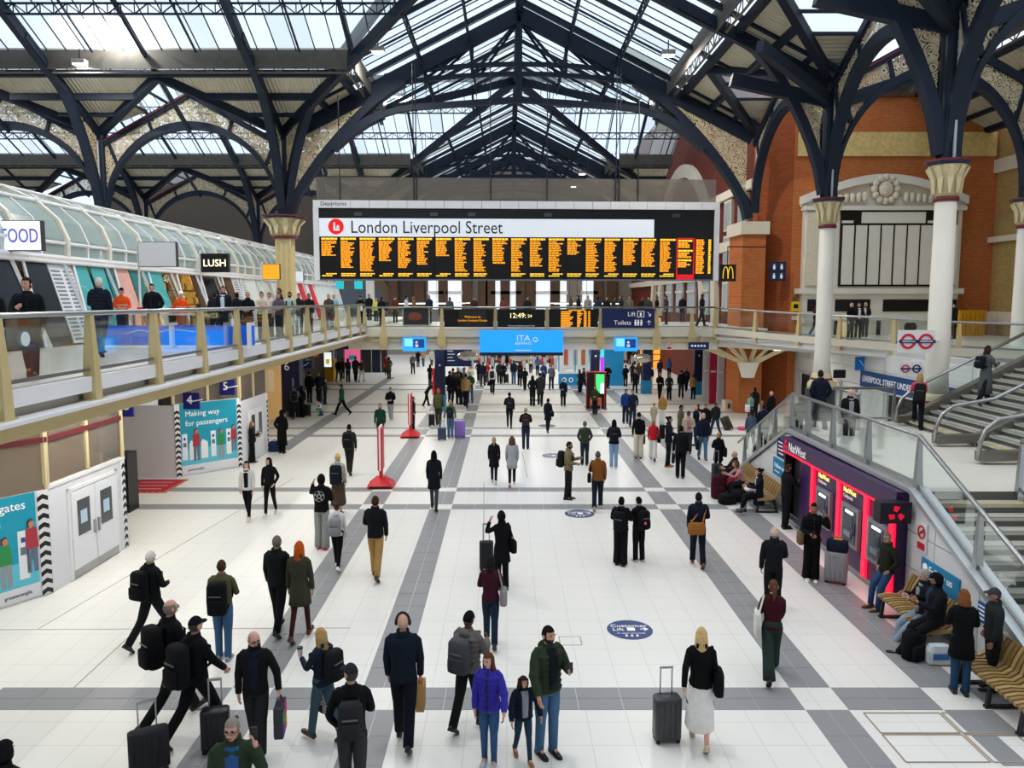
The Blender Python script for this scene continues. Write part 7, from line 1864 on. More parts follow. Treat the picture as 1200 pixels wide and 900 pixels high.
p = person('person in hooded black puffer coat phoning beside a wheeled trolley bag', 588, 690, 600, 340, 's', 'ed', 'coat:#0b0b0e', 'trousers:#0d0d10', hair='hood:#0d0d10', fem=True)
bag(p, 1, 'handbag', '#0d0d0f', 'black shoulder bag on the person in the black puffer coat', (.3, .14, .28), at_hip='s')
q = at(570, 668); suitcase(q.x, q.y, .1, '#1a1c22', 'dark upright trolley bag with tall handle beside the phoning person', .32, .2, .62, .45, rough=.8)
p = person('long haired woman in violet puffer jacket and jeans holding the boy hand', 573, 896, 766, 192, 's', 'gd', 'puffer:#36309a', 'slim:#33557f', '#b9bcc2', 'long:#5b3a26', fem=True, look=20, skin='p')
person('little boy in navy and turquoise jacket between the two adults', 613, 893, 803, 165, 'a', 'hg', 'puffer:#141b2c', 'slim:#26384d', '#9c6636', 'curly:#3a281d', h=1.18, look=-25, inner='#8a8d94', skin='p')
p = person('bearded man in dark green puffer jacket and jeans holding out his phone', 641, 884, 729, 150, 's', 'pg', 'puffer:#2c3726', 'jeans:#45688a', '#151518', 'short:#1f1814', beard='#241b17', inner='#14161c', look=-10, h=1.82)
phone(p, -1, 'phone in the outstretched hand of the man in green puffer jacket')
p = person('blonde woman in black coat and long white skirt towing a suitcase', 819, 874, 740, 8, 'a', 'ld', 'coat:#0a0b0d', 'skirt:#e4e2dd', '#b9aa94', 'long:#c8a974', fem=True, skin='p')
q = at(781, 868); suitcase(q.x, q.y, .1, '#3a3c3f', 'dark grey ribbed suitcase pulled by the blonde woman in black', .38, .24, .6, .45)
bag(p, 1, 'handbag', '#0c0c0e', 'large black bag on the blonde woman shoulder', (.36, .14, .34), at_hip='s')
p = person('woman in burgundy sweater and dark green trousers striding with a white tote', 903, 794, 679, 12, 'v', 'qf', 'sweater:#3c1018', 'wide:#263430', '#15161a', 'pony:#5d4130', fem=True, skin='p')
bag(p, -1, 'tote_bag', '#d8d3cb', 'white tote bag on the woman in the burgundy sweater', (.36, .1, .42), at_hip='s')
person('bald man in black jacket standing near the silver suitcase, seen from behind', 908, None, 618, 5, 's', 'dq', 'jacket:#15181e', 'trousers:#131518', hair='fringe:#c9bdb2', skin='p', h=1.76)
p = person('man in navy suit walking away with a tan satchel', 817, 664, 580, 5, 'a', 'dq', 'suit:#141b2a', 'trousers:#151a26', '#6b3f28', 'short:#1d1815', skin='m')
bag(p, -1, 'satchel', '#9a6129', 'tan leather satchel slung behind the man in the navy suit', (.4, .12, .28), at_hip='back')
p = person('woman in short black puffer jacket and wide black trousers before the cash machines', 950, 680, 590, 190, 's', 'eq', 'puffer:#0c0d10', 'wide:#0a0b0d', '#e6e2da', 'bun:#1d1512', fem=True, skin='m', look=15)
phone(p, 1, 'phone in the hand of the woman before the cash machines')
bag(p, 1, 'handbag', '#6e5a3e', 'olive brown handbag on the woman before the cash machines', (.3, .14, .28), at_hip='s')
q = at(979, 683); suitcase(q.x, q.y, -.5, '#8d9094', 'silver grey suitcase before the cash machines', .48, .28, .66, .35)
t = thing('travel_bag', 'navy travel bag strapped on top of the silver suitcase', 'bag', (q.x, q.y - .02, .73), -.5); MB().loft(pillow((0, 0, 0), (.46, .24, .26), 14, .4)).build('bag_body', cloth('#1a2136'), t, smooth=True); MB().box(-.08, .1, -.06, .06, .255, .275).build('orange_wrap', cloth('#c98a3a'), t)
person('man in dark coat reaching into the dark bank doorway', 0, 0, 0, 80, 's', 'rr', 'jacket:#14171b', 'trousers:#101215', hair='buzz:#3a2a22', skin='m', h=1.78, nod=-15, pos=(7.62, 20.5, 0))
p = person('man in olive jacket with yellow headphones resting on the end of the near bench', 1037, 714, 622, 262, 'y', 'kk', 'jacket:#24261c', 'jeans:#2c4a70', '#5a3b22', 'buzz:#8f7c70', glasses=True, skin='p', look=-10)
p = person('bearded grey haired man sitting with pale jeans, legs stretched out', 1078, 742, 648, 275, 'j', 'pp', 'jacket:#15171b', 'jeans:#8797a5', '#141518', 'short:#a59c92', beard='#c8c2b8', inner='#8b8f96', nod=-22, skin='p', pos=(7.62, 13.55, 0), seat=.46, h=1.76)
bag(p, -1, 'satchel', '#5e3a20', 'brown leather bag on the lap of the sitting grey bearded man', (.3, .12, .2), at_hip='cross')
person('man in hooded navy puffer coat sitting and reading his phone', 1103, 755, 664, 285, 'j', 'pp', 'puffer:#12151b', 'trousers:#15181d', hair='hood:#0d0e10', beard='#1a1512', nod=-25, inner='#1e3550', skin='m', pos=(7.5, 12.95, 0), seat=.6, h=1.76)
p = person('person in long black coat and jeans facing the man in the plaid cap', 1124, 812, 692, 15, 's', 'qq', 'coat:#0c0c0e', 'jeans:#274462', '#15161a', 'bob:#7a4a2a', fem=True)
person('man in plaid cap and dark green jacket at the foot of the stairs', 1160, 808, 690, 285, 's', 'dk', 'jacket:#24292a', 'trousers:#15171a', '#2b2622', 'cap:#3b3d42', beard='#8d8780', skin='m')
q = at(1068, 772); t = thing('rucksack', 'black rucksack standing on the floor by the stretched legs', 'bag', (q.x, q.y, 0), .4); MB().loft(pillow((0, 0, 0), (.36, .26, .5))).build('bag_body', cloth('#0d0e11'), t, smooth=True); MB().loft(pillow((0, -.14, .04), (.28, .1, .26))).build('front_pocket', cloth('#14161a'), t, smooth=True); MB().path([(-.08, 0, .5), (0, 0, .56), (.08, 0, .5)], .03, .02, up=(0, 1, 0)).build('handle', cloth('#0d0e11'), t)
q = at(1066, 742); t = thing('paper_bag', 'brown paper bag with dark letters behind the black rucksack', 'bag', (q.x + .1, q.y, 0)); MB().box(-.16, .16, -.08, .08, 0, .36).build('bag_body', cloth('#a98a62'), t); text('TOR', .16, (-.14, -.085, .26), (1, 0), BLACK, t, depth=.002)
q = at(1099, 778); t = thing('carrier_bag', 'white and blue carrier bag on the floor beside the black coat', 'bag', (q.x, q.y, 0)); MB().loft(pillow((0, 0, 0), (.4, .2, .34), 12, .5, ((0, .9), (.1, 1), (.7, 1.02), (1, .8)))).build('bag_body', cloth('#cfd6dc'), t); text('Tesco', .12, (-.16, -.105, .24), (1, 0), M('bag_blue', '#2b5fae', .5), t, depth=.002) if False else None; MB().box(-.14, .14, -.108, -.1, .12, .22).build('blue_print', M('bag_blue', '#2b6fae', .5), t); MB().box(-.18, .18, -.1, .1, 0.0, .03).build('bag_base', cloth('#8f7a5e'), t)
# ---- middle distance
p = person('person with tied black hair, side striped trousers, left of the standing pair', 727, 662, 583, 20, 's', 'pp', 'puffer:#0d0e12', 'wide:#0e0f12', '#1a1b1e', 'bun:#141214', nod=-18)
backpack(p, '#101115', 'black backpack on the left one of the standing pair', .3, .2, .46, .88)
p = person('short haired person in black hoodie, right of the standing pair', 748, 658, 583, 335, 's', 'pp', 'hoodie:#0b0b0e', 'trousers:#0d0e11', '#b9b9ba', 'short:#131214', nod=-18)
backpack(p, '#0d0e11', 'black backpack with pink pom pom on the right one of the standing pair', .32, .2, .5, .9, charm='#d94f86')
p = person('man in camouflage jacket and black trousers standing sideways', 666, 585, 518, 105, 's', 'pq', 'jacket:#7d7052', 'trousers:#1b1d20', '#141518', 'short:#2a2220', skin='m', beard='#2a2220')
backpack(p, '#1a1b1e', 'dark backpack on the man in the camouflage jacket', .3, .2, .48)
p = person('man in rust brown jacket walking away onto the floor sticker', 700, 598, 531, 8, 'o', 'qd', 'jacket:#7a4a20', 'trousers:#151d2c', '#a9a196', 'short:#4f4a46')
bag(p, -1, 'satchel', '#111114', 'black bag on the shoulder of the man in the rust brown jacket', (.3, .12, .26), at_hip='s')
person('person in dark green hooded jacket standing with hands in pockets', 685, 545, 494, 0, 's', 'kk', 'jacket:#343a2c', 'trousers:#1d2733', '#3a3330', 'short:#55585a', hoodcol='#3d4434')
p = person('long haired person in dark puffer and faded jeans', 719, 549, 492, 5, 's', 'qq', 'puffer:#141821', 'jeans:#7f9cbd', '#d8d8d8', 'long:#0f0e10', fem=True)
backpack(p, '#15171d', 'dark backpack on the long haired person in faded jeans', .3, .18, .44)
person('person in black beanie, black jumper and cream trousers', 748, 537, 484, 0, 's', 'dd', 'sweater:#0b0b0d', 'wide:#cfc6b4', '#2a2624', 'beanie:#1a1514')
p = person('woman in red jacket and white trousers', 765, 540, 494, 12, 'a', 'dd', 'jacket:#c0202c', 'wide:#dedad6', '#26242a', 'bun:#a8875a', fem=True)
bag(p, 1, 'handbag', '#0c0c0f', 'big black bag on the woman in the red jacket', (.34, .14, .36), at_hip='s')
q = at(753, 530); t = thing('tote_bag', 'black tote bag between the cream trousers and the red jacket', 'bag', (q.x, q.y, .35)); MB().loft(pillow((0, 0, 0), (.2, .26, .36))).build('bag_body', cloth('#0f1013'), t); MB().path([(0, -.06, .36), (0, 0, .62), (0, .06, .36)], .03, .015, up=(1, 0, 0)).build('strap', cloth('#0f1013'), t)
p = person('woman in dark blazer and pink scarf turning right', 783, 547, 487, 95, 's', 'qq', 'suit:#161c2a', 'trousers:#14151a', '#a5603c', 'bun:#2a1c18', fem=True, inner='#d8b9a4')
backpack(p, '#17181c', 'black and red backpack on the woman in the pink scarf', .3, .2, .46, .9, '#7a2430')
p = person('man in black suit with a briefcase standing in front of the group', 797, 560, 500, 15, 's', 'cd', 'suit:#10141a', 'trousers:#0e1014', '#0d0d0f', 'short:#191514', h=1.84)
bag(p, -1, 'briefcase', '#15161a', 'black briefcase held by the man in the black suit', (.4, .12, .3), .04)
p = person('man in pink shirt and beige jacket inside the group', 806, 531, 482, 195, 's', 'qd', 'jacket:#b9a78e', 'trousers:#2a2a2f', hair='short:#1f1714', skin='d', inner='#a5788e')
person('dark haired man at the back of the group wearing a tan rucksack strap', 797, 524, 475, 120, 's', 'dd', 'jacket:#5f5548', 'trousers:#23242a', hair='short:#1b1614', skin='m')
person('bald man in black talking in the group', 815, 522, 475, 260, 's', 'qd', 'sweater:#0f1014', 'jeans:#1c2b3e', hair='bald:#000000', skin='p')
p = person('grey haired man in navy anorak and jeans facing us', 823, 540, 486, 185, 'a', 'dd', 'jacket:#151e33', 'jeans:#4b6c8d', '#1a1d24', 'short:#b8aca2', inner='#15171c', skin='p', h=1.82)
bag(p, 1, 'tote_bag', '#14161b', 'dark bag at the side of the man in the navy anorak', (.26, .14, .34), .1)
person('person in black raising an arm behind the group', 826, 518, 473, 200, 's', 'du', 'jacket:#101115', 'trousers:#15161a', hair='short:#2a2320')
p = person('man in charcoal jacket and jeans walking off towards the brick pier', 838, 511, 471, 350, 'w', 'dd', 'jacket:#1e2124', 'jeans:#26374a', hair='short:#4a4744')
p = person('blonde woman in short black coat with a big handbag', 841, 558, 508, 5, 's', 'qd', 'coat:#0e0e11', 'tights:#0d0e11', '#101013', 'bun:#b6945c', fem=True)
bag(p, 1, 'handbag', '#17181c', 'big black handbag on the blonde woman in the short coat', (.32, .14, .32), at_hip='s')
person('woman in golden fur jacket and white trousers', 776, 498, 467, 5, 's', 'dd', 'jacket:#a77a3c', 'wide:#dad7d2', '#b9b2aa', 'short:#c0a070', fem=True)
person('child sized person in beige with a flat brown hat', 766, 500, 480, 10, 's', 'dd', 'jacket:#b9a890', 'trousers:#b4ada2', hair='beanie:#6d5b48', h=1.15)
person('man in navy sweater with white collar facing us', 741, 500, 460, 170, 's', 'kd', 'sweater:#16243c', 'jeans:#1d2c3e', hair='short:#4a3325', inner='#16243c', h=1.85)
person('man in bright blue jacket behind the navy sweater', 733, 496, 456, 175, 's', 'dd', 'jacket:#1a3f86', 'trousers:#1a2436', hair='short:#231a16')
person('woman in knee length navy coat walking down the middle', 509, 598, 530, 0, 'a', 'dd', 'coat:#10141d', 'slim:#3b3e44', '#131317', 'long:#0f0d0e', fem=True)
p = person('brown haired man in black jacket and tan trousers walking away', 441, 679, 572, 5, 'a', 'qd', 'jacket:#12151a', 'trousers:#a98550', '#3b2c26', 'short:#3d2a1e', h=1.84)
p = person('woman in white hoodie and black leggings with a grey knapsack', 396, 668, 594, 2, 'a', 'qd', 'hoodie:#d5d5d8', 'slim:#0c0d10', '#e9e7e2', 'bun:#4b3428', fem=True)
backpack(p, '#85868c', 'soft grey knapsack on the woman in the white hoodie', .34, .2, .44, .78)
p = person('person in black hoodie with pale star emblem, grey trousers and pink shoes', 378, 643, 557, 5, 's', 'eq', 'hoodie:#0a0a0c', 'wide:#8a8c8a', '#d0246e', 'hood:#0a0a0c')
c = p['sp'](.62); em = MB(); R = .12
pt = [(R * sin(2 * pi * i * 2 / 5), c.y - .158 * p['k'], c.z + R * cos(2 * pi * i * 2 / 5)) for i in range(6)]
for a, b in zip(pt[:-1], pt[1:]): em.bar(a, b, .006, .012, up=(0, 1, 0))
cc = [(R * 1.08 * sin(2 * pi * i / 20), c.y - .158 * p['k'], c.z + R * 1.08 * cos(2 * pi * i / 20)) for i in range(21)]
for a, b in zip(cc[:-1], cc[1:]): em.bar(a, b, .006, .01, up=(0, 1, 0))
em.build('star_emblem', M('emblem_white', '#c9c9c9', .6), p['o'])
p = person('blonde person in long brown skirt with a large dark backpack', 397, 602, 532, 2, 's', 'dd', 'jacket:#b9b1a6', 'skirt:#4a3c32', '#24201e', 'short:#cdb06c', fem=True)
backpack(p, '#151a24', 'large dark backpack on the blonde person in the brown skirt', .36, .22, .54)
p = person('man in khaki parka walking away with a black backpack', 410, 556, 499, 3, 'a', 'dd', 'jacket:#2b2c22', 'trousers:#23241f', '#15161a', 'short:#141214')
backpack(p, '#131418', 'black backpack on the man in the khaki parka', .3, .2, .5)
p = person('person in ankle length black coat near the small double doors', 331, 531, 481, 10, 's', 'kk', 'long:#0a0a0d', 'trousers:#0b0b0e', '#0d0d0f', 'hood:#0a0a0d', h=1.76)
q = at(322, 529); t = thing('holdall', 'dark blue holdall on the floor left of the long black coat', 'bag', (q.x, q.y, 0)); MB().loft(pillow((0, 0, 0), (.55, .3, .42))).build('bag_body', cloth('#1b2f52'), t, smooth=True); MB().path([(-.12, 0, .4), (0, 0, .5), (.12, 0, .4)], .03, .02, up=(0, 1, 0)).build('handle', BLACK, t)
person('woman in white and black jacket walking towards us', 291, 609, 542, 178, 'a', 'dd', 'jacket:#cfcdc9', 'slim:#0c0d10', '#d8d4cc', 'long:#2a1c17', fem=True, inner='#0d0e11', skin='p')
person('woman in black jacket walking beside the white jacketed woman', 317, 605, 538, 182, 'o', 'kd', 'jacket:#0e0f13', 'slim:#0d0e11', '#d5d3cf', 'long:#1f1613', fem=True, look=35, skin='p', inner='#10141c')
p = person('long haired woman in black leather jacket leaning at the narrow doors', 296, 542, 494, 80, 's', 'qp', 'jacket:#111215', 'wide:#0d0e11', '#0d0d0f', 'long:#7d5b3a', fem=True)
bag(p, -1, 'handbag', '#17181b', 'black handbag on the woman at the narrow doors', (.28, .12, .24), at_hip='s')
person('man in dark green sweater and shorts walking towards us', 446, 521, 474, 182, 'a', 'dd', 'sweater:#12392e', 'shorts:#1b2a26', '#d8d6d2', 'short:#7d4a35', skin='p', beard='#8a5640')
person('man in black jacket and grey jeans walking behind the green sweater', 458, 494, 455, 184, 'a', 'qq', 'jacket:#111216', 'trousers:#8e9197', '#cfd0d2', 'short:#3c2a20', skin='p')
person('man in grey black jacket half hidden by the farther red banner', 484, 506, 465, 92, 's', 'kk', 'jacket:#1b1d22', 'trousers:#1c2430', '#15161a', 'short:#2a211d')
person('man in green jacket and black trousers striding left by the queue', 401, 487, 450, 275, 'w', 'dd', 'jacket:#1c4a3c', 'trousers:#111317', hair='cap:#16161a')
p = person('woman in jeans with a white and teal carrier bag', 376, 487, 456, 270, 's', 'cq', 'jacket:#17191e', 'jeans:#33597f', '#1a1b1f', 'long:#17130f', fem=True)
bag(p, -1, 'carrier_bag', '#dfe6e4', 'white and teal carrier bag of the woman in jeans', (.34, .12, .4), .04, decor=(('#3aa59a', .05, .95, .03, .4), ('#c9463c', .3, .7, .55, .8)))
p = person('woman in long dark coat walking away left of the grey coat', 579, 567, 514, 2, 'a', 'dd', 'coat:#10131a', 'slim:#0f1013', '#cfc8bc', 'pony:#a98c62', fem=True)
person('woman in long pale grey coat with bushy brown hair', 600, 570, 513, 0, 'o', 'dd', 'coat:#a3a6ac', 'slim:#121316', '#cf9e8c', 'curly:#5a4333', fem=True)
p = person('man in black with a shiny black backpack walking away', 597, 502, 461, 2, 'a', 'qd', 'jacket:#0d0f13', 'slim:#101217', '#101114', 'short:#121114')
backpack(p, '#1d222b', 'shiny black backpack on the man walking away in the middle', .3, .2, .46)
p = person('bald man in dark jumper and jeans standing with a maroon backpack', 616, 526, 478, 0, 's', 'qq', 'sweater:#101115', 'jeans:#1f2d42', '#15161a', 'buzz:#b59a84', skin='p')
backpack(p, '#3a2426', 'maroon backpack on the bald man in jeans', .3, .2, .44)
p = person('person in long padded navy coat walking right', 642, 507, 468, 20, 'a', 'dd', 'coat:#10151f', 'trousers:#0f1116', '#101114', 'short:#141113', fem=True)
bag(p, 1, 'handbag', '#0f1013', 'dark handbag on the person in the long padded coat', (.26, .12, .24), at_hip='s')
p = person('man in orange beanie with a green rucksack', 514, 500, 457, 0, 'a', 'dd', 'jacket:#4a4f2e', 'trousers:#3b3a28', '#15161a', 'beanie:#e0482a')
backpack(p, '#4d5530', 'large olive green rucksack on the man in the orange beanie', .36, .24, .6)
p = person('woman in green jacket and jeans between two wheeled cases', 528, 514, 469, 2, 's', 'll', 'jacket:#5a6a45', 'jeans:#4a6f92', '#c9a98a', 'bun:#b59a72', fem=True)
backpack(p, '#1a2030', 'navy backpack on the woman between the wheeled cases', .3, .2, .48)
q = at(518, 516); suitcase(q.x, q.y, 0, '#2b3a52', 'small slate blue cabin suitcase left of the woman in green', .38, .22, .5, .35)
q = at(539, 513); suitcase(q.x, q.y, 0, '#8a6fc4', 'large lilac suitcase right of the woman in green', .5, .3, .72, .12)
q = at(506, 499); suitcase(q.x, q.y, 0, '#17181c', 'slim black suitcase beside the orange beanie man', .3, .2, .52, .5)
person('man in black bending forward beside the navy pillar', 500, 477, 449, 60, 'a', 'gg', 'jacket:#111317', 'trousers:#101114', hair='short:#1a1513', lean=38)
p = person('man with white shirt sleeves, dark waistcoat and a bag', 577, 462, 430, 3, 'a', 'cd', 'sweater:#c9cdd2', 'trousers:#0f1014', hair='short:#17130f', inner=None)
backpack(p, '#1d2430', 'dark backpack on the man with white sleeves', .3, .2, .44); bag(p, -1, 'holdall', '#101114', 'black holdall in the hand of the man with white sleeves', (.4, .18, .26), .06)
# ---- bench and luggage by the far end of the stair wall
person('grey haired person in dark coat sitting on the far bench by the luggage', 0, 0, 0, 265, 't', 'ss', 'jacket:#1b1d21', 'trousers:#16181c', hair='short:#b9a48a', pos=(7.42, 24.6, 0), seat=.46, h=1.7)
person('long haired woman in pink jumper sitting forward on the far bench', 0, 0, 0, 262, 't', 'ss', 'sweater:#c08a8c', 'trousers:#161a22', hair='long:#6b4a30', pos=(7.4, 23.6, 0), seat=.46, h=1.66, fem=True, lean=24)
person('dark haired woman in navy coat and white scarf on the far bench', 0, 0, 0, 280, 't', 'sp', 'coat:#121a29', 'trousers:#0f1216', hair='bun:#15110f', pos=(7.42, 22.15, 0), seat=.46, h=1.68, fem=True, inner='#d8d6d4')
t = thing('food_wrapper', 'crumpled white paper wrapper on the far bench beside the woman in navy', 'wrapper', (7.35, 22.7, .47)); MB().sphere((0, 0, .08), (.2, .16, .1), 9, 6).build('paper', WHITE, t)
for i, (u, v, w_, d_, h_, c, lb) in enumerate(((842, 584, .5, .3, .75, '#3d1420', 'tall dark red suitcase in the luggage pile by the far bench'), (852, 590, .55, .4, .3, '#101114', 'black holdall lying at the front of the luggage pile'), (858, 577, .38, .3, .52, '#8a1f36', 'crimson rucksack in the middle of the luggage pile'), (866, 586, .7, .45, .38, '#15181e', 'big black duffel bag at the right of the luggage pile'), (850, 572, .5, .35, .6, '#14151a', 'black rucksack at the back of the luggage pile'))):
    q = at(u, v); t = thing('travel_bag', lb, 'bag', (q.x, q.y, 0), .3 * i); MB().loft(pillow((0, 0, 0), (w_, d_, h_))).build('bag_body', cloth(c), t, smooth=True); MB().loft(pillow((0, -d_ / 2, .03), (w_ * .7, .08, h_ * .5))).build('front_pocket', cloth(c), t, smooth=True); MB().path([(-.1, 0, h_ * .97), (0, 0, h_ + .08), (.1, 0, h_ * .97)], .03, .02, up=(0, 1, 0)).build('handle', BLACK, t)
q = at(840, 562); suitcase(q.x, q.y, .2, '#2a2d33', 'dark suitcase with tall pale handle behind the luggage pile', .36, .22, .5, .5)
# ---- by the brick pier, behind the stair railing
p = person('woman in mint green jumper with a white bag by the brick pier', 879, 500, 461, 330, 's', 'qd', 'sweater:#6f9a8e', 'jeans:#1f2a3c', hair='short:#3a2a20', fem=True); bag(p, -1, 'tote_bag', '#d9dbd6', 'white shoulder bag of the woman in mint green', (.3, .12, .34), at_hip='s')
p = person('dark haired woman carrying a white plastic bag by the brick pier', 884, 492, 454, 20, 's', 'qd', 'jacket:#17171b', 'trousers:#131418', hair='bun:#2a1c18', fem=True); bag(p, 1, 'carrier_bag', '#dcdcda', 'white plastic bag beside the brick pier', (.26, .12, .36), .04)
person('man in grey blue blazer walking away past the stair railing', 879, 528, 483, 355, 'a', 'dd', 'suit:#46566a', 'trousers:#121419', hair='short:#2a2320')
person('person in long navy coat beyond the stair railing', 894, 527, 470, 5, 's', 'dd', 'coat:#131b2b', 'trousers:#101217', hair='short:#2b241f')
person('bald man in black jacket beyond the stair railing', 903, 505, 457, 330, 's', 'dd', 'jacket:#121418', 'trousers:#121418', hair='bald:#000000', skin='p')
person('blonde person in beige fur coat behind the sloping stair railing', 907, 545, 491, 0, 's', 'dd', 'coat:#a8946a', 'trousers:#2a2622', hair='short:#b8935a', fem=True)
person('person in black sitting on the stone seat by the brick pier', 0, 0, 0, 190, 't', 'ss', 'jacket:#0f1013', 'trousers:#0f1013', hair='short:#1a1513', pos=(at(856, 477).x, at(856, 477).y + .3, 0), seat=.55, h=1.72)
q = at(855, 504); suitcase(q.x, q.y, .8, '#2a2119', 'dark brown tilted suitcase near the brick pier', .5, .28, .62, .3, tilt=-.5)
q = at(868, 503); t = thing('neck_pillow', 'bright pink rolled pillow on the luggage near the brick pier', 'pillow', (q.x, q.y - .2, .0)); m = MB(); m.tube([(.16 * cos(a), .16 * sin(a), .08) for a in [pi * .2 + 1.6 * pi * i / 10 for i in range(11)]], .07, 8); m.build('pillow_roll', cloth('#d8527f'), t, smooth=True)
# ---- stairs and landing
ZLD = 2.4
person('tall man in navy overcoat seen from behind at the head of the far steps', 962, None, 436, 5, 'a', 'kk', 'coat:#141b2b', 'trousers:#14161b', hair='short:#2a201c', z0=ZLD - .17, h=1.85)
person('bald man in black jacket coming up at the back of the landing', 997, None, 456, 185, 's', 'dd', 'jacket:#101216', 'trousers:#14161b', hair='bald:#000000', z0=ZLD - .4, h=1.72, skin='p', inner='#8a9096')
person('small child in black at the top of the far steps', 936, 510, 471, 20, 's', 'dd', 'jacket:#101114', 'trousers:#121317', hair='short:#17130f', z0=ZLD - .17, h=1.12)
p = person('blonde woman in pink top stepping onto the upper stairs', 1075, 503, 441, 25, 'z', 'ps', 'sweater:#d8465e', 'trousers:#121520', '#111215', 'long:#a58a5e', z0=ZLD, fem=True, h=1.68); backpack(p, '#221c1e', 'dark backpack on the blonde woman in pink', .34, .24, .54, .92)
p = person('brown haired woman in long grey coat climbing the upper stairs', 0, 0, 0, 80, 'a', 'qp', 'long:#55595b', 'trousers:#1a1b1f', '#15161a', 'bob:#3a241c', pos=(13.6, 21.7, ZLD + .8), fem=True, h=1.68); backpack(p, '#1a1b1f', 'small black backpack on the woman in the long grey coat', .28, .18, .36, .9)
# ---- right deck
for i, (u, v, vt, d, c, b, hr, lb) in enumerate(((996, 399, 353, 160, '#101216', '#3c4048', 'fringe:#b5a79a', 'bald man in black jacket, left of the three on the right deck'), (1005, 397, 353, 185, '#15171d', '#15171c', 'short:#4a4541', 'man in black suit jacket, middle of the three on the right deck'), (1013, 395, 354, 215, '#1a1d25', '#2a2f3a', 'short:#cfc8be', 'white haired man in open jacket, right of the three on the right deck'))):
    person(lb, u, v, vt, d, 's', 'qd', 'jacket:' + c, 'trousers:' + b, hair=hr, z0=4.32, inner='#c9cbd0' if i else None, skin='p', h=1.76)
person('person in dark red jacket walking behind the second cream column', 955, 394, 354, 95, 'a', 'dd', 'jacket:#4a1820', 'trousers:#15161a', hair='short:#1d1613', z0=4.32, h=1.72)
person('person in black behind the nearest cream column on the right deck', 1117, 397, 355, 270, 's', 'dd', 'jacket:#14161c', 'trousers:#14161a', hair='short:#2a2320', z0=4.32, h=1.72)
# ---- left walkway
W = dict(z0=ZL)
person('man in black coat with tan fleece collar striding along the left walkway', 38, 444, 324, 155, 'w', 'dp', 'jacket:#111418', 'jeans:#1a2a40', '#101114', 'short:#2a1f19', hoodcol='#b29a6a', look=25, skin='p', **W)
person('person in dark coat cut off at the left edge of the walkway', -6, 440, 331, 160, 's', 'dd', 'coat:#14161a', 'trousers:#1a1b1f', hair='short:#3a2b22', **W)
person('white haired man in navy quilted jacket walking away on the walkway', 120, 418, 328, 355, 'a', 'qd', 'puffer:#161d2b', 'trousers:#2c2f33', '#1a1b1f', 'short:#cfcac2', skin='p', **W)
person('dark haired man in navy hooded puffer at the walkway rail', 178, None, 333, 175, 's', 'kk', 'puffer:#10141e', 'trousers:#142a6a', hair='short:#2c2520', look=-20, skin='p', h=1.8, **W)
person('worker in black cap and orange vest standing by the shopfronts', 145, 401, 338, 150, 's', 'qq', 'vest:#e0501a', 'trousers:#17181c', hair='beanie:#15161a', **W)
person('worker in white hard hat and orange suit seen from behind', 214, 399, 342, 5, 's', 'qq', 'vest:#f0561c', 'trousers:#f0561c', '#1a1a1a', 'hardhat:#f0f0ee', **W)
person('worker in white hard hat bending over the work table', 203, 398, 346, 90, 's', 'gg', 'vest:#e5561c', 'trousers:#20242c', hair='hardhat:#f0f0ee', lean=30, **W)
person('man in dark suit and open pale blue shirt on the walkway', 264, 402, 337, 180, 'a', 'dd', 'suit:#171c26', 'trousers:#171c26', '#101114', 'short:#4a3a30', inner='#cdd8e6', skin='p', **W)
person('man in dark coat behind the open suited man', 253, 398, 344, 340, 's', 'dd', 'jacket:#1d2126', 'trousers:#1d2126', hair='short:#2a2320', **W)
person('short man in navy jacket facing the lit shops', 279, 396, 345, 10, 's', 'dd', 'jacket:#131a2a', 'trousers:#181b22', hair='short:#1a1513', **W)
person('blonde woman in black jacket leaning at the walkway rail', 292, 402, 345, 172, 's', 'qq', 'jacket:#101114', 'trousers:#4a4d50', hair='short:#c2a26c', fem=True, skin='p', **W)
person('man in cream sweater with folded arms at the walkway rail', 308, 398, 342, 160, 's', 'xx', 'sweater:#d3c6ae', 'trousers:#23252a', hair='short:#4a3022', skin='p', **W)
person('man in pale pink shirt beside the cream sweater', 317, 395, 343, 200, 's', 'dd', 'sweater:#c9b3b0', 'trousers:#2c2f36', hair='short:#6b4a35', skin='p', **W)
person('tall man in black behind the fluted column', 329, 394, 338, 250, 's', 'dd', 'jacket:#111215', 'trousers:#17181c', hair='short:#3a2a20', **W)
person('woman in lilac and grey scarf by the fluted column', 328, 399, 348, 175, 's', 'qq', 'jacket:#5b5560', 'trousers:#1d1e22', hair='bob:#4a352a', fem=True, **W)
p = person('bearded man in mint t shirt with backpack straps', 341, 400, 341, 178, 's', 'dd', 'tee:#a9bfb4', 'trousers:#8a988f', hair='short:#211a17', beard='#211a17', skin='m', **W); backpack(p, '#15161a', 'black backpack of the man in the mint t shirt', .32, .2, .46)
person('man in black jumper at the walkway corner', 363, 394, 345, 180, 's', 'dd', 'sweater:#14171c', 'trousers:#1a2030', hair='short:#1d1714', skin='m', **W)
person('person in red top behind the walkway corner rail', 351, 392, 346, 150, 's', 'dd', 'jacket:#2a1a1c', 'trousers:#1c1d22', hair='short:#2a1f1b', **W)
person('man in brown jacket at the walkway corner', 386, 388, 345, 185, 's', 'dd', 'jacket:#4a4038', 'trousers:#20242c', hair='short:#8a6a50', skin='p', **W)
person('person in pale blue shirt at the walkway corner', 392, 390, 347, 180, 's', 'qq', 'sweater:#87b3c4', 'trousers:#3a5068', hair='short:#b08a60', skin='p', **W)
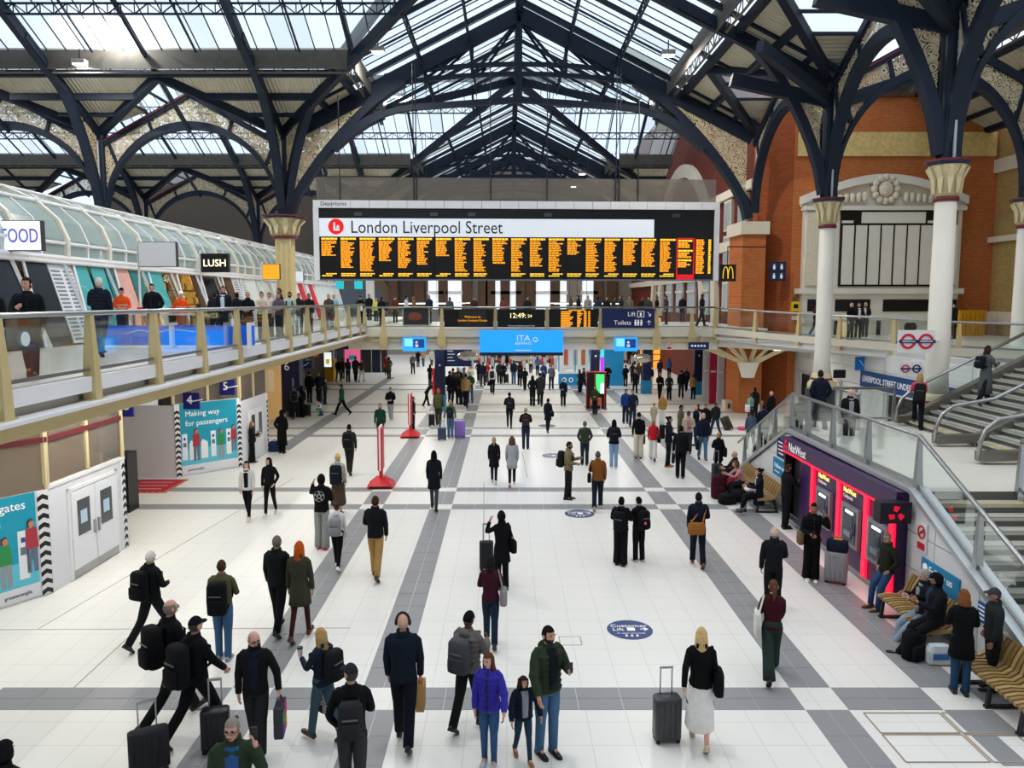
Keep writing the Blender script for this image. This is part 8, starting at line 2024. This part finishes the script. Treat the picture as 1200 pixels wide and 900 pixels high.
# ---- bridge
B = dict(z0=ZB)
p = person('person in black looking down at the left end of the bridge', 423, 382, 347, 175, 's', 'pp', 'jacket:#0d0e11', 'trousers:#0f1013', hair='short:#231b18', nod=-25, **B); bag(p, -1, 'carrier_bag', '#d6dbe0', 'pale bag held at the left end of the bridge', (.28, .12, .34), .04)
person('man in black coat behind the one looking down on the bridge', 433, 378, 345, 190, 's', 'dd', 'coat:#14161b', 'trousers:#14161a', hair='short:#3a2c24', **B)
person('person in yellow vest on the bridge', 441, 379, 350, 180, 's', 'dd', 'vest:#c9c94a', 'trousers:#2a2d33', hair='short:#c9a27a', **B)
bc = (('#14151a', 447, 349, 'black'), ('#5a2c22', 463, 351, 'rust'), ('#c9ccd2', 476, 350, 'white'), ('#6d5a3c', 485, 351, 'khaki'), ('#1b2740', 503, 351, 'navy'), ('#4a4d52', 527, 352, 'grey'), ('#35262a', 556, 351, 'plum'), ('#4b4038', 669, 352, 'brown'), ('#16181d', 678, 352, 'ink black'), ('#8c8a86', 689, 351, 'pale grey'), ('#24314a', 701, 352, 'slate blue'), ('#191a1f', 711, 350, 'jet black'), ('#2b2d33', 719, 352, 'charcoal'), ('#1f2a24', 728, 351, 'dark green'), ('#6a6158', 738, 352, 'taupe'), ('#1a1c24', 753, 350, 'midnight'), ('#3a3e46', 760, 350, 'steel grey'), ('#111217', 770, 349, 'coal black'), ('#453a33', 781, 351, 'chestnut'), ('#14161b', 800, 350, 'raven black'), ('#7a3a34', 590, 352, 'brick red'), ('#20242c', 618, 352, 'dark navy'))
for i, (c, u, vt, nm) in enumerate(bc):
    hh = 1.62 + .03 * (i % 5); Y = 44 + (i * 37 % 8)
    q = aty(u, vt, Y)
    side = 'left of the fluted screens' if u < 500 else 'behind the amber screens' if u < 660 else 'behind the navy Lift and Toilets sign'
    person('distant person in %s jacket on the bridge, %s' % (nm, side), 0, 0, 0, (0, 180, 90, 270, 200)[i % 5], 's', 'dd', 'jacket:' + c, 'trousers:#17191e', hair=('short:#241c18', 'short:#5a4030', 'short:#15120f', 'bob:#6b4a30')[i % 4], pos=(q.x, Y, ZB), h=hh)
person('person in dark jacket at the right bend of the bridge rail', 822, 384, 352, 90, 'a', 'dd', 'jacket:#1a1c22', 'trousers:#15171c', hair='short:#2a211c', h=1.72, **B)
# ---- far crowd at concourse level
CN = {'black': '#0f1013', 'navy': '#141c30', 'charcoal': '#26282d', 'grey': '#5b5e63', 'olive': '#3d3f2a', 'brown': '#54412e', 'tan': '#a08054', 'burgundy': '#4a1a24', 'green': '#1d4034', 'blue': '#24457a', 'cream': '#c9c1b0', 'jeans blue': '#3b587c', 'dark': '#16181d', 'red': '#a3202c', 'pale': '#b9b4aa'}
FAR = [  # u, v, vt, heading, coat, legs, place
 (321, 488, 450, 60, 'brown', 'dark', 'bending at the lit wooden panel', 28), (334, 488, 455, 20, 'black', 'black', 'in front of the platform 6 pillar', 0), (346, 491, 453, 350, 'grey', 'dark', 'with a pushchair by the platform 6 pillar', 10), (354, 489, 452, 10, 'black', 'black', 'right of the pushchair', 0),
 (363, 472, 436, 5, 'black', 'dark', 'standing left in front of the mustard kiosk', 0), (374, 470, 437, 350, 'navy', 'black', 'standing right in front of the mustard kiosk', 0), (381, 474, 446, 90, 'charcoal', 'dark', 'with a dark backpack before the mustard kiosk', 0), (354, 462, 432, 20, 'tan', 'dark', 'behind the pushchair queue', 0),
 (397, 448, 421, 10, 'black', 'olive', 'first in the queue right of the kiosk', 0), (408, 448, 420, 340, 'grey', 'dark', 'second in the queue right of the kiosk', 0), (417, 448, 419, 0, 'charcoal', 'black', 'third in the queue right of the kiosk', 0), (424, 448, 422, 20, 'brown', 'pale', 'last in the queue right of the kiosk', 0), (402, 444, 420, 0, 'burgundy', 'black', 'beyond the kiosk queue', 0),
 (434, 429, 410, 180, 'navy', 'dark', 'far left by the dark shops', 0), (439, 429, 410, 0, 'black', 'black', 'far left by the charcoal shops', 0), (456, 444, 418, 0, 'olive', 'dark', 'in a long coat left under the bridge', 0), (453, 440, 417, 170, 'red', 'dark', 'beside the long olive coat', 0),
 (484, 439, 415, 180, 'grey', 'black', 'walking towards us left of the pillar', 0), (490, 430, 411, 0, 'black', 'dark', 'far behind the grey coat', 0), (496, 430, 411, 180, 'tan', 'jeans blue', 'far left of the pillar', 0), (506, 429, 411, 170, 'pale', 'dark', 'in a pale jacket left of the pillar', 0), (504, 452, 431, 10, 'black', 'black', 'just left of the navy pillar', 0),
 (531, 468, 430, 20, 'brown', 'dark', 'in the crowd at the pillar, back row', 0), (537, 466, 429, 330, 'charcoal', 'black', 'in the crowd at the pillar, back row', 0), (544, 465, 429, 90, 'grey', 'dark', 'in the crowd at the pillar, back row', 0), (551, 462, 428, 180, 'cream', 'dark', 'in the crowd at the pillar, back row', 0),
 (533, 475, 434, 10, 'black', 'black', 'in the crowd at the pillar, front row', 0), (540, 474, 434, 270, 'olive', 'dark', 'in the crowd at the pillar, front row', 0), (546, 478, 437, 5, 'tan', 'navy', 'in the crowd at the pillar, front row', 0), (551, 473, 437, 185, 'green', 'jeans blue', 'in the crowd at the pillar, front row', 0), (527, 471, 432, 60, 'navy', 'dark', 'in the crowd at the pillar, front row', 0),
 (561, 447, 424, 0, 'black', 'black', 'left under the azure banner', 0), (566, 453, 425, 10, 'navy', 'charcoal', 'left under the azure banner', 0), (571, 449, 425, 180, 'red', 'dark', 'left under the azure banner', 0), (585, 450, 424, 0, 'charcoal', 'black', 'left of centre under the banner', 0), (590, 450, 428, 10, 'black', 'dark', 'with a case under the banner', 0),
 (602, 450, 422, 5, 'navy', 'jeans blue', 'in the middle under the banner', 0), (609, 453, 424, 0, 'brown', 'dark', 'in the middle under the banner', 0), (615, 458, 437, 350, 'black', 'black', 'short and dark in the middle', 0), (624, 476, 440, 0, 'black', 'dark', 'walking away left of the pair', 0), (633, 476, 437, 5, 'charcoal', 'black', 'walking away right of the pair', 0),
 (646, 457, 428, 10, 'grey', 'navy', 'left of the information kiosk', 0), (637, 452, 425, 170, 'blue', 'dark', 'left of the information kiosk', 0), (630, 441, 418, 0, 'jeans blue', 'dark', 'farther under the banner', 0), (622, 438, 416, 180, 'pale', 'dark', 'farther under the banner', 0), (594, 430, 413, 0, 'black', 'black', 'by the far ticket gates', 0), (586, 430, 413, 10, 'charcoal', 'dark', 'by the far ticket gates', 0), (578, 431, 414, 180, 'olive', 'dark', 'by the far ticket gates', 0), (645, 430, 414, 20, 'tan', 'dark', 'by the far ticket gates', 0), (637, 431, 415, 0, 'burgundy', 'black', 'by the far ticket gates', 0),
 (660, 476, 444, 180, 'navy', 'dark', 'standing before the kiosk counter', 0), (679, 460, 433, 300, 'charcoal', 'black', 'striding left along the kiosk counter', 0), (684, 459, 432, 300, 'olive', 'dark', 'walking beside the kiosk counter', 0), (712, 456, 428, 180, 'black', 'charcoal', 'before the blue kiosk wall', 0),
 (733, 453, 428, 0, 'black', 'black', 'right of the blue kiosk wall', 0), (741, 450, 427, 10, 'charcoal', 'navy', 'second right of the blue kiosk wall', 0), (748, 450, 429, 350, 'brown', 'jeans blue', 'third right of the blue kiosk wall', 0), (753, 449, 428, 5, 'navy', 'black', 'fourth right of the blue kiosk wall', 0), (762, 455, 430, 180, 'navy', 'cream', 'in cream trousers before the orange shop', 0), (744, 462, 440, 20, 'black', 'black', 'in a full black cloak', 0),
 (773, 444, 428, 0, 'navy', 'dark', 'before the orange shop', 0), (784, 443, 422, 10, 'blue', 'black', 'tall, before the orange shop', 0), (773, 469, 438, 175, 'black', 'black', 'drinking, left of the coat pair', 0), (784, 469, 438, 185, 'charcoal', 'black', 'right of the coat pair', 0), (798, 467, 435, 10, 'black', 'charcoal', 'walking past the navy pillar', 0), (804, 459, 432, 0, 'navy', 'black', 'behind the walker at the navy pillar', 0), (812, 468, 439, 350, 'tan', 'black', 'in a tan jacket at the right', 0),
 (737, 428, 414, 0, 'black', 'dark', 'far off by the dark red shop', 0), (744, 428, 413, 180, 'olive', 'dark', 'far off by the dark red shop', 0), (697, 486, 452, 200, 'olive', 'dark', 'in front of the digital totem', 0), (851, 470, 440, 90, 'brown', 'dark', 'in the shade by the crimson panels', 0)]
for i, (u, v, vt, d, a, b, pl, ln) in enumerate(FAR):
    pr = person('person in %s with %s legwear, %s' % (a, b, pl), u, v, vt, d, ('s', 'a', 'o')[i % 3] if 'standing' not in pl else 's', ('dd', 'qd', 'dq', 'kk')[i % 4], ('coat:' if 'long' in pl or 'cloak' in pl or i % 5 == 0 else 'jacket:') + CN[a], 'trousers:' + CN[b], hair=('short:#1f1814', 'long:#3a281d', 'short:#4a382c', 'bob:#1a1412', 'beanie:#1b1c20', 'short:#8a7a68')[i % 6], lean=ln, fem=i % 6 in (1, 3))
    if i % 7 == 2: backpack(pr, '#15171b', 'dark backpack on the distant person %s' % pl)
q = at(341, 490); t = thing('pushchair', 'white wheeled pushchair in the shade by the platform 6 pillar', 'pushchair', (q.x, q.y, 0))
MB().loft(pillow((0, 0, .4), (.42, .6, .5))).build('seat', cloth('#23262b'), t, smooth=True)
for sx in (-.2, .2):
    MB().bar((sx, -.35, .15), (sx, .45, 1.0), .03, .03).build('frame_bar', STEEL, t)
    for y in (-.3, .3): ring(t, (sx, y, .15), .15, .1, WHITE, 'x', .03, 'wheel')
MB().bar((-.2, .45, 1.0), (.2, .45, 1.0), .03, .03).build('handle', BLACK, t)
q = at(354, 488); suitcase(q.x + .3, q.y, 0, '#121318', 'tall black suitcase beside the pushchair', .36, .24, .6, .3)
q = at(593, 449); suitcase(q.x, q.y, 0, '#15161b', 'distant black suitcase under the azure banner', .4, .26, .62, .3)
t = thing('courier_cart', 'orange topped cart in front of the digital totem', 'cart', (at(698, 482).x, at(698, 482).y, 0)); MB().box(-.3, .3, -.2, .2, .35, .75).build('orange_box', cloth('#d9694a'), t)
for x in (-.28, .28): MB().bar((x, -.2, 0), (x, .2, .4), .04, .04).build('leg', STEEL, t); MB().bar((x, .2, 0), (x, -.2, .4), .04, .04).build('leg', STEEL, t)
# ================================================================ FINISH: bake the skinned bodies, turn lettering into meshes
def finish():
    for o, rr, xs, mats in SKINS:
        me = o.data
        bm = bmesh.new(); bm.from_mesh(me); bm.verts.ensure_lookup_table()
        sk = bm.verts.layers.skin.verify()
        for i, v in enumerate(bm.verts):
            v[sk].radius = rr[i][:2]; v[sk].use_root = (i == 0)
        bm.to_mesh(me); bm.free()
        md = o.modifiers.new('skin', 'SKIN'); md.use_smooth_shade = True; md.branch_smoothing = .6
        o.modifiers.new('smooth', 'SUBSURF').levels = 1; o.modifiers['smooth'].render_levels = 1
    bpy.context.view_layer.update(); dg = bpy.context.evaluated_depsgraph_get()
    new = [(o, bpy.data.meshes.new_from_object(o.evaluated_get(dg)), xs, mats) for o, rr, xs, mats in SKINS]
    fonts = [o for o in SC.objects if o.type == 'FONT']
    fm = [(o, bpy.data.meshes.new_from_object(o.evaluated_get(dg))) for o in fonts]
    for o, me, xs, mats in new:
        nv, nf = [tuple(v.co) for v in me.vertices], [list(p.vertices) for p in me.polygons]
        b = len(nv)
        out = bpy.data.meshes.new('person'); out.from_pydata(nv + xs.v, [], nf + [[b + i for i in f] for f in xs.f])
        for q in mats: out.materials.append(q)
        out.polygons.foreach_set('material_index', [0] * len(nf) + xs.mi); out.polygons.foreach_set('use_smooth', [True] * len(out.polygons))
        out.update(); o.modifiers.clear(); o.data = out
    for o, me in fm:
        n = bpy.data.objects.new('lettering', me); COL.objects.link(n); n.parent = o.parent; n.location = o.location; n.rotation_euler = o.rotation_euler; n.scale = o.scale
        if o.parent is None: tag(n, o.get('label'), o.get('category'))
        bpy.data.objects.remove(o)
finish()
